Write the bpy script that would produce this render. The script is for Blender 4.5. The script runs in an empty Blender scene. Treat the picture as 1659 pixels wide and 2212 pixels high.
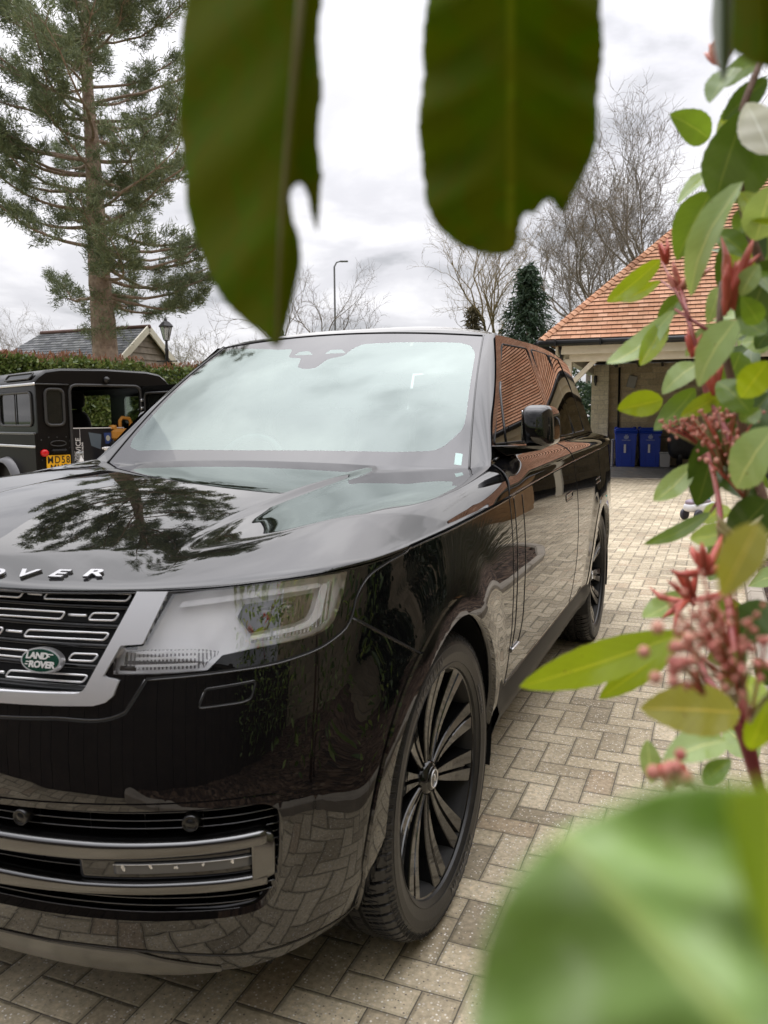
import bpy, bmesh, math, random
import numpy as np
from mathutils import Vector, Matrix
R_ = math.radians
PI = math.pi
scene = bpy.context.scene
col = scene.collection
random.seed(7)
rng = np.random.default_rng(7)

# ------------------------------------------------------------------ camera
CAM_H = 1.377
PITCH, ROLL = R_(6.72), R_(-0.46)
cam_d = bpy.data.cameras.new('camera')
cam = bpy.data.objects.new('camera', cam_d)
col.objects.link(cam)
_right = Vector((1, 0, 0))
_fwd = Vector((0, math.cos(PITCH), -math.sin(PITCH)))
_down = -_right.cross(_fwd)
_cx = _right * math.cos(ROLL) - _down * math.sin(ROLL)
_cd = _right * math.sin(ROLL) + _down * math.cos(ROLL)
_m = Matrix((_cx, -_cd, -_fwd)).transposed().to_4x4()
_m.translation = (0, 0, CAM_H)
cam.matrix_world = _m
cam_d.sensor_fit = 'VERTICAL'
cam_d.sensor_height = 34.6
cam_d.sensor_width = 25.95
cam_d.lens = 1736 / 2212 * 34.6
cam_d.clip_start = 0.01
cam_d.clip_end = 3000
cam_d.dof.use_dof = True
cam_d.dof.focus_distance = 4.2
cam_d.dof.aperture_fstop = 7.5
scene.camera = cam

# ------------------------------------------------------------------ sky, sun
world = bpy.data.worlds.new('World')
scene.world = world
world.use_nodes = True
wn, wl = world.node_tree.nodes, world.node_tree.links
wn.clear()
SUN_EL, SUN_AZ = R_(50), R_(30)      # azimuth clockwise from +Y
sky = wn.new('ShaderNodeTexSky')
sky.sky_type = 'NISHITA'
sky.sun_disc = False
sky.sun_elevation = SUN_EL
sky.sun_rotation = SUN_AZ
bg = wn.new('ShaderNodeBackground')
bg.inputs['Strength'].default_value = 0.10
wo = wn.new('ShaderNodeOutputWorld')
tc = wn.new('ShaderNodeTexCoord')
sep = wn.new('ShaderNodeSeparateXYZ')
wl.new(tc.outputs['Generated'], sep.inputs[0])
# cloud sheet: project the direction onto a flat layer
addz = wn.new('ShaderNodeMath'); addz.operation = 'ADD'; addz.inputs[1].default_value = 0.22
absz = wn.new('ShaderNodeMath'); absz.operation = 'ABSOLUTE'
wl.new(sep.outputs['Z'], absz.inputs[0]); wl.new(absz.outputs[0], addz.inputs[0])
dx = wn.new('ShaderNodeMath'); dx.operation = 'DIVIDE'
dy = wn.new('ShaderNodeMath'); dy.operation = 'DIVIDE'
wl.new(sep.outputs['X'], dx.inputs[0]); wl.new(addz.outputs[0], dx.inputs[1])
wl.new(sep.outputs['Y'], dy.inputs[0]); wl.new(addz.outputs[0], dy.inputs[1])
cmb = wn.new('ShaderNodeCombineXYZ')
wl.new(dx.outputs[0], cmb.inputs[0]); wl.new(dy.outputs[0], cmb.inputs[1])
n1 = wn.new('ShaderNodeTexNoise'); n1.inputs['Scale'].default_value = 1.7
n1.inputs['Detail'].default_value = 7; n1.inputs['Roughness'].default_value = 0.52
n1.inputs['Distortion'].default_value = 0.25
wl.new(cmb.outputs[0], n1.inputs['Vector'])
cr = wn.new('ShaderNodeValToRGB')
cr.color_ramp.interpolation = 'EASE'
e = cr.color_ramp.elements
e[0].position = 0.36; e[0].color = (5.2, 5.2, 5.45, 1)
e[1].position = 0.60; e[1].color = (9.9, 9.75, 10.0, 1)
el = e.new(0.47); el.color = (7.8, 7.7, 8.05, 1)
wl.new(n1.outputs['Fac'], cr.inputs[0])
mx = wn.new('ShaderNodeMix'); mx.data_type = 'RGBA'
mx.inputs[0].default_value = 0.93
wl.new(sky.outputs[0], mx.inputs[6]); wl.new(cr.outputs[0], mx.inputs[7])
# overcast skies brighten towards the zenith
lp_ = wn.new('ShaderNodeMath'); lp_.operation = 'POWER'; lp_.inputs[1].default_value = 3.0
lum = wn.new('ShaderNodeMath'); lum.operation = 'MULTIPLY_ADD'; lum.inputs[1].default_value = 2.2; lum.inputs[2].default_value = .39
fb = wn.new('ShaderNodeMath'); fb.operation = 'MULTIPLY_ADD'; fb.inputs[1].default_value = .38; fb.inputs[2].default_value = 1.0   # brighter towards the hidden sun
wl.new(sep.outputs['Y'], fb.inputs[0])
lm2 = wn.new('ShaderNodeMath'); lm2.operation = 'MULTIPLY'; wl.new(lum.outputs[0], lm2.inputs[0]); wl.new(fb.outputs[0], lm2.inputs[1])
wl.new(absz.outputs[0], lp_.inputs[0]); wl.new(lp_.outputs[0], lum.inputs[0])
vm = wn.new('ShaderNodeVectorMath'); vm.operation = 'SCALE'
wl.new(mx.outputs[2], vm.inputs[0]); wl.new(lm2.outputs[0], vm.inputs['Scale'])
wl.new(vm.outputs[0], bg.inputs['Color'])
wl.new(bg.outputs[0], wo.inputs[0])

sun_d = bpy.data.lights.new('sun', 'SUN')
sun_d.energy = 0.5
sun_d.angle = R_(110)
sun_d.color = (1.0, 0.95, 0.88)
sun = bpy.data.objects.new('sun', sun_d)
col.objects.link(sun)
_sd = Vector((math.sin(SUN_AZ) * math.cos(SUN_EL), math.cos(SUN_AZ) * math.cos(SUN_EL), math.sin(SUN_EL)))
sun.rotation_euler = _sd.to_track_quat('Z', 'Y').to_euler()
sun.location = (0, 0, 20)

scene.view_settings.view_transform = 'Standard'
scene.view_settings.look = 'None'
scene.view_settings.gamma = 1
scene.view_settings.exposure = 1.0
scene.render.engine = 'CYCLES'
scene.cycles.max_bounces = 8
scene.cycles.transparent_max_bounces = 16
scene.cycles.sample_clamp_indirect = 6
scene.cycles.use_denoising = True

# ------------------------------------------------------------------ materials
def M(name, color=(.5, .5, .5), rough=.5, metal=0, ior=1.5, **kw):
    m = bpy.data.materials.new(name)
    m.use_nodes = True
    b = m.node_tree.nodes['Principled BSDF']
    b.inputs['Base Color'].default_value = (*color, 1)
    b.inputs['Roughness'].default_value = rough
    b.inputs['Metallic'].default_value = metal
    b.inputs['IOR'].default_value = ior
    for k, v in kw.items():
        b.inputs[k.replace('_', ' ')].default_value = v
    return m

class NT:
    """tiny node helper"""
    def __init__(s, m):
        s.m = m; s.n = m.node_tree.nodes; s.l = m.node_tree.links
        s.b = s.n.get('Principled BSDF')
    def new(s, t, **kw):
        x = s.n.new(t)
        for k, v in kw.items():
            setattr(x, k, v)
        return x
    def put(s, sock, v):
        if isinstance(v, bpy.types.NodeSocket): s.l.new(v, sock)
        elif v is not None: sock.default_value = v
    def math(s, op, a, b=None, c=None, clamp=False):
        x = s.new('ShaderNodeMath', operation=op); x.use_clamp = clamp
        for i, v in enumerate((a, b, c)):
            if v is not None: s.put(x.inputs[i], v)
        return x.outputs[0]
    def coord(s, kind='Object'):
        return s.new('ShaderNodeTexCoord').outputs[kind]
    def mapping(s, v, scale=(1, 1, 1), rot=(0, 0, 0), loc=(0, 0, 0)):
        x = s.new('ShaderNodeMapping'); s.l.new(v, x.inputs[0])
        x.inputs['Scale'].default_value = scale; x.inputs['Rotation'].default_value = rot
        x.inputs['Location'].default_value = loc
        return x.outputs[0]
    def noise(s, v, scale, detail=3, rough=.5, dist=0):
        x = s.new('ShaderNodeTexNoise'); s.put(x.inputs['Vector'], v)
        x.inputs['Scale'].default_value = scale; x.inputs['Detail'].default_value = detail
        x.inputs['Roughness'].default_value = rough; x.inputs['Distortion'].default_value = dist
        return x.outputs['Fac']
    def ramp(s, f, stops, interp='LINEAR'):
        x = s.new('ShaderNodeValToRGB'); s.l.new(f, x.inputs[0])
        x.color_ramp.interpolation = interp
        e = x.color_ramp.elements
        while len(e) < len(stops): e.new(.5)
        for q, (p, c) in zip(e, stops):
            q.position = p; q.color = (*c, 1) if len(c) == 3 else c
        return x.outputs[0]
    def mix(s, f, a, b, blend='MIX'):
        x = s.new('ShaderNodeMix', data_type='RGBA', blend_type=blend)
        s.put(x.inputs[0], f)
        for i, v in ((6, a), (7, b)):
            if isinstance(v, tuple): v = (*v, 1) if len(v) == 3 else v
            s.put(x.inputs[i], v)
        return x.outputs[2]
    def bump(s, h, strength=.3, dist=.01, normal=None):
        x = s.new('ShaderNodeBump'); s.l.new(h, x.inputs['Height'])
        x.inputs['Strength'].default_value = strength; x.inputs['Distance'].default_value = dist
        if normal is not None: s.l.new(normal, x.inputs['Normal'])
        return x.outputs[0]

def noisy(name, c1, c2, scale=5, rough=.7, detail=4, bump=.2, bscale=None, bdist=.01, coord='Object', **kw):
    m = M(name, c1, rough, **kw); t = NT(m)
    v = t.coord(coord)
    f = t.noise(v, scale, detail, .6)
    t.l.new(t.ramp(f, [(.3, c1), (.7, c2)]), t.b.inputs['Base Color'])
    if bump:
        t.l.new(t.bump(t.noise(v, bscale or scale * 4, 4, .6), bump, bdist), t.b.inputs['Normal'])
    return m

# ------------------------------------------------------------------ objects
def tag(o, label=None, cat=None, group=None, kind=None):
    if label: o['label'] = label
    if cat: o['category'] = cat
    if group: o['group'] = group
    if kind: o['kind'] = kind
    return o

def empty(name, loc=(0, 0, 0), rz=0, label=None, cat=None, group=None):
    o = bpy.data.objects.new(name, None)
    o.empty_display_size = .2
    col.objects.link(o)
    o.location = loc; o.rotation_euler = (0, 0, rz)
    return tag(o, label, cat, group)

def link(name, me, parent=None, loc=None, rot=None):
    o = bpy.data.objects.new(name, me)
    col.objects.link(o)
    if parent: o.parent = parent
    if loc is not None: o.location = loc
    if rot is not None: o.rotation_euler = rot
    return o

def mesh_np(name, V, F, mats, smooth=True, fm=None, normals=None):
    """V (n,3) array, F list or (m,k) array of equal sized or mixed faces"""
    me = bpy.data.meshes.new(name)
    V = np.asarray(V, dtype=np.float32).reshape(-1, 3)
    if isinstance(F, np.ndarray):
        k = F.shape[1]; nf = F.shape[0]
        me.vertices.add(len(V)); me.vertices.foreach_set('co', V.ravel())
        me.loops.add(nf * k); me.loops.foreach_set('vertex_index', F.astype(np.int32).ravel())
        me.polygons.add(nf)
        me.polygons.foreach_set('loop_start', np.arange(0, nf * k, k, dtype=np.int32))
        me.polygons.foreach_set('loop_total', np.full(nf, k, dtype=np.int32))
        me.update(calc_edges=True)
    else:
        me.from_pydata(V.tolist(), [], F)
    for m in (mats if isinstance(mats, (list, tuple)) else [mats]): me.materials.append(m)
    if fm is not None: me.polygons.foreach_set('material_index', np.asarray(fm, dtype=np.int32))
    me.polygons.foreach_set('use_smooth', np.full(len(me.polygons), bool(smooth)))
    me.update()
    if normals is not None:
        me.normals_split_custom_set_from_vertices([tuple(x) for x in normals])
    return me

class MB:
    """collects shapes into one mesh"""
    def __init__(s):
        s.v = []; s.f = []; s.m = []; s.mats = []; s.sm = []
    def _mi(s, mat):
        if mat not in s.mats: s.mats.append(mat)
        return s.mats.index(mat)
    def add(s, V, F, mat, smooth=False):
        o = len(s.v)
        s.v += [tuple(float(c) for c in p) for p in V]
        s.f += [tuple(int(i) + o for i in f) for f in F]
        k = s._mi(mat)
        s.m += [k] * len(F); s.sm += [smooth] * len(F)
        return s
    def box(s, c, size, mat, rot=None, bevel=0):
        hx, hy, hz = (x / 2 for x in size)
        if bevel:
            b = min(bevel, hx * .9, hy * .9, hz * .9)
            V = []
            idx = {}
            for sx in (-1, 1):
                for sy in (-1, 1):
                    for sz in (-1, 1):
                        for ax in range(3):
                            p = [sx * hx, sy * hy, sz * hz]
                            for q in range(3):
                                if q != ax: p[q] -= (sx, sy, sz)[q] * b
                            idx[(sx, sy, sz, ax)] = len(V); V.append(p)
            F = []
            for ax in range(3):
                u, w = [q for q in range(3) if q != ax]
                for sg in (-1, 1):
                    ring = []
                    for (a, bb) in ((-1, -1), (1, -1), (1, 1), (-1, 1)):
                        k = [0, 0, 0]; k[ax] = sg; k[u] = a; k[w] = bb
                        ring.append(idx[(*k, ax)])
                    F.append(ring)
                for a in (-1, 1):
                    for bb in (-1, 1):
                        k1 = [0, 0, 0]; k2 = [0, 0, 0]
                        k1[u] = k2[u] = a; k1[w] = k2[w] = bb; k1[ax] = -1; k2[ax] = 1
                        F.append([idx[(*k1, u)], idx[(*k2, u)], idx[(*k2, w)], idx[(*k1, w)]])
            for sx in (-1, 1):
                for sy in (-1, 1):
                    for sz in (-1, 1):
                        F.append([idx[(sx, sy, sz, q)] for q in range(3)])
        else:
            V = [(x, y, z) for x in (-hx, hx) for y in (-hy, hy) for z in (-hz, hz)]
            F = [(0, 1, 3, 2), (4, 6, 7, 5), (0, 4, 5, 1), (2, 3, 7, 6), (0, 2, 6, 4), (1, 5, 7, 3)]
        if rot is not None: V = [rot @ Vector(p) for p in V]
        V = [(p[0] + c[0], p[1] + c[1], p[2] + c[2]) for p in V]
        return s.add(V, F, mat)
    def tube(s, pts, r, mat, n=8, closed=False, cap=True, smooth=True):
        pts = [Vector(p) for p in pts]
        rs = r if isinstance(r, (list, tuple)) else [r] * len(pts)
        V = []; F = []
        N = len(pts)
        up = None
        for i, p in enumerate(pts):
            if closed: d = pts[(i + 1) % N] - pts[i - 1]
            else: d = pts[min(i + 1, N - 1)] - pts[max(i - 1, 0)]
            if d.length < 1e-9: d = Vector((0, 0, 1))
            d.normalize()
            if up is None:
                up = Vector((0, 0, 1)) if abs(d.z) < .9 else Vector((1, 0, 0))
            a = d.cross(up)
            if a.length < 1e-6: a = d.orthogonal()
            a.normalize(); b = a.cross(d); up = b
            for k in range(n):
                t = 2 * PI * k / n
                V.append(p + (a * math.cos(t) + b * math.sin(t)) * rs[i])
        for i in range(N if closed else N - 1):
            j = (i + 1) % N
            for k in range(n):
                F.append((i * n + k, i * n + (k + 1) % n, j * n + (k + 1) % n, j * n + k))
        if cap and not closed:
            F.append(tuple(range(n))[::-1]); F.append(tuple((N - 1) * n + k for k in range(n)))
        return s.add(V, F, mat, smooth)
    def lathe(s, prof, mat, axis='Z', n=32, c=(0, 0, 0), smooth=True):
        V = []; F = []
        for (r, h) in prof:
            for k in range(n):
                t = 2 * PI * k / n
                x, y = r * math.cos(t), r * math.sin(t)
                p = {'Z': (x, y, h), 'X': (h, x, y), 'Y': (x, h, y)}[axis]
                V.append((p[0] + c[0], p[1] + c[1], p[2] + c[2]))
        for i in range(len(prof) - 1):
            for k in range(n):
                q = (i * n + k, i * n + (k + 1) % n, (i + 1) * n + (k + 1) % n, (i + 1) * n + k)
                F.append(q)
        return s.add(V, F, mat, smooth)
    def prism(s, poly, depth, mat, axis='Y', off=0, smooth=False):
        """poly 2-D points extruded along axis"""
        n = len(poly)
        V = []
        for d in (off, off + depth):
            for (a, b) in poly:
                V.append({'Y': (a, d, b), 'X': (d, a, b), 'Z': (a, b, d)}[axis])
        F = [tuple(range(n))[::-1], tuple(range(n, 2 * n))]
        for i in range(n):
            j = (i + 1) % n
            F.append((i, j, n + j, n + i))
        return s.add(V, F, mat, smooth)
    def mesh(s, me, mat, mw=None):
        V = [(mw @ v.co if mw else v.co) for v in me.vertices]
        return s.add(V, [tuple(p.vertices) for p in me.polygons], mat)
    def build(s, name, parent=None, loc=None, rot=None, bevel=0, recalc=True):
        me = bpy.data.meshes.new(name)
        me.from_pydata(s.v, [], s.f)
        for m in s.mats: me.materials.append(m)
        me.polygons.foreach_set('material_index', s.m)
        me.polygons.foreach_set('use_smooth', s.sm)
        if recalc:
            bm = bmesh.new(); bm.from_mesh(me)
            bmesh.ops.recalc_face_normals(bm, faces=bm.faces)
            bm.to_mesh(me); bm.free()
        me.update()
        o = link(name, me, parent, loc, rot)
        if bevel:
            b = o.modifiers.new('bevel', 'BEVEL'); b.width = bevel; b.segments = 2; b.limit_method = 'ANGLE'
            b.angle_limit = R_(40)
        return o

def text_mesh(txt, size=1, extrude=0, offset=0, shear=0, spacing=1, align='CENTER', sx=1):
    cu = bpy.data.curves.new('text', 'FONT')
    cu.body = txt; cu.size = size; cu.extrude = extrude; cu.offset = offset; cu.shear = shear
    cu.space_character = spacing; cu.align_x = align; cu.align_y = 'CENTER'
    cu.resolution_u = 4
    o = bpy.data.objects.new('text', cu)
    col.objects.link(o)
    dg = bpy.context.evaluated_depsgraph_get(); dg.update()
    me = bpy.data.meshes.new_from_object(o.evaluated_get(dg))
    bpy.data.objects.remove(o); bpy.data.curves.remove(cu)
    if sx != 1:
        for v in me.vertices: v.co.x *= sx
    return me

def cspline(x, y, xq):
    x = np.asarray(x, float); y = np.asarray(y, float); xq = np.asarray(xq, float)
    d = np.gradient(y, x) if y.ndim == 1 else np.stack([np.gradient(y[:, k], x) for k in range(y.shape[1])], 1)
    i = np.clip(np.searchsorted(x, xq, side='right') - 1, 0, len(x) - 2)
    hh = x[i + 1] - x[i]; t = np.clip((xq - x[i]) / hh, -.5, 1.5)
    if y.ndim > 1: hh = hh[..., None]; t = t[..., None]
    return (2*t**3-3*t**2+1)*y[i]+(t**3-2*t**2+t)*hh*d[i]+(-2*t**3+3*t**2)*y[i+1]+(t**3-t**2)*hh*d[i+1]

def sstep(x, a, b):
    t = np.clip((np.asarray(x, float) - a) / (b - a), 0, 1)
    return t * t * (3 - 2 * t)

def inpoly(X, Y, poly):
    poly = np.asarray(poly, float); r = np.zeros(X.shape, bool)
    n = len(poly)
    for i in range(n):
        x1, y1 = poly[i]; x2, y2 = poly[(i + 1) % n]
        if y1 == y2: continue
        c = ((Y < y1) != (Y < y2)) & (X < (x2 - x1) * (Y - y1) / (y2 - y1) + x1)
        r ^= c
    return r

def nearest(px, py, poly):
    poly = np.asarray(poly, float); n = len(poly)
    best = np.full(px.shape, 1e9); bx = px.copy(); by = py.copy()
    for i in range(n):
        a = poly[i]; d = poly[(i + 1) % n] - a
        L = (d ** 2).sum()
        if L < 1e-12: continue
        t = np.clip(((px - a[0]) * d[0] + (py - a[1]) * d[1]) / L, 0, 1)
        qx, qy = a[0] + t * d[0], a[1] + t * d[1]
        e = (px - qx) ** 2 + (py - qy) ** 2
        m = e < best
        best[m] = e[m]; bx[m] = qx[m]; by[m] = qy[m]
    return bx, by

def rnd_poly(poly, r=.01, n=4):
    """round the corners of a 2-D polygon"""
    out = []; N = len(poly)
    for i in range(N):
        p = Vector(poly[i]); a = Vector(poly[i - 1]); b = Vector(poly[(i + 1) % N])
        d1 = (a - p); d2 = (b - p)
        k = min(r, d1.length * .45, d2.length * .45)
        if k < 1e-6: out.append(tuple(p)); continue
        s, e = p + d1.normalized() * k, p + d2.normalized() * k
        for j in range(n + 1):
            t = j / n
            out.append(tuple((1 - t) ** 2 * s + 2 * t * (1 - t) * p + t * t * e))
    return out

def grid_normals(P):
    du = np.gradient(P, axis=1); dv = np.gradient(P, axis=0)
    n = np.cross(du, dv)
    n /= np.maximum(np.linalg.norm(n, axis=-1, keepdims=True), 1e-9)
    return n

# ================================================================== ground
def CW(s, t, z=0):
    """driveway axes (s back along the car, t across) -> world"""
    return Vector((-0.726 + s * math.sin(R_(22.4)) + t * math.cos(R_(22.4)), 2.449 + s * math.cos(R_(22.4)) - t * math.sin(R_(22.4)), z))
DRV = -R_(22.4)

def paving_mat(name, c_lo, c_hi, joint=(.085, .072, .055), fleck=1.0):
    m = M(name, c_lo, .8); t = NT(m)
    co = t.coord('Object')
    sp = t.new('ShaderNodeSeparateXYZ'); t.l.new(co, sp.inputs[0])
    wob = t.noise(co, 9, 2, .5)
    wx = t.math('MULTIPLY_ADD', wob, .004, sp.outputs[0]); wy = t.math('MULTIPLY_ADD', wob, -.004, sp.outputs[1])
    X = t.math('DIVIDE', wx, .1); Y = t.math('DIVIDE', wy, .1)
    i = t.math('FLOOR', X); j = t.math('FLOOR', Y)
    fx = t.math('SUBTRACT', X, i); fy = t.math('SUBTRACT', Y, j)
    k = t.math('FLOORED_MODULO', t.math('SUBTRACT', i, j), 4.0)
    eq = lambda v: t.math('COMPARE', k, float(v), .1)
    k0, k1, k2, k3 = eq(0), eq(1), eq(2), eq(3)
    # distance to each side; sides inside a block are pushed away
    dl = t.math('ADD', fx, k1); dr = t.math('ADD', t.math('SUBTRACT', 1.0, fx), k0)
    db = t.math('ADD', fy, k2); dt = t.math('ADD', t.math('SUBTRACT', 1.0, fy), k3)
    d = t.math('MINIMUM', t.math('MINIMUM', dl, dr), t.math('MINIMUM', db, dt))
    bi = t.math('SUBTRACT', i, k1); bj = t.math('SUBTRACT', j, k2)
    cid = t.new('ShaderNodeCombineXYZ'); t.l.new(bi, cid.inputs[0]); t.l.new(bj, cid.inputs[1])
    wn_ = t.new('ShaderNodeTexWhiteNoise', noise_dimensions='2D'); t.l.new(cid.outputs[0], wn_.inputs['Vector'])
    rnd = wn_.outputs['Value']
    big = t.noise(co, .55, 3, .55)
    fine = t.noise(co, 60, 4, .65)
    f1 = t.math('ADD', t.math('MULTIPLY', rnd, .55), t.math('MULTIPLY', big, .5))
    base = t.ramp(f1, [(.12, tuple(c * .55 for c in c_lo)), (.32, c_lo), (.75, c_hi)])
    stain = t.ramp(t.noise(t.mapping(co, (1, 1, 1), loc=(3, 1, 0)), 1.3, 5, .7), [(.38, (.62, .60, .55)), (.55, (1, 1, 1))])
    base = t.mix(.7, base, stain, 'MULTIPLY')
    warm = t.math('GREATER_THAN', wn_.outputs['Color'] if False else rnd, .93)
    base = t.mix(t.math('MULTIPLY', warm, .5), base, (.30, .20, .12))
    base = t.mix(.55, base, t.ramp(fine, [(.3, (.35, .34, .32)), (.5, (.8, .8, .8)), (.72, (1.35, 1.3, 1.25))]), 'MULTIPLY')
    # aggregate flecks
    vo = t.new('ShaderNodeTexVoronoi'); vo.inputs['Scale'].default_value = 120
    wv_ = t.new('ShaderNodeVectorMath', operation='ADD'); t.l.new(co, wv_.inputs[0]); 
    t.l.new(co, vo.inputs['Vector'])
    col_ = t.new('ShaderNodeSeparateColor'); t.l.new(vo.outputs['Color'], col_.inputs[0])
    pick = t.math('GREATER_THAN', col_.outputs[0], .58)
    spot = t.math('MULTIPLY', t.math('LESS_THAN', vo.outputs['Distance'], .33), pick)
    fc = t.ramp(col_.outputs[1], [(.0, (.10, .085, .07)), (.22, (.30, .25, .20)), (.45, (.62, .56, .47)), (1, (.95, .93, .88))])
    base = t.mix(t.math('MULTIPLY', spot, .92 * fleck), base, fc)
    moss = t.math('MULTIPLY', t.math('LESS_THAN', d, .10), t.noise(co, 2.2, 3, .6))
    base = t.mix(t.math('MULTIPLY', moss, .5), base, (.10, .095, .05))
    jm = t.math('SUBTRACT', 1.0, t.math('SMOOTHSTEP', d, .012, .045) if False else t.new('ShaderNodeMapRange').outputs[0]) if False else None
    mr = t.new('ShaderNodeMapRange', interpolation_type='SMOOTHSTEP'); t.l.new(d, mr.inputs[0])
    mr.inputs['From Min'].default_value = .008; mr.inputs['From Max'].default_value = .026
    base = t.mix(mr.outputs[0], joint, base)
    t.l.new(base, t.b.inputs['Base Color'])
    mr2 = t.new('ShaderNodeMapRange', interpolation_type='SMOOTHSTEP'); t.l.new(d, mr2.inputs[0])
    mr2.inputs['From Min'].default_value = .008; mr2.inputs['From Max'].default_value = .085
    tilt = t.math('MULTIPLY', t.math('MULTIPLY', t.math('SUBTRACT', rnd, .5), fx), .12)
    h = t.math('ADD', t.math('ADD', mr2.outputs[0], t.math('MULTIPLY', fine, .22)), t.math('MULTIPLY', rnd, .25))
    h = t.math('ADD', h, tilt)
    t.l.new(t.bump(h, .55, .006), t.b.inputs['Normal'])
    t.l.new(t.ramp(fine, [(.3, (.9, .9, .9)), (.8, (.6, .6, .6))]), t.b.inputs['Roughness'])
    return m
PAVE = paving_mat('block_paving', (.46, .385, .265), (.68, .58, .41))
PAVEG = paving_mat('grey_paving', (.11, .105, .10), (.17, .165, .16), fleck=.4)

def sheet(name, pts, z, mat, kind='structure', sub=0, parent=None):
    """polygon in drive axes (s,t) laid flat; object axes follow the drive"""
    me = bpy.data.meshes.new(name)
    me.from_pydata([(t, s, 0) for s, t in pts], [], [tuple(range(len(pts)))])
    me.materials.append(mat)
    o = link(name, me); o.location = CW(0, 0, z); o.rotation_euler = (0, 0, DRV)
    if me.polygons[0].normal.z < 0: me.flip_normals()
    o['kind'] = kind
    return o
GRASS = noisy('lawn_grass', (.045, .07, .02), (.085, .11, .035), 3, .9, bump=.6, bscale=60, bdist=.03)
g0 = bpy.data.meshes.new('ground'); g0.from_pydata([(-700, -700, -.012), (700, -700, -.012), (700, 900, -.012), (-700, 900, -.012)], [], [(0, 1, 2, 3)])
g0.materials.append(GRASS); tag(link('ground', g0), kind='structure')
sheet('driveway', [(-14, -14), (16.2, -14), (16.2, 14), (-14, 14)], 0, PAVE)
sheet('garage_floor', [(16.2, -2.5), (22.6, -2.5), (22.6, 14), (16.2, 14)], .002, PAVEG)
CONC = noisy('concrete_edging', (.30, .26, .21), (.42, .37, .30), 6, .85, bump=.3, bscale=50, bdist=.004)
ke = MB(); ke.box((5.6, 16.2, .012), (16.0, .12, .02), CONC, bevel=.005); o_ = ke.build('path_edging', None, CW(0, 0, 0), (0, 0, DRV)); tag(o_, kind='structure')

# bark bed with a pale kerb beside the drive
BARK = M('bark_mulch', (.05, .03, .018), .9); t_ = NT(BARK); co_ = t_.coord()
vo_ = t_.new('ShaderNodeTexVoronoi'); vo_.inputs['Scale'].default_value = 26; vo_.inputs['Randomness'].default_value = 1
t_.l.new(t_.mapping(co_, (1, .45, 1), (0, 0, .7)), vo_.inputs['Vector'])
t_.l.new(t_.ramp(vo_.outputs['Color'], [(.1, (.018, .010, .006)), (.45, (.06, .034, .020)), (.8, (.15, .095, .06)), (1, (.26, .19, .13))]), t_.b.inputs['Base Color'])
t_.l.new(t_.bump(vo_.outputs['Distance'], 1.0, .03), t_.b.inputs['Normal'])
def kerb_line(pts, name='kerb'):
    mb = MB()
    for (s0, t0), (s1, t1) in zip(pts[:-1], pts[1:]):
        L = math.hypot(s1 - s0, t1 - t0); n = max(1, round(L / .6))
        ang = math.atan2(s1 - s0, t1 - t0)
        for k in range(n):
            f = (k + .5) / n
            c = (t0 + (t1 - t0) * f, s0 + (s1 - s0) * f, .03)
            mb.box(c, (L / n - .006, .12, .14), CONC, rot=Matrix.Rotation(ang, 3, 'Z'), bevel=.02)
    o = mb.build(name, None, CW(0, 0, 0), (0, 0, DRV)); tag(o, kind='structure'); return o
KPTS = [(-2.66, .35), (-2.3, .75), (-1.8, 1.30), (-1.2, 1.82), (-.7, 1.92), (5.6, 1.92), (6.3, 2.1), (6.8, 2.6), (7.0, 3.6), (7.0, 9)]
kerb_line(KPTS)
def bed(name, pts, amp=.05):
    me = bpy.data.meshes.new(name); bm = bmesh.new()
    xs = [p[1] for p in pts]; ys = [p[0] for p in pts]
    A_, Z_ = np.meshgrid(np.arange(min(xs), max(xs), .12), np.arange(min(ys), max(ys), .12), indexing='ij')
    lab_ = np.zeros((A_.shape[0]-1, A_.shape[1]-1), int)
    A_, Z_, lab_ = cut_simple(A_, Z_, [(x, y) for y, x in pts], lab_)
    H = .035 + amp * (np.sin(A_ * 2.1 + 1) * np.cos(Z_ * 1.7) * .5 + .5) + rng.uniform(0, .02, A_.shape)
    V = np.stack([A_, Z_, H], -1)
    n, m = A_.shape; I, J = np.nonzero(lab_ == 1); v = lambda i, j: i * m + j
    F = np.stack([v(I, J), v(I+1, J), v(I+1, J+1), v(I, J+1)], 1)
    me = mesh_np(name, V.reshape(-1, 3), F, BARK, True)
    o = link(name, me); o.location = CW(0, 0, 0); o.rotation_euler = (0, 0, DRV); o['kind'] = 'structure'
    return o
def cut_simple(A, Z, poly, lab):
    cx = (A[1:, 1:] + A[:-1, :-1]) / 2; cz = (Z[1:, 1:] + Z[:-1, :-1]) / 2
    lab[inpoly(cx, cz, poly)] = 1
    return A, Z, lab
bed('flower_bed', [(-3.56, .4), (-2.66, .42), (-2.32, .82), (-1.82, 1.37), (-1.2, 1.88), (-.7, 1.98), (5.6, 1.98), (6.25, 2.15), (6.72, 2.65), (6.9, 3.6), (6.9, 4.88), (-3.56, 4.88)])

# ================================================================== the black SUV
TH = R_(22.40)
CAR = empty('suv', (-0.726, 2.449, 0), -TH,
            'large glossy black luxury SUV parked nose to the camera on the block paving', 'suv')

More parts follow.
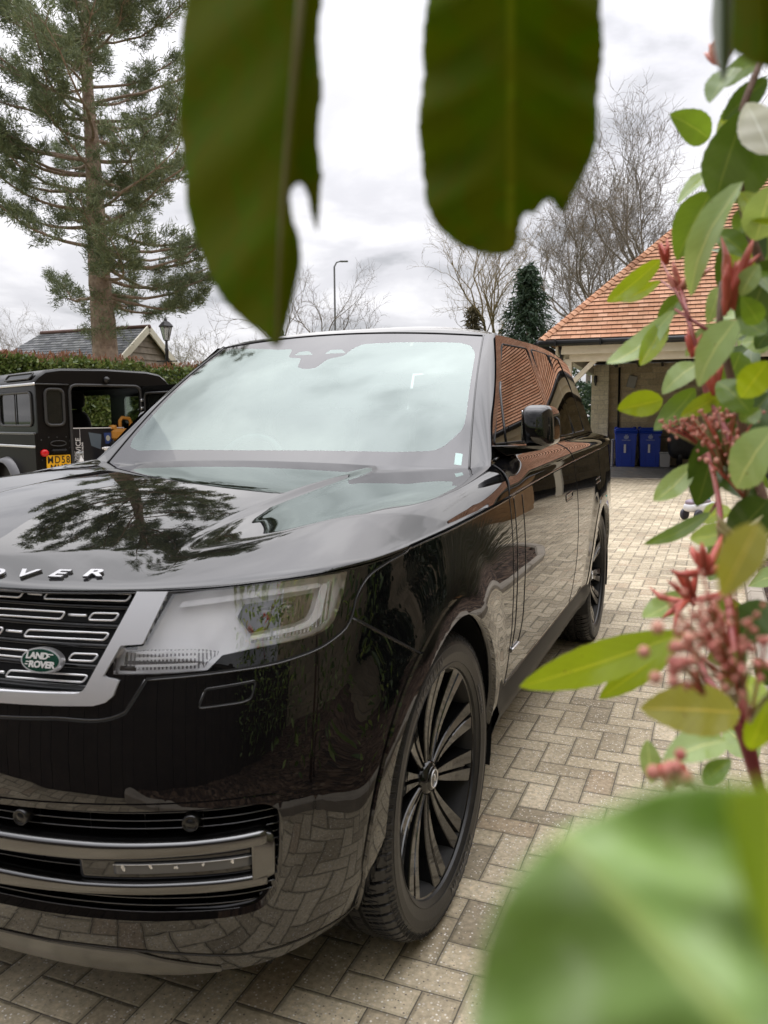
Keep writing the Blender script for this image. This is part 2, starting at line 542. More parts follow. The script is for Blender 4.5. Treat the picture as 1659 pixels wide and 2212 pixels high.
PAINT = M('black_paint', (.0035, .0035, .004), .008, 0, 1.72)
TRIM = M('satin_black_trim', (.008, .008, .008), .25)
GLOSSB = M('gloss_black', (.004, .004, .004), .05, 0, 1.6)
MATT = M('matt_black', (.006, .006, .006), .75)
GRAPH = M('satin_graphite', (.15, .15, .15), .22, 1.0)
SILV = M('satin_silver', (.80, .80, .81), .38, 1.0)
CHROME = M('bright_chrome', (.75, .75, .76), .08, 1.0)
TYRE = noisy('tyre_rubber', (.009, .009, .0095), (.017, .017, .018), 30, .42, bump=.25, bscale=120, bdist=.002)
TYRET = M('tyre_lettering', (.075, .075, .078), .4)
RIM = M('gloss_black_alloy', (.005, .005, .0052), .06, 0, 1.6)
SILLM = M('sill_black', (.004, .004, .005), .42, 0, 1.2)
SKID = M('skid_grey', (.16, .16, .155), .22, .7)
SEAT = noisy('dark_leather', (.02, .02, .022), (.035, .035, .035), 8, .5)
DASH = M('dash_leather', (.10, .10, .095), .6)

def glassmat(name, tint, refl, fmin, rough=.0, power=2.2):
    m = bpy.data.materials.new(name); m.use_nodes = True
    n, l = m.node_tree.nodes, m.node_tree.links
    n.clear()
    o = n.new('ShaderNodeOutputMaterial'); mx = n.new('ShaderNodeMixShader')
    tr = n.new('ShaderNodeBsdfTransparent'); tr.inputs[0].default_value = (*tint, 1)
    gl = n.new('ShaderNodeBsdfGlossy'); gl.inputs[0].default_value = (*refl, 1); gl.inputs['Roughness'].default_value = rough
    fr = n.new('ShaderNodeLayerWeight'); fr.inputs['Blend'].default_value = .5
    pw = n.new('ShaderNodeMath'); pw.operation = 'POWER'; pw.inputs[1].default_value = power
    mr = n.new('ShaderNodeMapRange'); mr.inputs['To Min'].default_value = fmin; mr.inputs['To Max'].default_value = 1
    l.new(fr.outputs['Facing'], pw.inputs[0]); l.new(pw.outputs[0], mr.inputs[0])
    l.new(mr.outputs[0], mx.inputs[0]); l.new(tr.outputs[0], mx.inputs[1]); l.new(gl.outputs[0], mx.inputs[2])
    l.new(mx.outputs[0], o.inputs[0])
    return m
WGLASS = glassmat('windscreen_glass', (.46, .60, .56), (.56, .64, .61), .17, .045)
SGLASS = glassmat('privacy_glass', (.03, .03, .03), (.70, .67, .64), .04, 0, 3.2)
LENS = glassmat('clear_lens', (1, 1, 1), (1, 1, 1), .27)
FRIT = M('glass_print', (.01, .009, .01), .03, 0, 1.85)

PLAN = np.array([(-.815,-.2),(-.82,0),(-.815,.2),(-.795,.4),(-.745,.6),(-.665,.76),(-.56,.865),(-.43,.925),(-.28,.957),(-.1,.972),(.2,.978),(.6,.98),(1.2,.982),(2,.982),(2.8,.98),(3.3,.972),(3.75,.94),(4.02,.88),(4.14,.78),(4.19,.6),(4.21,.3),(4.215,0)])
_d = np.r_[0, np.cumsum(np.hypot(*np.diff(PLAN, axis=0).T))]; _d -= _d[1]
AMAX = _d[-1]
_aa = np.linspace(0, AMAX, 3000)
_pp = cspline(_d, PLAN, _aa)
def plan(a): return cspline(_d, PLAN, a)
def plan_n(a):
    g = plan(np.asarray(a) + .01) - plan(np.asarray(a) - .01)
    g = g / np.linalg.norm(g, axis=-1, keepdims=True)
    return np.stack([g[..., 1], -g[..., 0]], -1)
def a_of_s(s): return float(np.interp(s, _pp[300:2400, 0], _aa[300:2400]))
A0 = a_of_s(0.0)
FZ = ([.18,.23,.28,.35,.45,.6,.7,.8,.86,.92,1.0,1.06,1.12],[.065,.024,.000,-.017,-.031,-.038,-.031,-.018,-.006,.008,.029,.046,.062])
SZ = ([.20,.30,.36,.42,.50,.65,.82,.95,1.05,1.12,1.2],[.13,.075,.045,.028,.013,.0,-.004,.0,.006,.013,.02])
def _off(a, z):
    w = sstep(a, .75, 1.25)
    return (1 - w) * np.interp(z, *FZ) + w * np.interp(z, *SZ)
def offs(a, z):
    r = 0
    for k, wt in ((-.04,1),(-.02,2),(0,3),(.02,2),(.04,1)): r = r + wt * _off(a, z + k)
    r = r / 9
    for sc in (0.0, 2.997):       # arches swell slightly
        rr = np.hypot(a - A0 - sc, z - .40)
        r = r - (.024 - .012 * sstep(a, 1.25, 1.6)) * (1 - sstep(rr, .46, .66)) * sstep(a, .85, 1.05)
    return r
def WR(a, z, out=0):
    a = np.asarray(a, float); z = np.asarray(z, float)
    p = plan(a) + plan_n(a) * (offs(a, z) - out)[..., None]
    return np.stack([p[..., 1], p[..., 0], z * np.ones_like(p[..., 0])], -1)     # local x=t y=s z
LIPA = [0,.26,.55,.72,.907,1.09,1.26,A0+.115,A0+.643,A0+1.04,A0+1.864,A0+2.71,A0+3.5,AMAX]
LIPZ = [1.036,1.037,1.044,1.05,1.061,1.071,1.083,1.094,1.112,1.130,1.158,1.178,1.19,1.20]
def lip(a): return cspline(LIPA, LIPZ, a)
BOTA = [0,.5,.8,1.0,1.15,1.3,2.0,2.2,4.0,5.0,AMAX]
BOTZ = [.235,.225,.232,.25,.28,.30,.30,.27,.27,.36,.36]

def surf_n(S, A, Z, e=.004):
    dA = S(A + e, Z) - S(A - e, Z); dZ = S(A, Z + e) - S(A, Z - e)
    n = np.cross(dA, dZ)
    return n / np.maximum(np.linalg.norm(n, axis=-1, keepdims=True), 1e-9)

def cut(A, Z, polys, lab):
    cx = (A[1:, 1:] + A[:-1, :-1] + A[1:, :-1] + A[:-1, 1:]) / 4
    cz = (Z[1:, 1:] + Z[:-1, :-1] + Z[1:, :-1] + Z[:-1, 1:]) / 4
    A = A.copy(); Z = Z.copy()
    for poly, L in polys:
        ins = inpoly(cx, cz, poly)
        if not ins.any(): continue
        lab[ins] = L
        n, m = A.shape
        anyi = np.zeros((n, m), bool); anyo = np.zeros((n, m), bool)
        for di in (0, 1):
            for dj in (0, 1):
                anyi[di:n-1+di, dj:m-1+dj] |= ins
                anyo[di:n-1+di, dj:m-1+dj] |= ~ins
        b = anyi & anyo
        qx, qy = nearest(A[b], Z[b], poly)
        ok = np.hypot(qx - A[b], qy - Z[b]) < .02
        ax, zx = A[b], Z[b]
        ax[ok] = qx[ok]; zx[ok] = qy[ok]
        A[b] = ax; Z[b] = zx
    return A, Z, lab

def part_arrays(P, N, keep):
    n, m = P.shape[:2]
    I, J = np.nonzero(keep)
    v = lambda i, j: i * m + j
    F = np.stack([v(I, J), v(I+1, J), v(I+1, J+1), v(I, J+1)], 1)
    u, inv = np.unique(F.ravel(), return_inverse=True)
    V, F, NN = P.reshape(-1, 3)[u], inv.reshape(-1, 4), N.reshape(-1, 3)[u]
    if len(F):
        fn = np.cross(V[F[:, 2]] - V[F[:, 0]], V[F[:, 3]] - V[F[:, 1]])
        if (fn * NN[F[:, 0]]).sum() < 0: F = F[:, ::-1].copy()
    return V, F, NN

def skirt(V, F, N, depth):
    """walls going inward from the open border"""
    e = {}
    for f in F:
        for k in range(4):
            a, b = int(f[k]), int(f[(k + 1) % 4])
            if (b, a) in e: e.pop((b, a))
            else: e[(a, b)] = 1
    bv = sorted({i for ab in e for i in ab})
    mp = {i: k for k, i in enumerate(bv)}
    nb = len(bv); o = len(V)
    low = V[bv] - N[bv] * depth
    V2 = np.vstack([V, low])
    F2 = [(b, a, o + mp[a], o + mp[b]) for a, b in e]
    nn = np.zeros((nb, 3))
    for a, b in e:
        d = V[b] - V[a]; k = np.cross(d, N[a]); L = np.linalg.norm(k)
        if L > 1e-9: k /= L
        nn[mp[a]] += k; nn[mp[b]] += k
    nn /= np.maximum(np.linalg.norm(nn, axis=1, keepdims=True), 1e-9)
    return V2, np.vstack([F, np.array(F2)]), np.vstack([N, nn])

def mirror(V, F, N):
    V = V.copy(); N = N.copy(); V[:, 0] *= -1; N[:, 0] *= -1
    return V, F[:, ::-1], N

def patch(name, poly, S=WR, out=0., depth=0., cell=.008, mat=None, holes=(), parent=None, side='L', label=None, merge=None):
    poly = np.asarray(poly, float)
    x0, z0 = poly.min(0) - cell; x1, z1 = poly.max(0) + cell
    n = max(3, int((x1 - x0) / cell) + 1); m = max(3, int((z1 - z0) / cell) + 1)
    A, Z = np.meshgrid(np.linspace(x0, x1, n), np.linspace(z0, z1, m), indexing='ij')
    lab = np.zeros((n - 1, m - 1), int)
    A, Z, lab = cut(A, Z, [(poly, 1)] + [(h, 2) for h in holes], lab)
    P = S(A, Z); N = surf_n(S, A, Z)
    P = P + N * out
    V, F, N = part_arrays(P, N, lab == 1)
    if depth: V, F, N = skirt(V, F, N, depth)
    res = []
    for sd in side:
        v, f, nn = (V, F, N) if sd == 'L' else mirror(V, F, N)
        if merge is not None: merge.append((v, f, nn)); continue
        o = link(name, mesh_np(name, v, np.ascontiguousarray(f), mat, True, normals=nn), parent or CAR)
        if label: o['label'] = label
        res.append(o)
    return res[0] if len(res) == 1 else res

def both(poly):
    """half outline starting and ending on the centre line -> full closed outline"""
    return list(poly) + [(-a, z) for a, z in reversed(poly)]

def polyline(pts, step=.015):
    pts = np.asarray(pts, float)
    d = np.r_[0, np.cumsum(np.hypot(*np.diff(pts, axis=0).T))]
    k = max(2, int(d[-1] / step) + 1)
    q = np.linspace(0, d[-1], k)
    return cspline(d, pts, q) if len(pts) > 2 else np.stack([np.interp(q, d, pts[:, 0]), np.interp(q, d, pts[:, 1])], 1)

def seam(mb, pts, S=WR, w=.0045, hi=.0018, sides='LR', smooth=True, mat=None, himat=None, side=1):
    q = polyline(pts) if smooth else np.asarray(rnd_poly(pts, .012, 4) if False else pts)
    if not smooth:
        q = np.vstack([np.linspace(q[i], q[i+1], max(2, int(np.hypot(*(q[i+1]-q[i]))/.015)+1))[:-1] for i in range(len(q)-1)] + [q[-1:]])
    P = S(q[:, 0], q[:, 1]); N = surf_n(S, q[:, 0], q[:, 1])
    T = np.gradient(P, axis=0); B = np.cross(N, T); B /= np.maximum(np.linalg.norm(B, axis=1, keepdims=True), 1e-9)
    for sd in sides:
        mr = np.array([1 if sd == 'L' else -1, 1, 1])
        V = np.empty((len(P) * 2, 3))
        V[0::2] = (P - B * w / 2 + N * .0008) * mr; V[1::2] = (P + B * w / 2 + N * .0008) * mr
        F = [(2*i, 2*i+1, 2*i+3, 2*i+2) for i in range(len(P) - 1)]
        mb.add(V, F, mat or MATT)
        if hi: mb.tube([tuple(x) for x in (P + B * side * (w / 2 + hi * .6)) * mr], hi, himat or PAINT, 6)

# ---- outlines on the wrapped body surface: (distance from the nose, height)
ARCH_R, TRIM_R = .452, .503
def circ(a, z, r, a0=0, a1=360, n=96): return [(a + r * math.cos(R_(a0 + (a1 - a0) * k / n)), z + r * math.sin(R_(a0 + (a1 - a0) * k / n))) for k in range(n + (a1 - a0 < 360))]
def arch_poly(c, r, zb=.05):
    if c > 2: return [(c + r * 1.02, zb)] + circ(c, .40, r, 0, 180, 60) + [(c - r * .97, zb)]
    arc = [(c + rr * math.cos(a), .40 + rr * math.sin(a)) for a in np.linspace(0, PI, 61) for rr in (r - .042 * float(sstep(a, 2.5, PI)),)]
    return [(c + r * 1.02, zb)] + arc + [(c - (r - .055), .33), (c - (r - .080), .26), (c - (r - .11), zb)]
GRILLE_O = [(0,1.031),(.632,1.036),(.585,.936),(.540,.933),(.507,.873),(.541,.868),(.530,.838),(.514,.824),(.490,.817),(.423,.813),(.265,.807),(0,.802)]
GRILLE_I = [(0,1.05),(.572,1.05),(.566,1.032),(.470,.848),(.459,.840),(.444,.837),(.265,.829),(0,.825)]
LAMP = [(.640,1.031),(.762,1.0425),(.907,1.0485),(1.033,1.052),(1.018,1.011),(.997,.975),(.985,.957),(.965,.942),(.93,.934),(.899,.930),(.813,.923),(.741,.913),(.725,.898),(.711,.885),(.623,.880),(.525,.877),(.527,.926),(.585,.933)]
INTAKE = [(0,.602),(.254,.607),(.532,.619),(.769,.628),(.825,.626),(.85,.61),(.858,.585),(.857,.50),(.852,.443),(.839,.407),(.813,.383),(.75,.375),(.613,.370),(.455,.367),(.216,.364),(0,.362)]

GRILLE_OP = both(GRILLE_O); INTAKE_P = both(INTAKE)
SEAM1 = [(.593,.871),(.741,.883),(.873,.895),(.976,.92),(1.020,.943),(1.036,.965),(1.050,.995),(1.087,1.032),(1.146,1.053),(1.204,1.064),(1.245,1.070),(1.264,1.078)]
DF, DB, DR = A0 + .66, A0 + 2.03, A0 + 2.93
fender_poly = [(1.036,.955),(1.050,.995),(1.087,1.032),(1.146,1.053),(1.204,1.064),(1.245,1.070),(1.262,1.10),(DF,1.25),(DF,.1),(1.33,.1),(1.33,.782)]
parts = {}
def collect(lbl, arr): parts.setdefault(lbl, []).append(arr)

ac = np.concatenate([np.arange(0, 2.3, .0085), np.arange(2.3, AMAX, .018), [AMAX]])
zz = np.linspace(0, 1, 104)
Ag, Vg = np.meshgrid(ac, zz, indexing='ij')
zb = np.interp(Ag, BOTA, BOTZ); ztp = lip(Ag) - .011
Zg = zb + Vg * (ztp - zb)
lab = np.zeros((len(ac) - 1, len(zz) - 1), int)
cxg = (Ag[1:, 1:] + Ag[:-1, :-1]) / 2; czg = (Zg[1:, 1:] + Zg[:-1, :-1]) / 2
names = {1: 'front_bumper', 2: 'front_fender', 3: 'front_door', 4: 'rear_door', 5: 'rear_quarter', 6: 'sill', 7: 'rear_bumper', 8: 'tailgate'}
lab[:] = 1
polys = [(fender_poly, 2), ([(DF,.1),(DF,1.3),(DB,1.3),(DB,.1)], 3), ([(DB,.1),(DB,1.3),(DR,1.3),(DR,.1)], 4),
         ([(DR,.1),(DR,1.3),(9,1.3),(9,.1)], 5), ([(1.95,.05),(1.95,.455),(A0+2.6,.455),(A0+2.6,.05)], 6),
         ([(A0+3.4,.05),(A0+3.4,.72),(9,.72),(9,.05)], 7), ([(A0+4.35,.72),(A0+4.35,1.3),(9,1.3),(9,.72)], 8),
         (arch_poly(A0, ARCH_R), 0), (arch_poly(A0 + 2.997, ARCH_R), 0), (GRILLE_OP, 0), (LAMP, 0), (INTAKE_P, 0)]
Ag, Zg, lab = cut(Ag, Zg, polys, lab)
Pg = WR(Ag, Zg); Ng = surf_n(WR, Ag, Zg)
for L, nm in names.items():
    if (lab == L).any(): collect(nm, part_arrays(Pg, Ng, lab == L))
collect('front_bumper', None) if False else None

# ---- shoulder above the crease, up to the window line
def belt(s): return 1.205 + .043 * sstep(s, .78, 1.02) + .002 * np.asarray(s)
def sideT(s, z): return .872 - (z - 1.22) * .33 - .12 * sstep(s, 2.0, 4.4)
def SHO(s, w):
    s = np.asarray(s, float); w = np.asarray(w, float)
    a = np.interp(s, _pp[300:2400, 0], _aa[300:2400]); zc = lip(a)
    C = WR(a, zc); zb_ = belt(s)
    B = np.stack([sideT(s, zb_), s, zb_], -1)
    K = np.stack([C[..., 0] - .006, s, zc + .72 * (zb_ - zc)], -1)
    w = w[..., None]
    return (1-w)**2 * C + 2*w*(1-w) * K + w*w * B
q, w = np.meshgrid(np.linspace(0, 1, 260), np.linspace(-.0, 1, 22), indexing='ij')
s0 = .645 + .145 * w
Sg = s0 + (4.0 - s0) * q
for lo, hi, nm in ((0, 2.03, 'front_door'), (2.03, 2.93, 'rear_door'), (2.93, 9, 'rear_quarter')):
    cs = (Sg[1:, 1:] + Sg[:-1, :-1]) / 2
    keep = (cs >= lo) & (cs < hi)
    collect(nm, part_arrays(SHO(Sg, w), surf_n(SHO, Sg, w), keep))

for nm, arrs in parts.items():
    for sd in 'LR':
        Vs, Fs, Ns, o = [], [], [], 0
        for v, f, nn in arrs:
            if sd == 'R': v, f, nn = mirror(v, f, nn)
            Vs.append(v); Fs.append(f + o); Ns.append(nn); o += len(v)
        if nm in ('front_bumper', 'rear_bumper', 'tailgate'):
            if sd == 'L': keepV, keepF, keepN = Vs, Fs, Ns; continue
            off_ = sum(len(v) for v in keepV)
            Vs = keepV + Vs; Fs = keepF + [f + off_ for f in Fs]; Ns = keepN + Ns
        link(nm, mesh_np(nm, np.vstack(Vs), np.vstack(Fs), PAINT, True, normals=np.vstack(Ns)), CAR)

# ---- bonnet
T1 = float(WR(1.26, 1.08)[0])
_fa = np.linspace(0, 1.26, 400); _fe = WR(_fa, lip(_fa), .003)
_sa = np.linspace(1.26, DF + .1, 400); _se = WR(_sa, lip(_sa), .003)
sk = [-.85,-.5,-.3,.1,.45,.8,1.0]
HT = {0:[1.058,1.109,1.138,1.178,1.199,1.217,1.223], .31:[1.052,1.103,1.132,1.172,1.193,1.211,1.217],
      .52:[1.041,1.091,1.120,1.161,1.182,1.201,1.207], .72:[1.048,1.102,1.131,1.163,1.182,1.200,1.206],
      .87:[1.068,1.120,1.145,1.163,1.178,1.197,1.204], .95:[1.050,1.098,1.121,1.138,1.158,1.186,1.19]}
_st = np.linspace(-.9, 1.1, 401); _tt = np.linspace(0, 1, 201)
_kn = np.array(list(HT) + [1.0])
_pf = lambda v: np.polyval(np.polyfit(sk[1:], v[1:], 3), _st)
_Y = np.stack([_pf(HT[k]) for k in HT] + [lip(np.interp(_st, _pp[300:2400, 0], _aa[300:2400]))], 1)   # s, knots
_edge = _Y[:, -1:].copy()
def _gauss(Z_, sig, ax):
    r = int(sig * 3) + 1; k = np.exp(-.5 * (np.arange(-r, r + 1) / sig) ** 2); k /= k.sum()
    Zp = np.take(Z_, np.clip(np.arange(-r, Z_.shape[ax] + r), 0, Z_.shape[ax] - 1), axis=ax)
    if ax == 1: Zp[:, :r] = Z_[:, 1:r+1][:, ::-1]      # mirror about the centre line
    return np.apply_along_axis(lambda v: np.convolve(v, k, 'valid'), ax, Zp)
_HT = np.stack([cspline(_kn, _Y[i], _tt) for i in range(len(_st))], 0)
_cen = _Y[:, :1] - .062 * _tt[None] ** 2
_w = sstep(_tt, .84, .93)[None]
_HT = _gauss(_HT, 9, 1) * (1 - _w) + _HT * _w
_w = sstep(_tt, .46, .60)[None]
_HT = _cen * (1 - _w) + _HT * _w
def HB(s, tn):
    x = np.clip((s + .9) / 2.0 * 400, 0, 399.999); y = np.clip(tn * 200, 0, 199.999)
    i = x.astype(int); j = y.astype(int); fx, fy = x - i, y - j
    z = _HT[i, j]*(1-fx)*(1-fy) + _HT[i+1, j]*fx*(1-fy) + _HT[i, j+1]*(1-fx)*fy + _HT[i+1, j+1]*fx*fy
    e_ = lip(np.interp(s, _pp[300:2400, 0], _aa[300:2400]))
    z = z + (e_ - z) * sstep(tn, .985, 1.0)
    return z + .012 * sstep(s, -.55, .15) * (1 - sstep(tn, .497, .522))
SRt = ([0,.2,.4,.6,.75,.80,.862,.90,.93,.97],[.625,.635,.665,.715,.775,.80,.79,.738,.697,.64])
nu, nv = 150, 150
u = np.sin(np.linspace(0, PI/2, nu)) ; u = .55 * u + .45 * np.linspace(0, 1, nu)
u[-1] = 1
U, Vv = np.meshgrid(u, np.linspace(0, 1, nv) ** 1.15, indexing='ij')
tf = U * T1; af = np.interp(tf, _fe[:, 0], _fa)
sf = np.interp(tf, _fe[:, 0], _fe[:, 1]); lz = lip(af)
sr = np.interp(U * .968, *SRt)
Sb = sf + (sr - sf) * Vv
tw = np.interp(Sb, _se[:, 1], _se[:, 0])
Tb = U * tw
Df = np.interp(tf, [0,.16,.34,.52,.7,.85,.95],[.115,.12,.18,.21,.27,.33,.36])
x = np.clip((Sb - sf) / Df, 0, None)
Hf = HB(sf + Df, U)
psi = 1.22 * x - .22 * x * x
Zl = lz + (Hf - lz) * psi - .006 * np.exp(-(Sb - sf) / .006)
Zb = np.where(x < 1, Zl, HB(Sb, U))
for _ in range(2): Zb[:, 1:-1] = (Zb[:, :-2] + 2 * Zb[:, 1:-1] + Zb[:, 2:]) / 4
_wl = np.linspace(0, 1, 40); _fl = SHO(.645 + .145 * _wl, _wl)            # front line of the shoulder panel
_tr = U[:, -1] * .968
_tgt = np.interp(_tr, _fl[::-1, 0], _fl[::-1, 2])
_del = (_tgt - Zb[:, -1]) * sstep(_tr, .78, .862)
Zb = Zb + _del[:, None] * sstep(Vv, .62, 1.0)
Pb = np.stack([Tb, Sb, Zb], -1)
Nb = grid_normals(Pb); Nb = np.where(Nb[..., 2:] < 0, -Nb, Nb)
# grid index i runs outwards, j rearwards: x cross y = up
Vb, Fb, Nb2 = part_arrays(Pb, Nb, np.ones((nu - 1, nv - 1), bool))
Vb2, Fb2, Nb3 = mirror(Vb, Fb, Nb2)
HV = np.vstack([Vb, Vb2]); HF = np.vstack([Fb, Fb2 + len(Vb)]); HN = np.vstack([Nb2, Nb3])
bonnet = link('bonnet', mesh_np('bonnet', HV, HF, PAINT, True, normals=HN), CAR)
def bonnet_z(t, s):
    k = np.argmin((Pb[..., 0] - abs(t)) ** 2 + (Pb[..., 1] - s) ** 2)
    return float(Zb.ravel()[k])
# folded edge of the bonnet and the dark gap under it
eb = MB()
ea = np.concatenate([_fa, _sa[1:]])
for sg in (1, -1):
    E1 = WR(ea, lip(ea), .003); E2 = WR(ea, lip(ea) - .004, -.012); E3 = WR(ea, lip(ea) - .016, -.016)
    V = []; n = len(ea)
    for X in (E1, E2, E3): V += [(p[0] * sg, p[1], p[2] - (.004 if X is E1 else 0)) for p in X]
    eb.add(V, [(i, i+1, n+i+1, n+i) for i in range(n-1)] + [(n+i, n+i+1, 2*n+i+1, 2*n+i) for i in range(n-1)], MATT, True)
    eb.tube([(p[0] * sg, p[1], p[2]) for p in WR(ea, lip(ea) - .0115, -.001)[::3]], .0022, PAINT, 6)
eb.build('bonnet_gap', CAR)

# ---- glasshouse
def WSF(tt, v):
    tt = np.asarray(tt, float); v = np.asarray(v, float)
    hw = .805 - .145 * v
    vc = np.clip(v, 0, 1)
    s = (.60 + .15 * tt**2) + (.80 - .10 * tt**2) * v - .02 * np.sin(PI * vc)
    z = (1.215 - .022 * tt**2) + (.54 - .01 * tt**2) * v + .025 * np.sin(PI * vc)
    return np.stack([tt * hw, s, z], -1)
VIS = [(-.90,.965),(-.384,.866),(-.275,.860),(-.235,.765),(-.13,.750),(-.099,.661),(-.041,.641),(.034,.645),(.066,.729),(.161,.760),(.184,.828),(.228,.876),(.448,.894),(.860,.910),(.935,.885),(.968,.806),(.968,.621),(.965,.290),(.955,.225),(.915,.165),(.882,.119),(.835,.091),(.675,.077),(-.063,.067),(-.80,.075),(-.90,.10),(-.945,.16),(-.945,.365),(-.955,.88)]
VIS = rnd_poly(VIS, .02, 3)
HOLES = [[(-.208,.786),(-.188,.822),(-.125,.822),(-.063,.780)],[(.014,.786),(.034,.824),(.11,.826),(.157,.788)]]
STICK = [(.935,.085),(.966,.083),(.964,.018),(.934,.022)]
A, Z = np.meshgrid(np.linspace(-1, 1, 240), np.linspace(-.06, 1.0, 160), indexing='ij')
lb = np.ones((239, 159), int)
A, Z, lb = cut(A, Z, [(VIS, 2), (HOLES[0], 2), (HOLES[1], 2), (STICK, 3)], lb)
P = WSF(A, Z); N = surf_n(WSF, A, Z)
ws = None
STK = M('pale_sticker', (.45, .62, .58), .3)
for L, nm, mt in ((2, 'windscreen', WGLASS), (1, 'windscreen_border', FRIT), (3, 'windscreen_sticker', STK)):
    v, f, nn = part_arrays(P, N, lb == L)
    o = link(nm, mesh_np(nm, v, f, mt, True, normals=nn), ws or CAR)
    if ws is None: ws = o

def rail(s): return cspline([1.2,1.5,2.0,2.6,3.3,3.7,4.0,4.3],[1.700,1.728,1.744,1.760,1.768,1.762,1.740,1.700], s)
def sfl(z): return .765 + (np.asarray(z) - 1.206) * (1.525 - .765) / (1.73 - 1.206)
def SID(s, z):
    s = np.asarray(s, float); z = np.asarray(z, float)
    return np.stack([sideT(s, z) + .012 * np.sin(PI * np.clip((z - 1.22) / .54, 0, 1)), s, z], -1)
q, w = np.meshgrid(np.linspace(0, 1, 300), np.linspace(0, 1, 56), indexing='ij')
sre = lambda z: 4.20 - (z - 1.26) * .50
S1 = .80 + 3.3 * q
Zs = belt(S1) + (rail(S1) - belt(S1)) * w
S1 = sfl(Zs) + (sre(Zs) - sfl(Zs)) * q
Zs = belt(S1) + (rail(S1) - belt(S1)) * w
GL = [('front_side_window', [(.88,1.276),(1.525,1.692),(2.06,1.712),(2.03,1.270)]),
      ('rear_side_window', [(2.13,1.272),(2.17,1.716),(2.77,1.732),(2.86,1.274)]),
      ('quarter_window', [(2.92,1.275),(2.84,1.734),(3.40,1.742),(3.56,1.60),(3.66,1.277)])]
GL = [(n, rnd_poly(p, .03, 4)) for n, p in GL]
lb = np.ones((299, 55), int)
S1, Zs, lb = cut(S1, Zs, [(p, k + 2) for k, (n, p) in enumerate(GL)], lb)
P = SID(S1, Zs); N = surf_n(SID, S1, Zs)
for L, nm, mt in ((1, 'window_frame', GLOSSB), (2, GL[0][0], SGLASS), (3, GL[1][0], SGLASS), (4, GL[2][0], SGLASS)):
    v, f, nn = part_arrays(P, N, lb == L)
    for sd in 'LR':
        if sd == 'R': v, f, nn = mirror(v, f, nn)
        link(nm, mesh_np(nm, v, np.ascontiguousarray(f), mt, True, normals=nn), CAR)

# rubber seals round the side windows
for n_, p_ in GL:
    q = np.array(p_); P = SID(q[:, 0], q[:, 1])
    for ob, sg in zip(sorted([o for o in CAR.children if o.name.split('.')[0] == n_], key=lambda o: o.name), (1, -1)):
        wsm = MB(); wsm.tube([((p[0] + .0005) * sg, p[1], p[2]) for p in P], .004, MATT, 5, closed=True); wsm.build('window_seal', ob)
        if n_ == 'front_side_window':
            P4 = SID(np.array([1.06, 1.10, 1.15, 1.20, 1.25]), np.array([1.272, 1.34, 1.42, 1.48, 1.515]))
            wsm = MB(); wsm.tube([((p[0] + .0005) * sg, p[1], p[2]) for p in P4], .005, TRIM, 5); wsm.build('window_divider', ob)

# A pillars
vv = np.linspace(-.03, 1.0, 60); ww = np.linspace(0, 1, 14)
E0 = WSF(np.full_like(vv, 1.0), vv)
ze = 1.205 + (1.735 - 1.205) * np.clip((vv + .03) / 1.03, 0, 1)
E1 = SID(sfl(ze), ze)
Pa = np.zeros((len(vv), len(ww), 3))
for k, w_ in enumerate(ww):
    mid = (E0 + E1) / 2 + np.array([.020, -.004, .014])
    Pa[:, k] = (1-w_)**2 * E0 + 2*w_*(1-w_) * mid + w_**2 * E1
Na = grid_normals(Pa)
if (Na[30, 7] * np.array([1, -.7, .8])).sum() < 0: Na = -Na
v, f, nn = part_arrays(Pa, Na, np.ones((len(vv)-1, len(ww)-1), bool))
for sd in 'LR':
    if sd == 'R': v, f, nn = mirror(v, f, nn)
    link('windscreen_pillar', mesh_np('windscreen_pillar', v, np.ascontiguousarray(f), PAINT, True, normals=nn), CAR)

# roof
uu, qq = np.meshgrid(np.linspace(0, 1, 50), np.linspace(0, 1, 110), indexing='ij')
hwr = lambda s: sideT(s, rail(s))
sfr = 1.402 + (1.470 - 1.402) * uu**2 + .05 * np.clip(uu - .93, 0, 1) / .07
Sr = sfr + (4.13 - sfr) * qq
zc = cspline([1.3,1.40,1.6,1.85,2.1,2.5,3.0,3.6,4.15],[1.74,1.757,1.795,1.824,1.840,1.850,1.848,1.825,1.77], Sr)
Ur = uu ** .85
Zr = rail(Sr) + (zc - rail(Sr)) * (1 - np.clip(Ur, 0, 1) ** 3.2)
Zr[:, 0] = np.minimum(Zr[:, 0], 1.757 - .034 * Ur[:, 0] ** 2)
Pr = np.stack([Ur * hwr(Sr), Sr, Zr], -1)
Nr = grid_normals(Pr); Nr = np.where(Nr[..., 2:] < 0, -Nr, Nr)
v, f, nn = part_arrays(Pr, Nr, np.ones((49, 109), bool))
v2, f2, n2 = mirror(v, f, nn)
link('roof', mesh_np('roof', np.vstack([v, v2]), np.vstack([f, f2 + len(v)]), PAINT, True, normals=np.vstack([nn, n2])), CAR)
# rear screen and tail
tt_, w_ = np.meshgrid(np.linspace(-1, 1, 40), np.linspace(0, 1, 20), indexing='ij')
zz_ = 1.19 + (1.70 - 1.19) * w_
P = np.stack([tt_ * (sideT(4.2, zz_) - .0), sre(zz_) + .03 * (1 - tt_**2) + .02, zz_ + .03 * (1 - tt_**2) * w_], -1)
N = grid_normals(P); N = np.where(N[..., 1:2] < 0, -N, N)
v, f, nn = part_arrays(P, N, np.ones((39, 19), bool))
link('rear_screen', mesh_np('rear_screen', v, f, GLOSSB, True, normals=nn), CAR)
sp = MB(); sp.box((0, 4.15, 1.725), (1.12, .14, .035), PAINT, bevel=.012); sp.build('roof_spoiler', CAR)

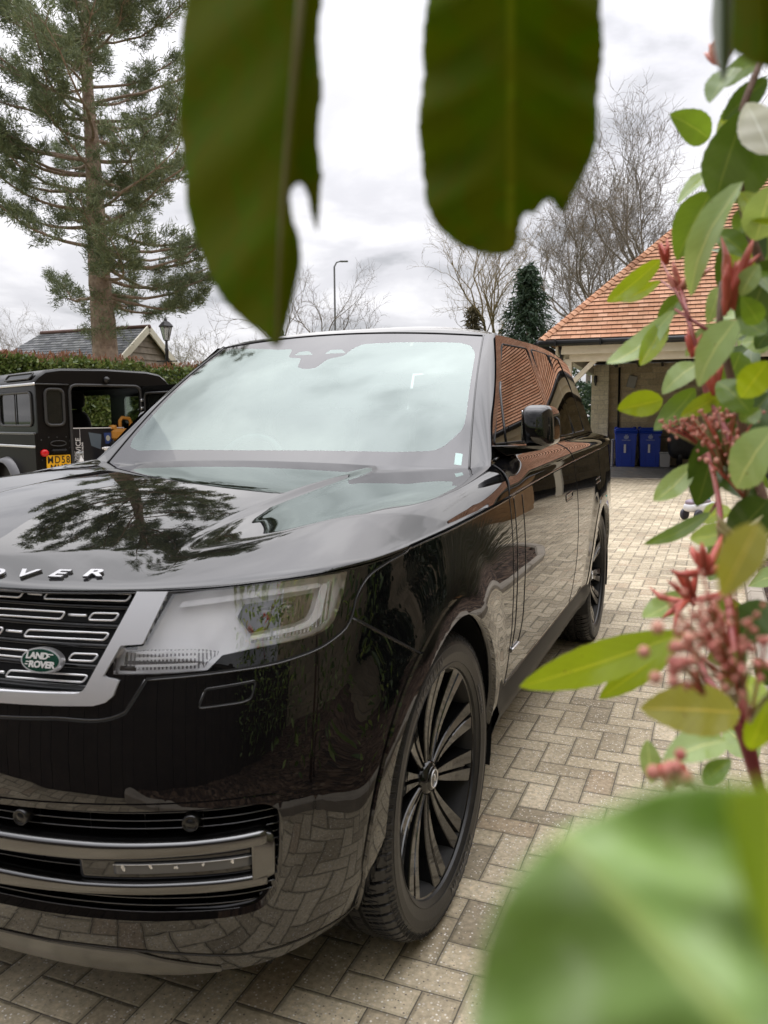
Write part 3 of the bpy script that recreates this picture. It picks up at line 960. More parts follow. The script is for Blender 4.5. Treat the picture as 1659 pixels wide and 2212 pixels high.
# ---- grille
sm = MB()
GRLM = M('satin_grey_frame', (.88, .88, .89), .42, 1.0)
grille = patch('grille_frame', GRILLE_OP, out=.006, depth=.05, cell=.007, mat=GRLM, holes=[both(GRILLE_I)])
patch('grille_backing', both([(0,1.028),(.63,1.03),(.5,.815),(0,.80)]), out=-.05, cell=.03, mat=MATT, parent=grille)
gb = MB()
def ribbon_frame(mb, poly, out, r, mat, depth=.02):
    q = []
    P2 = np.asarray(rnd_poly(poly, .006, 3))
    A_ = P2[:, 0]; Z_ = P2[:, 1]
    P = WR(np.abs(A_), Z_, out); P[:, 0] *= np.where(A_ < 0, -1, 1)
    mb.tube([tuple(p) for p in P], r, mat, 6, closed=True)
rows = [(1.0175, .0, [(.344,.553),(.299,.341),(-.296,.296)]),]
rowz = [1.016, .978, .940, .899, .858]
def slot(mb, a0, a1, z, hz=.0068):
    sl = .006
    f_ = lambda a: 0.006 * abs(a) / .55
    for sg in (1, -1):
        c = [(a0 + sl, z + hz + f_(a0)), (a1 + sl * .6, z + hz + f_(a1)), (a1 - sl, z - hz + f_(a1)), (a0 - sl * .6, z - hz + f_(a0))]
        ribbon_frame(mb, [(sg * a, zz) for a, zz in c], -.012, .0021, SILV)
def dash(mb, a0, a1, z):
    for sg in (1, -1):
        q_ = np.linspace(a0, a1, 6)
        P = WR(q_, np.full(6, z + .0015 + .006 * a0 / .55), -.014); P[:, 0] *= sg
        mb.tube([tuple(p) for p in P], .0028, SILV, 6)
slot(gb, .350, .545, rowz[0]); dash(gb, .304, .340, rowz[0]); slot(gb, .10, .292, rowz[0]); dash(gb, .055, .09, rowz[0])
slot(gb, .460, .521, rowz[1]); dash(gb, .410, .451, rowz[1]); slot(gb, .20, .400, rowz[1]); dash(gb, .155, .19, rowz[1]); slot(gb, .01, .145, rowz[1])
slot(gb, .312, .502, rowz[2]); dash(gb, .262, .302, rowz[2]); slot(gb, .07, .252, rowz[2]); dash(gb, .02, .058, rowz[2])
slot(gb, .423, .482, rowz[3]); slot(gb, .14, .322, rowz[3]); dash(gb, .095, .13, rowz[3])
slot(gb, .277, .462, rowz[4]); dash(gb, .230, .268, rowz[4]); slot(gb, .03, .22, rowz[4])
gb.build('grille_bars', grille)
# black cross-web just behind the bars
gw = MB()
for z in (1.035, .997, .959, .920, .879, .838):
    q_ = np.linspace(-.56, .56, 40); P = WR(np.abs(q_), np.full(40, z), -.035); P[:, 0] *= np.sign(q_)
    gw.tube([tuple(p) for p in P], .007, GLOSSB, 6)
gw.build('grille_web', grille)

def on_surface(a, z, out):
    p = WR(np.array([abs(a)]), np.array([z]), out)[0]; n = surf_n(WR, np.array([abs(a)]), np.array([z]))[0]
    if a < 0: p[0] *= -1; n[0] *= -1
    return Vector(p), Vector(n)
def frame_at(a, z, out=0):
    p, n = on_surface(a, z, out)
    x = Vector((0, 0, 1)).cross(n).normalized(); y = n.cross(x)
    return Matrix((x, y, n)).transposed().to_4x4(), p
bd = MB()
Rm, p = frame_at(.369, .898, .004)
mw = Matrix.Translation(p) @ Rm
GREENB = M('badge_green', (.008, .045, .028), .18)
ell = lambda a, b, n=40: [(a * math.cos(2*PI*k/n), b * math.sin(2*PI*k/n)) for k in range(n)]
def ell_disc(a, b, z0, z1, mat):
    V = [mw @ Vector((x, y, z0)) for x, y in ell(a, b)] + [mw @ Vector((x * .97, y * .97, z1)) for x, y in ell(a, b)]
    n = 40
    bd.add(V, [(i, (i+1) % n, n + (i+1) % n, n + i) for i in range(n)] + [tuple(range(n, 2*n))], mat)
ell_disc(.0475, .0265, -.012, .002, SILV); ell_disc(.0435, .0230, .0, .0032, GREENB)
bdo = bd.build('badge', grille)
lt = MB()
WHT = M('badge_lettering', (.62, .62, .60), .25)
for txt, dx, dy in (('LAND', -.008, .0085), ('ROVER', .004, -.0085)):
    me = text_mesh(txt, .0175, .0006, .0007, .12, .95, sx=1.12)
    lt.mesh(me, WHT, mw @ Matrix.Translation((dx, dy, .0042)))
for (x0, y0, x1, y1) in ((.018,.012,.030,.012),(.016,.0075,.022,.0075),(-.032,-.0045,-.024,-.0045),(-.034,-.0095,-.027,-.0095)):
    lt.add([mw @ Vector(p) for p in ((x0,y0,.0047),(x1,y1,.0047),(x1,y1+.0022,.0047),(x0,y0+.0022,.0047))], [(0,1,2,3)], WHT)
lt.build('badge_lettering', bdo, recalc=False)

# bonnet lettering
LET = [('R', -.410), ('A', -.335), ('N', -.260), ('G', -.185), ('E', -.110), ('R', .110), ('O', .188), ('V', .266), ('E', .343), ('R', .420)]
LETM = M('letter_silver', (.42, .42, .43), .3, .9)
LETS = M('letter_side', (.02, .02, .02), .3)
for ch, tx in LET:
    sy = np.interp(abs(tx), [0, .2, .405, .6], [-.79, -.782, -.742, -.66])
    z0_ = bonnet_z(tx, sy)
    e_ = .02
    zs_ = bonnet_z(tx, sy + .016); zt_ = bonnet_z(tx, sy + .058)
    up = Vector((0, .042, zt_ - zs_)).normalized()
    xa = Vector((1, (np.interp(abs(tx) + e_, [0, .2, .405, .6], [-.79, -.782, -.742, -.66]) - sy) / e_ * (1 if tx > 0 else -1), 0)).normalized()
    nn_ = xa.cross(up).normalized(); up = nn_.cross(xa)
    mwl = Matrix.Translation(Vector((tx, sy + .036, (zs_ + zt_) / 2 - .0)) + nn_ * .003) @ Matrix((xa, up, nn_)).transposed().to_4x4()
    me = text_mesh(ch, .043, .0025, .0012, .16, sx=1.55)
    l_ = MB(); l_.mesh(me, LETM, mwl); 
    l_.build('bonnet_letter', bonnet, recalc=False)

# ---- headlamps
HL_HOUS = M('lamp_housing', (.98, .98, 1.0), .45, .0)
DRL = M('light_guide', (.9, .9, .92), .2)
RIBB = noisy('ribbed_reflector', (.35, .35, .37), (.62, .62, .64), 40, .2, metal=.8)
t_ = NT(RIBB); wv = t_.new('ShaderNodeTexWave'); wv.inputs['Scale'].default_value = 60; t_.l.new(t_.coord(), wv.inputs[0])
t_.l.new(t_.bump(wv.outputs[1], .6, .004), t_.b.inputs['Normal'])
for sd in 'LR':
    lens = patch('headlight', LAMP, out=.001, depth=.012, cell=.006, mat=LENS, side=sd)
    P2 = lambda nm, poly, out, mat, depth=.0, cell=.008: patch(nm, poly, out=out, depth=depth, cell=cell, mat=mat, side=sd, parent=lens)
    P2('lamp_housing', LAMP, -.030, HL_HOUS, -.030)
    P2('light_guide', [(.652,1.006),(.80,1.020),(.97,1.028),(.965,1.038),(.80,1.031),(.657,1.017)], -.012, DRL, .006)
    P2('light_guide', [(.972,1.032),(.990,1.036),(.962,.972),(.940,.955),(.900,.948),(.80,.938),(.80,.945),(.900,.956),(.932,.964),(.946,.980)], -.012, DRL, .006)
    P2('projector_surround', [(.80,.952),(.895,.962),(.925,.970),(.938,.985),(.955,1.018),(.90,1.016),(.79,1.008),(.775,.985)], -.020, GLOSSB, .02)
    P2('ribbed_reflector', [(.80,.932),(.93,.942),(.975,.962),(1.000,1.035),(.992,1.040),(.960,.968),(.925,.950),(.80,.938)], -.008, RIBB, .004)
    P2('lamp_bezel', [(.532,.884),(.700,.888),(.715,.905),(.740,.918),(.70,.925),(.585,.925),(.536,.920)], -.030, RIBB, .0)
    for zz0 in (.891, .905, .916):
        P2('light_guide', [(.565,zz0),(.690,zz0+.004),(.692,zz0+.009),(.567,zz0+.005)], -.010, DRL, .004)
    pj = MB()
    for aa_, zz_0 in ((.885, .990), (.835, .984)):
        Rm, p = frame_at(aa_ if sd == 'L' else -aa_, zz_0, -.012)
        mwp = Matrix.Translation(p) @ Rm
        prof = [(0, .010), (.010, .008), (.017, .0), (.020, -.004), (.022, -.004), (.022, -.012)]
        V = []; F = []; n = 24
        for r, h_ in prof:
            V += [mwp @ Vector((r * math.cos(2*PI*k/n), r * math.sin(2*PI*k/n) * .7, h_)) for k in range(n)]
        for i in range(len(prof) - 1): F += [(i*n+k, i*n+(k+1) % n, (i+1)*n+(k+1) % n, (i+1)*n+k) for k in range(n)]
        pj.add(V, F, GLOSSB, True)
    pj.build('projector', lens)

# ---- lower intake, skid bar, fog strip
_rim = rnd_poly([(a * 1.012, .4835 + (z - .4835) * 1.05) for a, z in INTAKE_P], .02, 4)
_rin = rnd_poly([(a * .984, .4835 + (z - .4835) * .95) for a, z in INTAKE_P], .02, 4)
intk = patch('lower_intake', _rim, out=.004, depth=.07, cell=.005, mat=PAINT, holes=[_rin])
patch('intake_backing', INTAKE_P, out=-.065, cell=.03, mat=MATT, parent=intk)
SLATM = M('slat_edge', (.16, .16, .16), .2, .9)
sl = MB()
for k, z in enumerate(list(np.arange(.376, .622, .0165))):
    amax = .848 if .40 < z < .61 else .80
    q_ = np.linspace(-amax, amax, 90)
    zq = z + .020 * (np.abs(q_) / .8) ** 2 * (1 if z > .48 else .5)
    zq = np.minimum(zq, np.interp(np.abs(q_), [0,.25,.53,.77,.83,.86],[.598,.603,.614,.622,.618,.60]))
    P = WR(np.abs(q_), zq, -.018); P[:, 0] *= np.sign(q_)
    P2_ = WR(np.abs(q_), zq - .002, -.05); P2_[:, 0] *= np.sign(q_)
    n = len(q_)
    V = np.vstack([P, P2_]); sl.add(V, [(i, i+1, n+i+1, n+i) for i in range(n-1)], GLOSSB)
    sl.tube([tuple(p) for p in P], .0016, SLATM, 5)
for aa_ in np.arange(-.8, .81, .115):
    P = WR(np.full(12, abs(aa_)), np.linspace(.385, .60, 12), -.03); P[:, 0] *= np.sign(aa_) if aa_ else 1
    sl.tube([tuple(p) for p in P], .002, GLOSSB, 4)
sl.build('intake_slats', intk)

def beam(mb, a_list, zlo, zhi, out, thick, mat, rnd=.35, sg=1):
    """a rounded bar following the body"""
    K = 14; V = []
    for a, z0, z1 in zip(a_list, zlo, zhi):
        zc_, hz = (z0 + z1) / 2, (z1 - z0) / 2
        for k in range(K):
            th = -PI/2 + PI * k / (K - 1)
            cz_, co = math.sin(th), math.cos(th)
            zk = zc_ + hz * np.sign(cz_) * abs(cz_) ** rnd
            ok = out - thick + thick * abs(co) ** rnd
            p = WR(np.array([abs(a)]), np.array([zk]), ok)[0]
            V.append((p[0] * (1 if a >= 0 else -1), p[1], p[2]))
    n = len(a_list)
    F = [(i*K+k, (i+1)*K+k, (i+1)*K+k+1, i*K+k+1) for i in range(n-1) for k in range(K-1)]
    F += [tuple(range(K)), tuple((n-1)*K+k for k in range(K))][::1]
    mb.add(V, F, mat, True)
sb = MB()
q_ = np.linspace(-.812, .812, 120); aq = np.abs(q_)
top0 = np.interp(aq, [0,.25,.5,.67,.805],[.548,.549,.553,.560,.571]); top1 = np.interp(aq, [0,.24,.455,.79],[.503,.504,.508,.534])
low0 = np.interp(aq, [0,.24,.455,.79],[.466,.466,.464,.478]); low1 = np.interp(aq, [0,.228,.52,.79],[.420,.421,.437,.447])
beam(sb, q_, top1, top0, .020, .040, GRAPH, .45)
beam(sb, q_, low1, low0, .018, .040, GRAPH, .45)
for sg in (1, -1):
    q2 = sg * np.linspace(.785, .826, 8)
    beam(sb, q2, np.interp(np.abs(q2), [.785,.826],[.447,.462]), np.interp(np.abs(q2), [.785,.80,.826],[.569,.571,.558]), .0195, .040, GRAPH, .45)
skid = sb.build('bumper_bar', CAR, recalc=True)
pb = MB()
for sg in (1, -1):
    q3 = np.linspace(.455, .79, 40)
    beam(pb, sg * q3, np.interp(q3, [.455,.79],[.464,.478]), np.interp(q3, [.455,.79],[.508,.534]), .004, .02, GLOSSB, .2)
q3 = np.linspace(-.455, .455, 40)
beam(pb, q3, np.full(40, .468), np.full(40, .502), -.03, .02, MATT, .2)
pb.build('bar_insert', skid)
FOGM = M('fog_lens', (.10, .10, .10), .12)
LEDM = M('led_reflector', (.8, .8, .8), .15, .6)
for sg in (1, -1):
    fg = MB()
    q3 = np.linspace(.527, .785, 30)
    beam(fg, sg * q3, np.interp(q3, [.527,.79],[.481,.494]), np.interp(q3, [.527,.79],[.505,.518]), .0075, .01, FOGM, .2)
    P = WR(q3, np.interp(q3, [.527,.79],[.5035,.5165]), .010); P[:, 0] *= sg
    fg.tube([tuple(p) for p in P], .0011, LEDM, 5)
    fgo = fg.build('fog_lamp', skid)
    ld = MB()
    for a_ in (.548, .60, .648, .697, .75):
        p, n_ = on_surface(sg * a_, .499, .0085)
        zc_ = np.interp(a_, [.527,.79],[.497,.510])
        p.z = zc_
        for k in range(4):
            dx = Vector((random.uniform(-.004,.004), 0, random.uniform(-.004,.004)))
            ld.box(p + dx, (.006 if a_ < .56 else .0035, .002, .007 if a_ < .56 else .004), LEDM, rot=Matrix.Rotation(random.uniform(0, 1.5), 3, 'Y'))
    ld.build('led_cluster', fgo)
# parking sensors
for a_, z_ in ((.329,.580),(.677,.590),(1.090,.462),(-.329,.580),(-.677,.590),(-1.09,.462)):
    ps = MB(); Rm, p = frame_at(a_, z_, .004 if abs(a_) < 1 else .0005)
    mwp = Matrix.Translation(p) @ Rm; n = 28
    r0 = .0165 if abs(a_) < 1 else .014
    prof = [(0, .0015), (r0*.45, .0015), (r0*.55, -.0005), (r0*.78, -.0005), (r0*.85, .002), (r0, .001), (r0*1.05, -.02)]
    V = []; F = []
    for r, h_ in prof: V += [mwp @ Vector((r * math.cos(2*PI*k/n), r * math.sin(2*PI*k/n), h_)) for k in range(n)]
    for i in range(len(prof) - 1): F += [(i*n+k, i*n+(k+1) % n, (i+1)*n+(k+1) % n, (i+1)*n+k) for k in range(n)]
    ps.add(V, F, TRIM if abs(a_) < 1 else PAINT, True); ps.build('parking_sensor', CAR)

# washer covers and number of shut lines
seam(sm, SEAM1, side=-1)
seam(sm, [(1.036,.955),(1.315,.789)], side=-1)
seam(sm, [(.594,.868),(.580,.845),(.564,.819),(.555,.805),(.536,.796),(.40,.785),(.263,.776),(0,.770)], side=-1)
wash = rnd_poly([(.709,.849),(.805,.859),(.794,.828),(.777,.823),(.696,.816)], .006, 3)
seam(sm, wash + [wash[0]], smooth=False, w=.003, hi=.0014)
seam(sm, [(.0,.290),(.2,.291),(.557,.296),(.8,.275),(1.0,.268),(1.13,.285)], side=-1)
for k, a_ in enumerate((DF, DB)):
    b0 = .455
    pts = [(a_, lip(a_) - .004), (a_ + .012, 1.0), (a_ + .018, .85), (a_ + .012, .65), (a_ - .01, b0)] if k == 0 else [(a_ - .03, lip(a_) - .004), (a_ + .02, 1.0), (a_ + .035, .85), (a_ + .02, .65), (a_ - .06, b0)]
    seam(sm, pts, w=.005, hi=.0016)
    S0 = [(.66 + .13 * w_, w_) for w_ in np.linspace(0, 1, 8)] if k == 0 else [(2.03 - .03 - .04 * w_, w_) for w_ in np.linspace(0, 1, 8)]
    q = np.array(S0); P = SHO(q[:, 0], q[:, 1]); 
    for sg in (1, -1):
        sm.tube([(p[0] * sg + .0005, p[1], p[2]) for p in P], .0028, MATT, 6)
        sm.tube([(p[0] * sg + .0005, p[1] + .004, p[2]) for p in P], .0018, PAINT, 6)
seam(sm, [(DR - .02, lip(DR) - .004), (DR, 1.0), (DR - .02, .86)], w=.005)
seam(sm, [(DF, .457), (DF + 1.0, .450), (A0 + 2.52, .445)], w=.006, hi=.002, side=1)
# crease along the doors: a fine bright edge
q_ = np.linspace(DF, A0 + 3.6, 120); P = WR(q_, lip(q_) - .004, .0004)
for sg in (1, -1): sm.tube([(p[0] * sg, p[1], p[2]) for p in P], .003, PAINT, 6)
P = SID(np.linspace(.84, 4.1, 80), belt(np.linspace(.84, 4.1, 80)) + .006)
for sg in (1, -1): sm.tube([((p[0] + .002) * sg, p[1], p[2]) for p in P], .006, GLOSSB, 8)
for sg in (1, -1):
    P = WSF(np.full(30, .992), np.linspace(-.02, 1, 30)); sm.tube([((p[0] + .004) * sg, p[1], p[2] + .001) for p in P], .0035, GLOSSB, 6)
P = WSF(np.linspace(-1, 1, 40), np.full(40, 1.0)); sm.tube([(p[0], p[1], p[2] + .001) for p in P], .0035, MATT, 6)
sm.build('shut_lines', CAR)

# side vent blade and door handle
for sg in 'LR':
    k = 1 if sg == 'L' else -1
    gv = MB()
    seam(gv, [(DF + .060, 1.098), (DF + .075, .95), (DF + .072, .80), (DF + .045, .60), (DF + .030, .565)], sides=sg, w=.004, hi=.0022)
    seam(gv, [(DF + .185, 1.098), (DF + .200, .95), (DF + .190, .78), (DF + .165, .62), (DF + .140, .585), (DF + .030, .565)], sides=sg, w=.004, hi=.0022)
    q_ = np.linspace(DF + .03, DF + .13, 10); P = WR(q_, np.full(10, .571), .004); P[:, 0] *= k
    gv.tube([tuple(p) for p in P], .006, SILV, 6)
    gv.build('side_vent', CAR)
for a_ in (A0 + 1.72, A0 + 2.72):
    for sg in 'LR':
        hm = MB()
        hp = rnd_poly([(a_, .985), (a_ + .19, .990), (a_ + .19, 1.022), (a_, 1.017)], .014, 5)
        seam(hm, hp + [hp[0]], sides=sg, smooth=False, w=.005, hi=.0032)
        hm.build('door_handle', CAR)
# sill strip
for sg in (1, -1):
    ss = MB(); q_ = np.linspace(2.03, A0 + 2.56, 60)
    P = WR(q_, np.full(60, .318), .012); ss.tube([(p[0] * sg, p[1], p[2]) for p in P], .007, GRAPH, 8)
    P = WR(q_, np.full(60, .39), .010)
    P1 = WR(q_, np.full(60, .45), .0); P2_ = WR(q_, np.full(60, .40), .022); P3 = WR(q_, np.full(60, .33), .024); P4 = WR(q_, np.full(60, .27), -.06)
    n = 60; V = []
    for X in (P1, P2_, P3, P4): V += [(p[0] * sg, p[1], p[2]) for p in X]
    ss.add(V, [(r*n+i, r*n+i+1, (r+1)*n+i+1, (r+1)*n+i) for r in range(3) for i in range(n-1)], SILLM, True)
    ss.build('sill_cover', CAR)

# arch trims and wheel wells
for c, nm in ((A0, 'arch_trim'), (A0 + 2.997, 'arch_trim')):
    for sd in 'LR':
        if c < 2:
            outer = [(c + TRIM_R, .30)] + [(c + rr * math.cos(a), .40 + rr * math.sin(a)) for a in np.linspace(-.08, PI, 70) for rr in (TRIM_R - .030 * float(sstep(a, 2.0, PI)),)] + [(c - .455, .33), (c - .43, .25), (c - .41, .232)]
            inner = arch_poly(c, ARCH_R - .003)
        else:
            outer = [(c + TRIM_R * 1.0, .30)] + circ(c, .40, TRIM_R, -5, 180, 70) + [(c - TRIM_R, .30)]
            inner = [(c + ARCH_R * 1.02, .20)] + circ(c, .40, ARCH_R - .004, 0, 180, 60) + [(c - ARCH_R * .96, .1)]
        at = patch(nm, outer, out=.007 if c < 2 else .003, depth=.03, cell=.012, mat=PAINT, holes=[inner], side=sd)
        wl_ = MB(); k = 1 if sd == 'L' else -1
        V = []; n = 41
        cs_ = plan(np.array([c]))[0][0]
        for rr, xx in ((ARCH_R - .002, .970), (ARCH_R + .02, .94), (ARCH_R + .02, .60)):
            for j in range(n):
                an = PI * j / (n-1) * 1.2 - .1 * PI
                fr_ = float(sstep(an, 1.9, 2.5)) if c < 2 else 0
                r2 = rr + .03 * fr_
                V.append((k * (xx - max(0, xx - .86) * fr_), cs_ + r2 * math.cos(an), .40 + r2 * math.sin(an)))
        wl_.add(V, [(r*n+i, r*n+i+1, (r+1)*n+i+1, (r+1)*n+i) for r in range(2) for i in range(n-1)] + [tuple(2*n+i for i in range(n))], MATT, True)
        wl_.build('wheel_well', CAR)

# undertray, mud flap, cabin
ut = MB()
ut.box((0, 1.7, .30), (1.55, 4.6, .06), MATT)
ut.box((0, -.45, .30), (1.0, .55, .12), MATT)
ut.box((.60, -.52, .21), (.22, .02, .14), MATT, rot=Matrix.Rotation(.2, 3, 'X')); ut.box((-.60, -.52, .21), (.22, .02, .14), MATT, rot=Matrix.Rotation(.2, 3, 'X'))
# splitter lip
q_ = np.linspace(-.75, .75, 60); aq = np.abs(q_)
P = WR(aq, np.full(60, .232), -.0); P[:, 0] *= np.sign(q_)
ut.build('underbody', CAR)
patch('skid_plate', both([(0,.292),(.30,.292),(.545,.290),(.60,.272),(.74,.236),(.62,.222),(.45,.222),(.25,.230),(0,.238)]), out=.005, depth=.03, cell=.012, mat=SKID)

cab = MB()
cab.box((0, 2.6, .62), (1.6, 3.2, .05), MATT)
cab.add([(-.80,.68,1.15),(.80,.68,1.15),(.80,1.02,1.195),(-.80,1.02,1.195),(.80,1.10,1.0),(-.80,1.10,1.0)], [(0,1,2,3),(3,2,4,5)], DASH)
cab.box((-.38, 1.02, 1.20), (.42, .16, .06), DASH, bevel=.02)
cab.box((.05, 1.06, 1.14), (.34, .02, .16), GLOSSB, bevel=.008)
cab.box((0, 4.02, 1.2), (1.3, .04, .8), MATT)
cab.box((0, 2.6, 1.70), (1.2, 2.0, .015), M('headlining', (.25, .24, .22), .8))
dash_o = cab.build('dashboard', CAR)
for tx, sy in ((.40, 1.62), (-.40, 1.62), (.40, 2.62), (-.40, 2.62)):
    st = MB(); st.box((tx, sy, .85), (.52, .5, .16), SEAT, bevel=.05)
    st.box((tx, sy + .26, 1.14), (.50, .13, .58), SEAT, rot=Matrix.Rotation(-.18, 3, 'X'), bevel=.05)
    so = st.build('seat', CAR)
    hr = MB(); hr.box((tx, sy + .33, 1.50), (.26, .10, .17), SEAT, bevel=.04); hr.build('headrest', so)
sw = MB()
mws = Matrix.Translation((-.38, 1.20, 1.12)) @ Matrix.Rotation(R_(68), 4, 'X')
SWM = M('steering_leather', (.12, .12, .12), .4)
sw.tube([mws @ Vector((.185 * math.cos(2*PI*k/40), .185 * math.sin(2*PI*k/40), 0)) for k in range(40)], .016, SWM, 10, closed=True)
sw.box(mws @ Vector((0, 0, 0)), (.16, .04, .12), SWM, rot=mws.to_3x3(), bevel=.02)
for an in (0, PI, -PI/2):
    sw.tube([mws @ Vector((.06 * math.cos(an), .06 * math.sin(an), 0)), mws @ Vector((.18 * math.cos(an), .18 * math.sin(an), 0))], .014, SWM, 6)
sw.build('steering_wheel', CAR)
# interior mirror pod
ip = MB(); ip.box((0, 1.30, 1.64), (.22, .03, .07), GLOSSB, bevel=.015); ip.build('interior_mirror', CAR)
# wipers hidden under the bonnet lip: cowl strip
cw = MB(); P = WSF(np.linspace(-1, 1, 40), np.full(40, -.03)); cw.tube([(p[0], p[1] - .005, p[2] - .012) for p in P], .012, MATT, 6); cw.build('scuttle_strip', CAR)

# ---- door mirrors
def superbox(c, r, e1, n=28, m=20, fn=None):
    V = []
    sp_ = lambda x, e: math.copysign(abs(x) ** e, x)
    for i in range(m + 1):
        ph = -PI/2 + PI * i / m
        for j in range(n):
            th = 2 * PI * j / n
            x = sp_(math.cos(ph), e1) * sp_(math.cos(th), e1); y = sp_(math.cos(ph), e1) * sp_(math.sin(th), e1); z = sp_(math.sin(ph), e1)
            if fn: x, y, z = fn(x, y, z)
            V.append((c[0] + r[0] * x, c[1] + r[1] * y, c[2] + r[2] * z))
    F = [(i*n+j, i*n+(j+1) % n, (i+1)*n+(j+1) % n, (i+1)*n+j) for i in range(m) for j in range(n)]
    return V, F
for sg in (1, -1):
    mm = MB()
    ds = 0 if sg > 0 else .20
    dt = 0 if sg > 0 else -.035
    def shp(x, y, z):
        return x * (1 - .18 * (1 - y) * .5) - .06 * z, y * (1 - .10 * x), z * (1 - .10 * (1 + y) * .5)
    V, F = superbox((.988 + dt, 1.085 + ds, 1.340), (.068, .118, .082), .52, 56, 36, shp)
    mm.add([(p[0] * sg, p[1], p[2]) for p in V], F, PAINT, True)
    mo = mm.build('door_mirror', CAR)
    ma = MB()
    V = [(.855,.84,1.272),(.855,1.06,1.272),(1.02+dt,1.10+ds,1.268),(1.035+dt,1.02+ds,1.268),(.90,.90,1.232),(.90,1.04,1.232),(.99+dt,1.08+ds,1.250),(1.0+dt,1.03+ds,1.250)]
    ma.add([(p[0] * sg, p[1], p[2]) for p in V], [(0,1,2,3),(4,7,6,5),(0,3,7,4),(1,5,6,2),(3,2,6,7),(0,4,5,1)], GLOSSB)
    ma.build('mirror_arm', mo, bevel=.004)
    mg = MB(); mg.box(((.93 + dt) * sg, 1.10 + ds, 1.338), (.006, .17, .12), CHROME, bevel=.002); mg.build('mirror_glass', mo)

# ---- wheels
WR_, RR_ = .406, .300
def tyre_mesh():
    prof = [(.298,-.115),(.302,-.128),(.318,-.137),(.345,-.1425),(.368,-.141),(.386,-.133),(.3955,-.121),(.4015,-.108),
            (.4035,-.096),(.4045,-.075),(.4048,-.062),(.397,-.0605),(.397,-.0495),(.4055,-.048),(.406,-.020),(.3975,-.0185),(.3975,-.0075),(.406,-.006),(.406,.006)]
    full = prof[:-1] + [(r, -x) for r, x in reversed(prof[:-1])]
    n = 1512
    th = np.linspace(0, 2*PI, n, endpoint=False)
    NB = 72
    V = np.zeros((len(full), n, 3))
    for i, (r, x) in enumerate(full):
        rr = np.full(n, r); ax = abs(x)
        ph = (th * NB / (2*PI) + (0.35 * (ax - .06) / .05 if ax > .055 else x * 8)) % 1.0
        if .055 < ax <= .136 and r > .383:
            g = (ph < .19); rr = np.where(g, rr - (.008 if ax < .12 else .005), rr)
            g2 = (ph > .55) & (ph < .65) & (ax < .105); rr = np.where(g2, rr - .004, rr)
        elif ax < .05 and r > .4:
            g = (ph < .07); rr = np.where(g, rr - .003, rr)
        if .35 < r < .383: # sidewall shoulder lugs
            rr = np.where((th * NB * 1.0 / (2*PI)) % 1.0 < .5, rr + .0, rr); 
        V[i, :, 0] = x * np.where((ax > .139), 1.0, 1.0)
        V[i, :, 1] = rr * np.cos(th); V[i, :, 2] = rr * np.sin(th)
    m = len(full)
    I, J = np.meshgrid(np.arange(m - 1), np.arange(n), indexing='ij')
    F = np.stack([I*n+J, I*n+(J+1) % n, (I+1)*n+(J+1) % n, (I+1)*n+J], -1).reshape(-1, 4)
    me = mesh_np('tyre', V.reshape(-1, 3), F.copy(), TYRE, False)
    return me
TYM = tyre_mesh()
# sidewall lettering and moulding, outer face at +x
sl_ = MB()
def arc_text(mb, txt, r, th0, size, x, mat, sp):
    for k, ch in enumerate(txt):
        if ch == ' ': continue
        th = th0 - (k - (len(txt) - 1) / 2) * sp
        me = text_mesh(ch, size, .0007, .0006, .0, sx=1.05)
        # seen from +x: y axis points left ... text right = -tangent
        rad = Vector((0, math.cos(th), math.sin(th))); tan = Vector((0, -math.sin(th), math.cos(th)))
        # viewer at +x: right-hand direction for increasing reading is -tan when y grows to the right of the viewer
        m_ = Matrix((-tan, rad, Vector((1, 0, 0)))).transposed().to_4x4()
        if m_.determinant() < 0: m_ = Matrix((tan, rad, Vector((1, 0, 0)))).transposed().to_4x4()
        mb.mesh(me, mat, Matrix.Translation(rad * r + Vector((x, 0, 0))) @ m_)
for th0 in (R_(95), R_(275), R_(5)):
    if th0 < R_(20): arc_text(sl_, '285/40 R23', .333, th0, .014, .1408, TYRET, .034)
    else: arc_text(sl_, 'MICHELIN', .342, th0, .034, .1425, TYRET, .072)
for r, x in ((.366, .1415), (.317, .1375)):
    sl_.tube([(x, r * math.cos(2*PI*k/120), r * math.sin(2*PI*k/120)) for k in range(120)], .0012, TYRE, 5, closed=True)
for k in range(84):
    t0 = 2*PI*(k+.25)/84
    for (ra, rb, xa, xb) in ((.376, .391, .1385, .1300),):
        P = [Vector((xa+.001, ra*math.cos(t0), ra*math.sin(t0))), Vector((xa+.001, ra*math.cos(t0+.036), ra*math.sin(t0+.036))), Vector((xb+.001, rb*math.cos(t0+.036), rb*math.sin(t0+.036))), Vector((xb+.001, rb*math.cos(t0), rb*math.sin(t0)))]
        sl_.tube(P, .0011, TYRE, 4, closed=True)
sl_.build('tmp_sidewall', None, recalc=False)
_sw = bpy.data.objects['tmp_sidewall']; SWM_ = _sw.data; bpy.data.objects.remove(_sw); SWM_.name = 'sidewall_lettering'
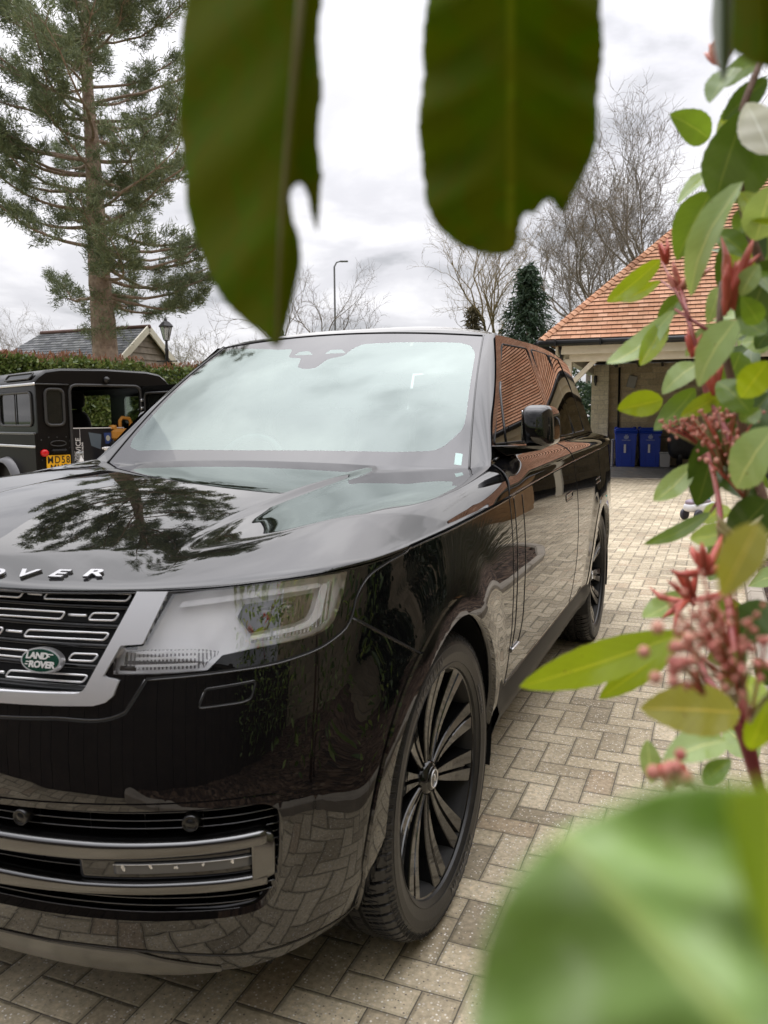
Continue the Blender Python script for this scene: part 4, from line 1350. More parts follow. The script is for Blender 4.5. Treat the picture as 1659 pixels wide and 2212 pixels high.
# rim: barrel, outer lip, ten grooved spokes, hub
rm = MB()
rm.lathe([(.290,-.12),(.285,-.06),(.278,.02),(.283,.085),(.286,.104),(.296,.118)], MATT, 'X', 96)
rm.lathe([(.296,.118),(.302,.122),(.308,.1255),(.3095,.121),(.306,.112)], RIM, 'X', 96)
rm.lathe([(.0,.02),(.18,.02),(.19,-.03),(.19,-.04),(.0,-.04)], MATT, 'X', 48)      # brake disc
rm.lathe([(.0,.098),(.036,.098),(.044,.092),(.050,.076),(.055,.03)], RIM, 'X', 40)
BLK = RIM
for k in range(10):
    th = 2*PI*k/10
    sweep = .05 if k % 2 else -.02
    def pt(r, off_, x):
        a_ = th + sweep * (r - .08) / .2 + off_ / r
        return (x, r * math.cos(a_), r * math.sin(a_))
    rs = np.linspace(.036, .297, 13)
    V = []
    for r in rs:
        f = (r - .036) / .254
        hw = .0095 + .037 * f
        xf = .086 + .030 * f + .012 * math.sin(PI * f) * -1
        # section: left edge low, left land, groove, right land, right edge
        sec = [(-hw - .006, xf - .045), (-hw, xf - .003), (-hw + .002, xf), (-.0045 - .003*f, xf + .001), (-.0015, xf - .010), (.0015, xf - .010), (.0045 + .003*f, xf + .001), (hw - .002, xf), (hw, xf - .003), (hw + .006, xf - .045)]
        V += [pt(r, o_, x_) for o_, x_ in sec]
    K = 10
    F = [(i*K+j, i*K+j+1, (i+1)*K+j+1, (i+1)*K+j) for i in range(len(rs)-1) for j in range(K-1)]
    rm.add(V, F, RIM, False)
_o = rm.build('tmp_rim', None); RIMM = _o.data; RIMM.name = 'rim'; bpy.data.objects.remove(_o)
cp = MB(); cp.lathe([(.0,.104),(.028,.1035),(.033,.101),(.034,.097)], GLOSSB, 'X', 32)
cp.tube([(.1045, .024*math.cos(2*PI*k/32), .024*math.sin(2*PI*k/32)) for k in range(32)], .0022, SILV, 6, closed=True)
cp.tube([(.1050, .009*math.cos(a_)*.6+.002, .012*math.sin(a_)) for a_ in np.linspace(-1.2, 3.4, 16)], .002, SILV, 6)
_o = cp.build('tmp_cap', None); CAPM = _o.data; CAPM.name = 'hub_cap'; bpy.data.objects.remove(_o)
for (sy, sg, steer) in ((-.012, 1, R_(-1.5)), (-.012, -1, R_(-1.5)), (2.997, 1, 0), (2.997, -1, 0)):
    w_ = empty('wheel', (sg * .828, sy, .403), 0)
    w_.parent = CAR
    w_.rotation_euler = (random.uniform(0, 6) if sy > 1 else .31, 0, steer if sg > 0 else steer + PI)
    w_.rotation_mode = 'ZYX' if False else 'XYZ'
    for nm, me in (('tyre', TYM), ('sidewall_lettering', SWM_), ('rim', RIMM), ('hub_cap', CAPM)):
        link(nm, me, w_)
cal = MB()
for sg in (1, -1):
    cal.box((.80 * sg, .12, .47), (.08, .09, .22), MATT, bevel=.02)
cal.build('brake_caliper', CAR)

# ================================================================== helpers tied to the viewpoint's ground distances
def ray_dir(u, v):
    """viewing ray through a point of a 1659 x 2212 frame"""
    du, dv = (u - 829.5) / 1736, (v - 1106) / 1736
    return _fwd + _cx * du + _cd * dv
def at(u, v, Y):
    d = ray_dir(u, v); return Vector((0, 0, CAM_H)) + d * (Y / d.y)
def ground_at(u, v, z=0):
    d = ray_dir(u, v); k = (z - CAM_H) / d.z; return Vector((0, 0, CAM_H)) + d * k

# ------------------------------------------------------------------ materials for buildings
def stone_mat(name, c1, c2, mortar, bw=.34, bh=.13, rough=.85, bump=.5):
    m = M(name, c1, rough); t = NT(m); co = t.coord()
    sp = t.new('ShaderNodeSeparateXYZ'); t.l.new(co, sp.inputs[0])
    n_ = t.noise(co, 3.5, 3, .6)
    cb = t.new('ShaderNodeCombineXYZ')
    t.l.new(t.math('ADD', t.math('ADD', sp.outputs[0], sp.outputs[1]), t.math('MULTIPLY', n_, .03)), cb.inputs[0])
    t.l.new(t.math('ADD', sp.outputs[2], t.math('MULTIPLY', n_, .03)), cb.inputs[1])
    br = t.new('ShaderNodeTexBrick'); t.l.new(cb.outputs[0], br.inputs['Vector'])
    br.inputs['Scale'].default_value = 1; br.inputs['Brick Width'].default_value = bw; br.inputs['Row Height'].default_value = bh
    br.inputs['Mortar Size'].default_value = .009; br.inputs['Mortar Smooth'].default_value = .35
    br.inputs['Color1'].default_value = (*c1, 1); br.inputs['Color2'].default_value = (*c2, 1); br.inputs['Mortar'].default_value = (*mortar, 1)
    br.offset_frequency = 2; br.squash = 1.35; br.squash_frequency = 3
    fine = t.noise(co, 22, 5, .65)
    t.l.new(t.mix(.55, br.outputs['Color'], t.ramp(fine, [(.3, (.55, .52, .48)), (.7, (1.2, 1.17, 1.1))]), 'MULTIPLY'), t.b.inputs['Base Color'])
    h = t.math('ADD', t.math('MULTIPLY', br.outputs['Fac'], -1.0), t.math('MULTIPLY', fine, .8))
    t.l.new(t.bump(h, bump, .02), t.b.inputs['Normal'])
    return m
STONE = stone_mat('cotswold_stone', (.66, .56, .38), (.46, .38, .25), (.50, .44, .33), .42, .17)
PIER = stone_mat('sunlit_pier_stone', (.88, .80, .62), (.74, .66, .48), (.66, .60, .46), .26, .13)  # brighter copy of the wall stone, sunlight on the pier put into its colour
STONE2 = stone_mat('house_stone', (.46, .38, .26), (.30, .245, .16), (.34, .29, .21), .30, .11)
CREAM = noisy('cream_paint', (.68, .63, .50), (.78, .73, .60), 4, .5, bump=.05)
BLKP = M('black_pvc', (.012, .012, .013), .3)
DARKW = noisy('dark_stained_timber', (.030, .022, .016), (.055, .042, .032), 6, .7, bump=.4, bscale=30)

def tile_mat(name, c1, c2, c3, w):
    m = M(name, c1, .85); t = NT(m); co = t.coord('UV')
    sp = t.new('ShaderNodeSeparateXYZ'); t.l.new(co, sp.inputs[0])
    row = t.math('FLOOR', sp.outputs[1])
    half = t.math('MULTIPLY', t.math('FLOORED_MODULO', row, 2.0), .5)
    xx = t.math('ADD', t.math('DIVIDE', sp.outputs[0], w), half)
    ci = t.math('FLOOR', xx); fx = t.math('SUBTRACT', xx, ci)
    cb = t.new('ShaderNodeCombineXYZ'); t.l.new(ci, cb.inputs[0]); t.l.new(row, cb.inputs[1])
    wn_ = t.new('ShaderNodeTexWhiteNoise', noise_dimensions='2D'); t.l.new(cb.outputs[0], wn_.inputs[0])
    base = t.ramp(wn_.outputs['Value'], [(.0, c1), (.55, c2), (1, c3)])
    ed = t.math('MINIMUM', fx, t.math('SUBTRACT', 1.0, fx))
    ln = t.math('GREATER_THAN', ed, .035)
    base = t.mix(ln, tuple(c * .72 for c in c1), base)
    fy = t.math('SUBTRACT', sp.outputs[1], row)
    base = t.mix(t.math('LESS_THAN', fy, .14), base, tuple(c * .35 for c in c1))  # shade under each course edge, painted into the tile colour
    base = t.mix(.6, base, t.ramp(t.noise(t.coord('Object'), .9, 5, .7), [(.35, (.62, .64, .55)), (.6, (1.05, 1.05, 1.05))]), 'MULTIPLY')
    base = t.mix(.4, base, t.ramp(t.noise(t.coord('Object'), 8, 4, .6), [(.3, (.6, .58, .55)), (.7, (1.15, 1.15, 1.15))]), 'MULTIPLY')
    t.l.new(base, t.b.inputs['Base Color'])
    t.l.new(t.bump(t.math('ADD', wn_.outputs['Value'], ln), .4, .01), t.b.inputs['Normal'])
    return m
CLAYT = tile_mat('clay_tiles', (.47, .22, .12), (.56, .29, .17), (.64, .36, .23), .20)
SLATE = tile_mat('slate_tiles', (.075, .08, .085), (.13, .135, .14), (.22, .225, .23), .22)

def courses(name, parent, quad, expo, thick, mat, jag=.0):
    """overlapping courses over a planar slope: quad = eave_left, eave_right, top_right, top_left"""
    a, b, c, d = [Vector(p) for p in quad]
    L = ((d - a).length + (c - b).length) / 2
    up = ((d + c) / 2 - (a + b) / 2)
    n = (b - a).cross(d - a).normalized()
    h = up.dot(n.cross((b - a).normalized())); N = max(1, int(abs(h) / expo))
    ex = (b - a).normalized()
    V, F, UV = [], [], []
    for k in range(N):
        f0, f1 = k / N, (k + 1) / N
        l0, r0 = a.lerp(d, f0), b.lerp(c, f0); l1, r1 = a.lerp(d, f1), b.lerp(c, f1)
        o = len(V)
        V += [l0, r0, r0 + n * thick * 1.6, l0 + n * thick * 1.6, l1 + n * thick * .6, r1 + n * thick * .6]
        F += [(o, o+1, o+2, o+3), (o+3, o+2, o+5, o+4)]
        x = lambda p: (p - a).dot(ex)
        UV += [(x(l0), k+.05), (x(r0), k+.05), (x(r0), k+.1), (x(l0), k+.1), (x(l0), k+.1), (x(r0), k+.1), (x(r1), k+.95), (x(l1), k+.95)]
    me = bpy.data.meshes.new(name); me.from_pydata([tuple(p) for p in V], [], F); me.materials.append(mat)
    uv = me.uv_layers.new(name='UVMap')
    uv.data.foreach_set('uv', [c_ for p in UV for c_ in p])
    me.update()
    return link(name, me, parent)

# ------------------------------------------------------------------ garage (open carport) with clay tile roof
GA = R_(-19)
G = empty('garage', (3.29, 17.0, 0), GA, 'open-fronted stone garage with an orange clay tile hip roof and cream timber frame', 'garage')
EZ, GX, HR = 2.93, 15.5, 3.9
def gbox(name, boxes, mat, bevel=.0, rot=None):
    mb = MB()
    for c, s in boxes: mb.box(c, s, mat, bevel=bevel)
    return mb.build(name, G)
gbox('wall', [((.62+7.3, 6.55, 1.40), (14.6, .4, 2.8))], STONE)
gbox('corner_pier', [((.78, 6.40, 1.38), (.46, .60, 2.76))], PIER)
gbox('right_wall', [((GX-.6, 3.4, 1.4), (.4, 6.3, 2.8))], STONE)
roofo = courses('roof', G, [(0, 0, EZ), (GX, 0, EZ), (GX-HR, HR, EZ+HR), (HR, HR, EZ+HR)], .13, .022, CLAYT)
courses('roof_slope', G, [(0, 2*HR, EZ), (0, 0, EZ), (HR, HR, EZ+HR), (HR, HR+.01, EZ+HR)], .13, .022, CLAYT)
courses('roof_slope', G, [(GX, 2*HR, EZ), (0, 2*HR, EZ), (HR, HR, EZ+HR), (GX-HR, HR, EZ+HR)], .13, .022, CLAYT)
hp_ = MB()
NH = 50
for k in range(NH):
    f = (k + .5) / NH; p = Vector((HR * f, HR * f, EZ + HR * f + .02))
    d = Vector((1, 1, 1)).normalized(); sd_ = Vector((1, -1, 0)).normalized(); n_ = sd_.cross(d).normalized()
    if n_.z < 0: n_ = -n_
    w_, l_ = .115, .08
    a_ = p - d * l_ + n_ * .030; b_ = p + d * l_ * .9 + n_ * .012
    V = [a_ - sd_ * w_ - n_ * .06, a_ - sd_ * w_ * .5 + n_ * .0, a_ + n_ * .022, a_ + sd_ * w_ * .5, a_ + sd_ * w_ - n_ * .06]
    V += [b_ - sd_ * w_ * .8 - n_ * .05, b_ - sd_ * w_ * .4, b_ + n_ * .018, b_ + sd_ * w_ * .4, b_ + sd_ * w_ * .8 - n_ * .05]
    hp_.add(V, [(i, i+1, 5+i+1, 5+i) for i in range(4)] + [(0, 1, 2, 3, 4)], CLAYT)
me_ = hp_.build('hip_tiles', G, recalc=False)
uvl = me_.data.uv_layers.new(name='UVMap')
uvl.data.foreach_set('uv', [c for p in me_.data.polygons for _ in p.loop_indices for c in (.05 + (p.index // 5) * .165 * 3 + .06, (p.index // 5) + .5)])
rg = MB(); rg.tube([(HR, HR, EZ+HR+.03), (GX-HR, HR, EZ+HR+.03)], .11, CLAYT, 10); rg.build('ridge_tiles', G)
gu = MB(); gu.tube([(-.03, -.04, EZ-.06), (GX, -.04, EZ-.06)], .062, BLKP, 10); gu.tube([(-.05, -.04, EZ-.06), (-.05, 7.8, EZ-.06)], .062, BLKP, 10)
for x in np.arange(.3, GX, .9): gu.box((x, -.04, EZ-.06), (.03, .15, .15), BLKP, bevel=.01)
gu.build('gutter', G)
dp = MB(); dp.tube([(.38, .14, EZ-.12), (.40, .22, EZ-.35), (.40, .22, .1)], .036, BLKP, 10); dp.build('downpipe', G)
gbox('fascia', [((GX/2+.15, .16, EZ-.20), (GX-.5, .05, .17)), ((.30, 3.9, EZ-.20), (.05, 7.4, .17))], CREAM)
fr = MB()
fr.box((GX/2+.2, .36, EZ-.33), (GX-.7, .17, .20), CREAM, bevel=.01)
fr.box((.52, 3.4, EZ-.33), (.17, 5.9, .20), CREAM, bevel=.01)
fr.build('eaves_beam', G)
for x in (.52, 5.5, 10.5):
    pm = MB(); pm.box((x, .36, 1.28), (.17, .17, 2.56), CREAM, bevel=.008); pm.build('post', G)
    for sx in ((1,) if x < 1 else (1, -1)):
        bm_ = MB(); bm_.box((x + sx * .30, .36, EZ - .66), (.10, .10, .72), CREAM, rot=Matrix.Rotation(sx * R_(45), 3, 'Y'), bevel=.006); bm_.build('knee_brace', G)
bm_ = MB(); bm_.box((.52, .68, EZ - .66), (.10, .10, .72), CREAM, rot=Matrix.Rotation(R_(-45), 3, 'X'), bevel=.006); bm_.build('knee_brace', G)
gbox('ceiling', [((GX/2+.2, 3.4, EZ-.10), (GX-.8, 6.2, .04))], DARKW)
rf = MB()
for x in np.arange(1.2, GX-.8, .6): rf.box((x, 3.4, EZ-.17), (.06, 6.0, .12), DARKW)
rf.build('ceiling_joists', G)
wl2 = MB(); wl2.tube([(1.28, 6.30, .1), (1.28, 6.30, 2.7)], .03, BLKP, 8); wl2.build('cable_duct', G)
ld_ = MB(); ld_.box((1.62, 6.30, 2.30), (.24, .10, .34), M('lamp_grey', (.38, .37, .34), .5), rot=Matrix.Rotation(R_(14), 3, 'Y'), bevel=.02); ld_.build('floodlight', G)
ld_ = MB(); ld_.box((.66, 6.05, 2.38), (.09, .10, .20), BLKP, bevel=.02); ld_.lathe([(.02,-.2),(.05,-.02),(.055,0),(.0,.03)], BLKP, 'Z', 12, (.66,6.02,2.40)); ld_.build('wall_lamp', G)

# wheelie bins
BINM = noisy('blue_plastic', (.008, .045, .40), (.014, .060, .48), 3, .42, bump=.05)
WHITEP = M('white_print', (.72, .72, .70), .6)
PALEP = M('pale_print', (.34, .40, .60), .6)
def make_bin(u, label):
    p = ground_at(u, 1008.4)
    b = empty('wheelie_bin', p, R_(-14), label, 'wheelie bin', 'blue wheelie bins against the garage wall')
    m = MB()
    prof = [(.0, .47, .50), (.06, .48, .52), (.55, .52, .60), (.93, .555, .68)]
    V = []
    for z, w, d in prof:
        for (sx, y) in ((-1, 0), (1, 0), (1, 1), (-1, 1)):
            V.append((sx * w / 2, (y - .0) * d - .02 * (z / .93), z))
    F = [(i*4+k, i*4+(k+1) % 4, (i+1)*4+(k+1) % 4, (i+1)*4+k) for i in range(3) for k in range(4)] + [(3, 2, 1, 0), (12, 13, 14, 15)]
    m.add(V, F, BINM)
    m.box((0, .30, .915), (.60, .74, .05), BINM, bevel=.015)
    bo = m.build('body', b, bevel=.02)
    rp = MB()
    for x in (-.13, .13): rp.box((x, -.008, .33), (.016, .02, .50), BINM, rot=Matrix.Rotation(R_(-2), 3, 'X'), bevel=.004)
    rp.box((0, -.018, .585), (.28, .02, .016), BINM, bevel=.004); rp.build('front_rib', b)
    li = MB(); li.box((0, .29, .975), (.61, .76, .07), BINM, bevel=.03); li.box((0, .30, 1.02), (.50, .62, .05), BINM, bevel=.03)
    for x in (-.24, .24): li.box((x, .62, 1.03), (.10, .16, .07), BINM, bevel=.025)
    li.build('lid', b)
    nm = MB(); nm.mesh(text_mesh('1', .30, .002, .012), WHITEP, Matrix.Translation((-.03, -.052, .48)) @ Matrix.Rotation(R_(90), 4, 'X')); nm.build('number', b, recalc=False)
    cr_ = MB()
    fl = [(0,.0),(-.05,.02),(-.065,.07),(-.05,.12),(-.04,.09),(-.02,.17),(0,.125),(.02,.19),(.035,.10),(.055,.13),(.065,.07),(.05,.02)]
    cr_.add([(x, -.048, .745 + y * .75) for x, y in fl], [tuple(range(len(fl)))], PALEP)
    cr_.mesh(text_mesh('CHERWELL', .045, .001, .001, sx=1.0), PALEP, Matrix.Translation((0, -.046, .715)) @ Matrix.Rotation(R_(90), 4, 'X'))
    cr_.build('council_emblem', b, recalc=False)
    wb = MB()
    for x in (-.24, .24): wb.lathe([(0, -.03), (.09, -.03), (.10, -.02), (.10, .02), (.09, .03), (0, .03)], BLKP, 'X', 24, (x, .60, .10))
    wb.build('wheels', b)
make_bin(1351, 'blue wheelie bin marked 1 by the stone pier, the left of the pair')
make_bin(1403, 'blue wheelie bin marked 1 next to the small pale grey tub')
p = ground_at(1436, 1009)
tb = empty('storage_tub', p, R_(-15), 'small pale grey plastic tub on the garage floor beside a blue bin', 'tub')
m = MB(); V = []
for z, w in ((0, .24), (.36, .28)):
    for (a, b) in ((-1, 0), (1, 0), (1, 1), (-1, 1)): V.append((a * w / 2, b * .2, z))
GREYP = M('grey_plastic', (.42, .42, .43), .5)
m.add(V, [(0,1,5,4),(1,2,6,5),(2,3,7,6),(3,0,4,7),(3,2,1,0)], GREYP); m.build('tub_body', tb, bevel=.01)
m = MB(); m.box((0, .1, .38), (.31, .24, .04), GREYP, bevel=.012); m.build('tub_lid', tb)
p = ground_at(1322, 1007)
m = MB(); m.box((0, 0, .36), (.05, .30, .72), GREYP, bevel=.01); m.box((.0, 0, .72), (.09, .34, .03), GREYP, bevel=.01)
tag(m.build('folded_board', None, p, (0, 0, R_(-19))), 'thin pale grey panel leaning upright beside the stone pier', 'panel')
# covered barbecue
p = ground_at(1478, 1011)
bq = empty('covered_barbecue', p, R_(-15), 'rounded black covered barbecue against the garage back wall', 'barbecue')
COVER = noisy('black_cover', (.010, .010, .011), (.022, .022, .024), 3, .55, bump=.7, bscale=5, bdist=.04)
m = MB()
V, F = superbox((0, .35, .62), (.40, .34, .40), .6, 32, 20); m.add(V, F, COVER, True); m.build('cover', bq)
m = MB(); m.lathe([(.0,-.06),(.25,-.06),(.28,-.04),(.28,.04),(.25,.06),(.0,.06)], BLKP, 'X', 28, (-.1, .32, .28)); m.build('wheel', bq)
m = MB(); m.tube([(-.40, .2, .80), (-.62, .2, .80), (-.62, .5, .80)], .015, BLKP, 8); m.build('handle', bq)

# ride-on toy
p = ground_at(1512, 1122)
ty = empty('ride_on_toy', p, R_(30), 'small white and mauve ride-on toy standing on the paving behind the leaves', 'toy')
MAUVE = M('mauve_plastic', (.30, .24, .30), .35); WPL = M('white_plastic', (.75, .75, .78), .3); TEAL = M('teal_plastic', (.05, .45, .38), .35); DGREY = M('dark_grey_plastic', (.05, .05, .07), .4)
m = MB(); V, F = superbox((0, 0, .17), (.26, .12, .07), .6, 28, 16); m.add(V, F, WPL, True); m.build('toy_body', ty)
m = MB(); V, F = superbox((-.05, 0, .235), (.20, .10, .045), .7, 24, 12); m.add(V, F, MAUVE, True); m.build('toy_seat', ty)
for x, y in ((-.17, -.11), (-.17, .11), (.17, -.11), (.17, .11)):
    m = MB(); m.lathe([(0, -.025), (.06, -.025), (.075, -.015), (.075, .015), (.06, .025), (0, .025)], DGREY, 'Y', 20, (x, y, .075)); m.build('toy_wheel', ty)
m = MB(); m.tube([(.17, 0, .20), (.14, 0, .38)], .018, TEAL, 8); m.tube([(.14, -.13, .38), (.14, .13, .38)], .016, TEAL, 8); m.build('handlebar', ty)

# ------------------------------------------------------------------ buildings round the drive seen in the paintwork
def planks(name, parent, c0, L, H, mat, axis='x', pw=.14, z0=0, horiz=False):
    m = MB()
    n = int((H if horiz else L) / pw)
    for k in range(n):
        j = random.uniform(-.004, .004)
        if horiz: m.box((c0[0] + L/2, c0[1] + j, z0 + (k+.5) * pw), (L, .025, pw - .006), mat, rot=Matrix.Rotation(R_(8), 3, 'X'))
        else: m.box((c0[0] + (k+.5) * pw, c0[1] + j, z0 + H/2), (pw - .006, .03, H), mat)
    if not horiz: m.box((c0[0] + L/2, c0[1] - .03, z0 + H/2), (L, .02, H - .01), mat)
    return m.build(name, parent)
house = empty('stone_house', CW(0, 4.9, 0), DRV, 'honey stone house with a black downpipe, mirrored in the side of the SUV', 'house')
m = MB()
# wall plane at local x = 0, running along y; window hole built from boxes
for (y0, y1, z0, z1) in ((-3.5, 2.2, 0, 5.2), (2.2, 3.4, 0, .95), (2.2, 3.4, 2.15, 5.2), (3.4, 9.6, 0, 5.2)):
    m.box((.2, (y0+y1)/2, (z0+z1)/2), (.4, y1-y0, z1-z0), STONE2)
m.build('wall', house)
WIN = M('dark_window', (.02, .022, .025), .05)
wi = MB(); wi.box((.16, 2.8, 1.55), (.02, 1.2, 1.2), WIN); wi = wi.build('window', house)
wf = MB()
for y in (2.24, 2.8, 3.36): wf.box((.12, y, 1.55), (.06, .06, 1.2), CREAM)
for z in (.98, 1.55, 2.12): wf.box((.115, 2.8, z), (.05, 1.2, .05), CREAM)
wf.build('window_frame', wi)
m = MB(); m.tube([(-.06, 1.2, .1), (-.06, 1.2, 5.1)], .04, BLKP, 10); m.build('downpipe', house)
courses('roof', house, [(-.45, 9.9, 5.1), (-.45, -9.3, 5.1), (3.5, -9.3, 9.0), (3.5, 9.9, 9.0)], .16, .012, CLAYT)
m = MB(); m.tube([(-.5, -9.2, 5.06), (-.5, 9.8, 5.06)], .06, BLKP, 8); m.build('gutter', house)
m = MB(); m.box((3.7, 3.05, 2.6), (6.6, 13.1, 5.2), STONE2); m.build('house_body', house)
fence = empty('board_fence', CW(-2.72, 0, 0), DRV, 'dark vertical close-board fence behind the photographer, mirrored in the front bumper', 'fence')
planks('boarding', fence, (-9.0, 0), 13.8, 1.22, DARKW, pw=.15)
for x in np.arange(-8.8, 4.8, 1.8):
    m = MB(); m.box((x, -.07, .65), (.10, .10, 1.30), DARKW, bevel=.006); m.build('fence_post', fence)
m = MB(); m.box((-2.1, .0, 1.245), (13.8, .09, .035), DARKW); m.build('capping', fence)
shed = empty('playhouse', CW(12.2, 4.6, 0), DRV, 'small honey timber playhouse with a grey roof by the drive, mirrored in the car doors', 'playhouse')
LOGW = noisy('honey_timber', (.30, .17, .08), (.42, .26, .13), 4, .6)
planks('log_wall', shed, (-.9, -.9), 1.8, 1.5, LOGW, pw=.12, horiz=True)
m = MB(); m.box((0, 0, .75), (1.75, 1.7, 1.5), LOGW); m.build('playhouse_body', shed)
courses('roof', shed, [(-1.1, 1.1, 1.45), (-1.1, -1.1, 1.45), (0, -1.1, 2.1), (0, 1.1, 2.1)], .12, .012, SLATE)
courses('roof_slope', shed, [(1.1, -1.1, 1.45), (1.1, 1.1, 1.45), (0, 1.1, 2.1), (0, -1.1, 2.1)], .12, .012, SLATE)

# ------------------------------------------------------------------ slate roofed outbuilding beyond the hedge
ap = at(315.5, 708, 24.0); rdir = Vector((-.927, .375, 0)).normalized(); gdir = Vector((.375, .927, 0))
SO = empty('slate_roofed_outbuilding', (ap.x, ap.y, 0), math.atan2(rdir.y, rdir.x), 'weatherboarded outbuilding with a grey slate roof and cream bargeboards beyond the hedge', 'outbuilding')
za = ap.z; HW, DRP, LR = 2.4, 1.85, 4.0
# local x runs along the ridge away from the gable, local +y points towards the camera side
sgn = 1 if Vector((-rdir.y, rdir.x, 0)).dot(Vector((0, -1, 0))) > 0 else -1
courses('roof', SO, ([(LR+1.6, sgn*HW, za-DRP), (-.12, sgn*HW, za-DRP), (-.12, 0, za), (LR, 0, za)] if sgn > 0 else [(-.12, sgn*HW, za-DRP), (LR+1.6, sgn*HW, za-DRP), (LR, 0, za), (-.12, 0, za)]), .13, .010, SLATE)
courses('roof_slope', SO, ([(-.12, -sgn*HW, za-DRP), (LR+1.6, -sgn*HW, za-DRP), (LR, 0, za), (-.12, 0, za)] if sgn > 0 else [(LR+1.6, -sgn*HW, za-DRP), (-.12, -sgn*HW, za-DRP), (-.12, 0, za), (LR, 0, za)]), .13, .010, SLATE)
WB = noisy('weathered_boards', (.20, .165, .13), (.33, .28, .225), 5, .8, bump=.3, bscale=40)
gm = MB(); nb = 16
for k in range(nb):
    z0 = za - DRP * 1.6 + k * (DRP * 1.6) / nb; z1 = z0 + DRP * 1.6 / nb
    w0 = max(.02, min(HW - .15, (za - .06 - z0) * HW / DRP)); w1 = max(.02, min(HW - .15, (za - .06 - z1) * HW / DRP))
    gm.add([(.02, -w0, z0), (.02, w0, z0), (.055, w1, z1), (.055, -w1, z1), (.08, -w0, z0), (.08, w0, z0)], [(0, 1, 2, 3), (0, 4, 5, 1)], WB)
gm.build('gable_boards', SO, recalc=True)
m = MB(); m.box((LR/2+.8, 0, (za-DRP)/2), (LR+1.4, HW*2-.4, za-DRP), WB); m.build('walls', SO)
for sg in (1, -1):
    m = MB(); L_ = math.hypot(HW, DRP)
    m.box((-.10, sg * HW / 2, za - DRP / 2 - .03), (.05, L_, .19), CREAM, rot=Matrix.Rotation(-sg * math.atan2(DRP, HW), 3, 'X')); m.build('bargeboard', SO)
m = MB(); m.tube([(-.14, 0, za + .03), (LR, 0, za + .03)], .06, noisy('ridge_tile_red', (.10, .05, .04), (.15, .08, .06), 5), 8); m.build('ridge_tiles', SO)

# ------------------------------------------------------------------ lamps
LB = M('lamp_black', (.012, .012, .013), .35)
p0 = at(358.5, 712, 19); lp = empty('lantern_post', (p0.x, p0.y, 0), 0, 'black Victorian style lantern on a post in front of the weatherboarded gable', 'lamp post')
m = MB(); zt_ = p0.z
m.lathe([(.10, 0), (.10, .1), (.06, .16), (.045, .5), (.04, zt_ - .5), (.05, zt_ - .46), (.035, zt_ - .42), (.03, zt_ - .26)], LB, 'Z', 14)
m.tube([(-.24, 0, zt_ - .72), (.24, 0, zt_ - .72)], .015, LB, 6); m.build('post', lp)
m = MB(); m.lathe([(.05, zt_ - .26), (.06, zt_ - .24), (.07, zt_ - .24)], LB, 'Z', 4)
for k in range(4):
    a_ = PI/4 + PI/2 * k
    m.tube([(.07 * math.cos(a_), .07 * math.sin(a_), zt_ - .24), (.155 * math.cos(a_), .155 * math.sin(a_), zt_ + .06)], .010, LB, 4)
m.lathe([(.165, zt_ + .055), (.17, zt_ + .08), (.09, zt_ + .17), (.035, zt_ + .20), (.03, zt_ + .24), (.0, zt_ + .30)], LB, 'Z', 4, smooth=False)
lh = m.build('lantern_frame', lp)
m = MB(); m.lathe([(.065, zt_ - .235), (.145, zt_ + .055)], glassmat('lantern_glass', (.55, .55, .52), (1, 1, 1), .25), 'Z', 4, smooth=False); m.build('lantern_glass', lh)
p0 = at(722, 572, 42); sl2 = empty('street_lamp', (p0.x, p0.y, 0), 0, 'tall thin grey street lamp with a short arm standing among bare trees', 'street lamp')
GALV = M('galvanised', (.20, .20, .20), .5, .6)
m = MB(); m.tube([(0, 0, 0), (0, 0, p0.z * .4), (0, 0, p0.z - .1), (.12, 0, p0.z + .12), (.35, 0, p0.z + .18)], [.09, .06, .045, .04, .035], GALV, 8); m.build('column', sl2)
m = MB(); m.box((.50, 0, p0.z + .17), (.42, .14, .09), GALV, bevel=.03); m.build('lamp_head', sl2)

# ================================================================== the old boxy off-roader with its rear door open
OC = at(83, 943, 9.6)
OR = empty('offroad_vehicle', (OC.x, OC.y, 0), R_(44), 'old boxy black four-by-four with its rear door open and a yellow number plate', 'off-roader')
OP = M('old_black_paint', (.005, .005, .005), .2, 0, 1.25)
OPD = M('dusty_black_panel', (.008, .007, .0065), .4, 0, 1.2)
OG = M('dark_vehicle_glass', (.008, .009, .008), .03, 0, 1.45)
RUB = M('window_rubber', (.03, .03, .03), .45)
OIN = M('cabin_black', (.012, .012, .012), .8)
W = 1.72            # body width, x 0..W ; y forward ; rear face at y = 0
def rrect(x0, z0, x1, z1, r=.05, n=5): return rnd_poly([(x0, z0), (x1, z0), (x1, z1), (x0, z1)], r, n)
def panel(mb, outer, hole, y0, y1, mat, axis='Y'):
    """flat plate with one opening; both outlines need the same number of points"""
    n = len(outer)
    f = (lambda a, b, d: (a, d, b)) if axis == 'Y' else (lambda a, b, d: (d, a, b))
    V = [f(a, b, y0) for a, b in outer] + [f(a, b, y0) for a, b in hole] + [f(a, b, y1) for a, b in outer] + [f(a, b, y1) for a, b in hole]
    F = []
    for i in range(n):
        j = (i + 1) % n
        F += [(i, j, n+j, n+i), (2*n+i, 3*n+i, 3*n+j, 2*n+j), (i, 2*n+i, 2*n+j, j), (n+i, n+j, 3*n+j, 3*n+i)]
    mb.add(V, F, mat)
m = MB()
# rear face: frame round the door opening
panel(m, rrect(.0, .60, W, 1.80, .02), rrect(.40, .72, 1.32, 1.795, .02), .0, .04, OPD)
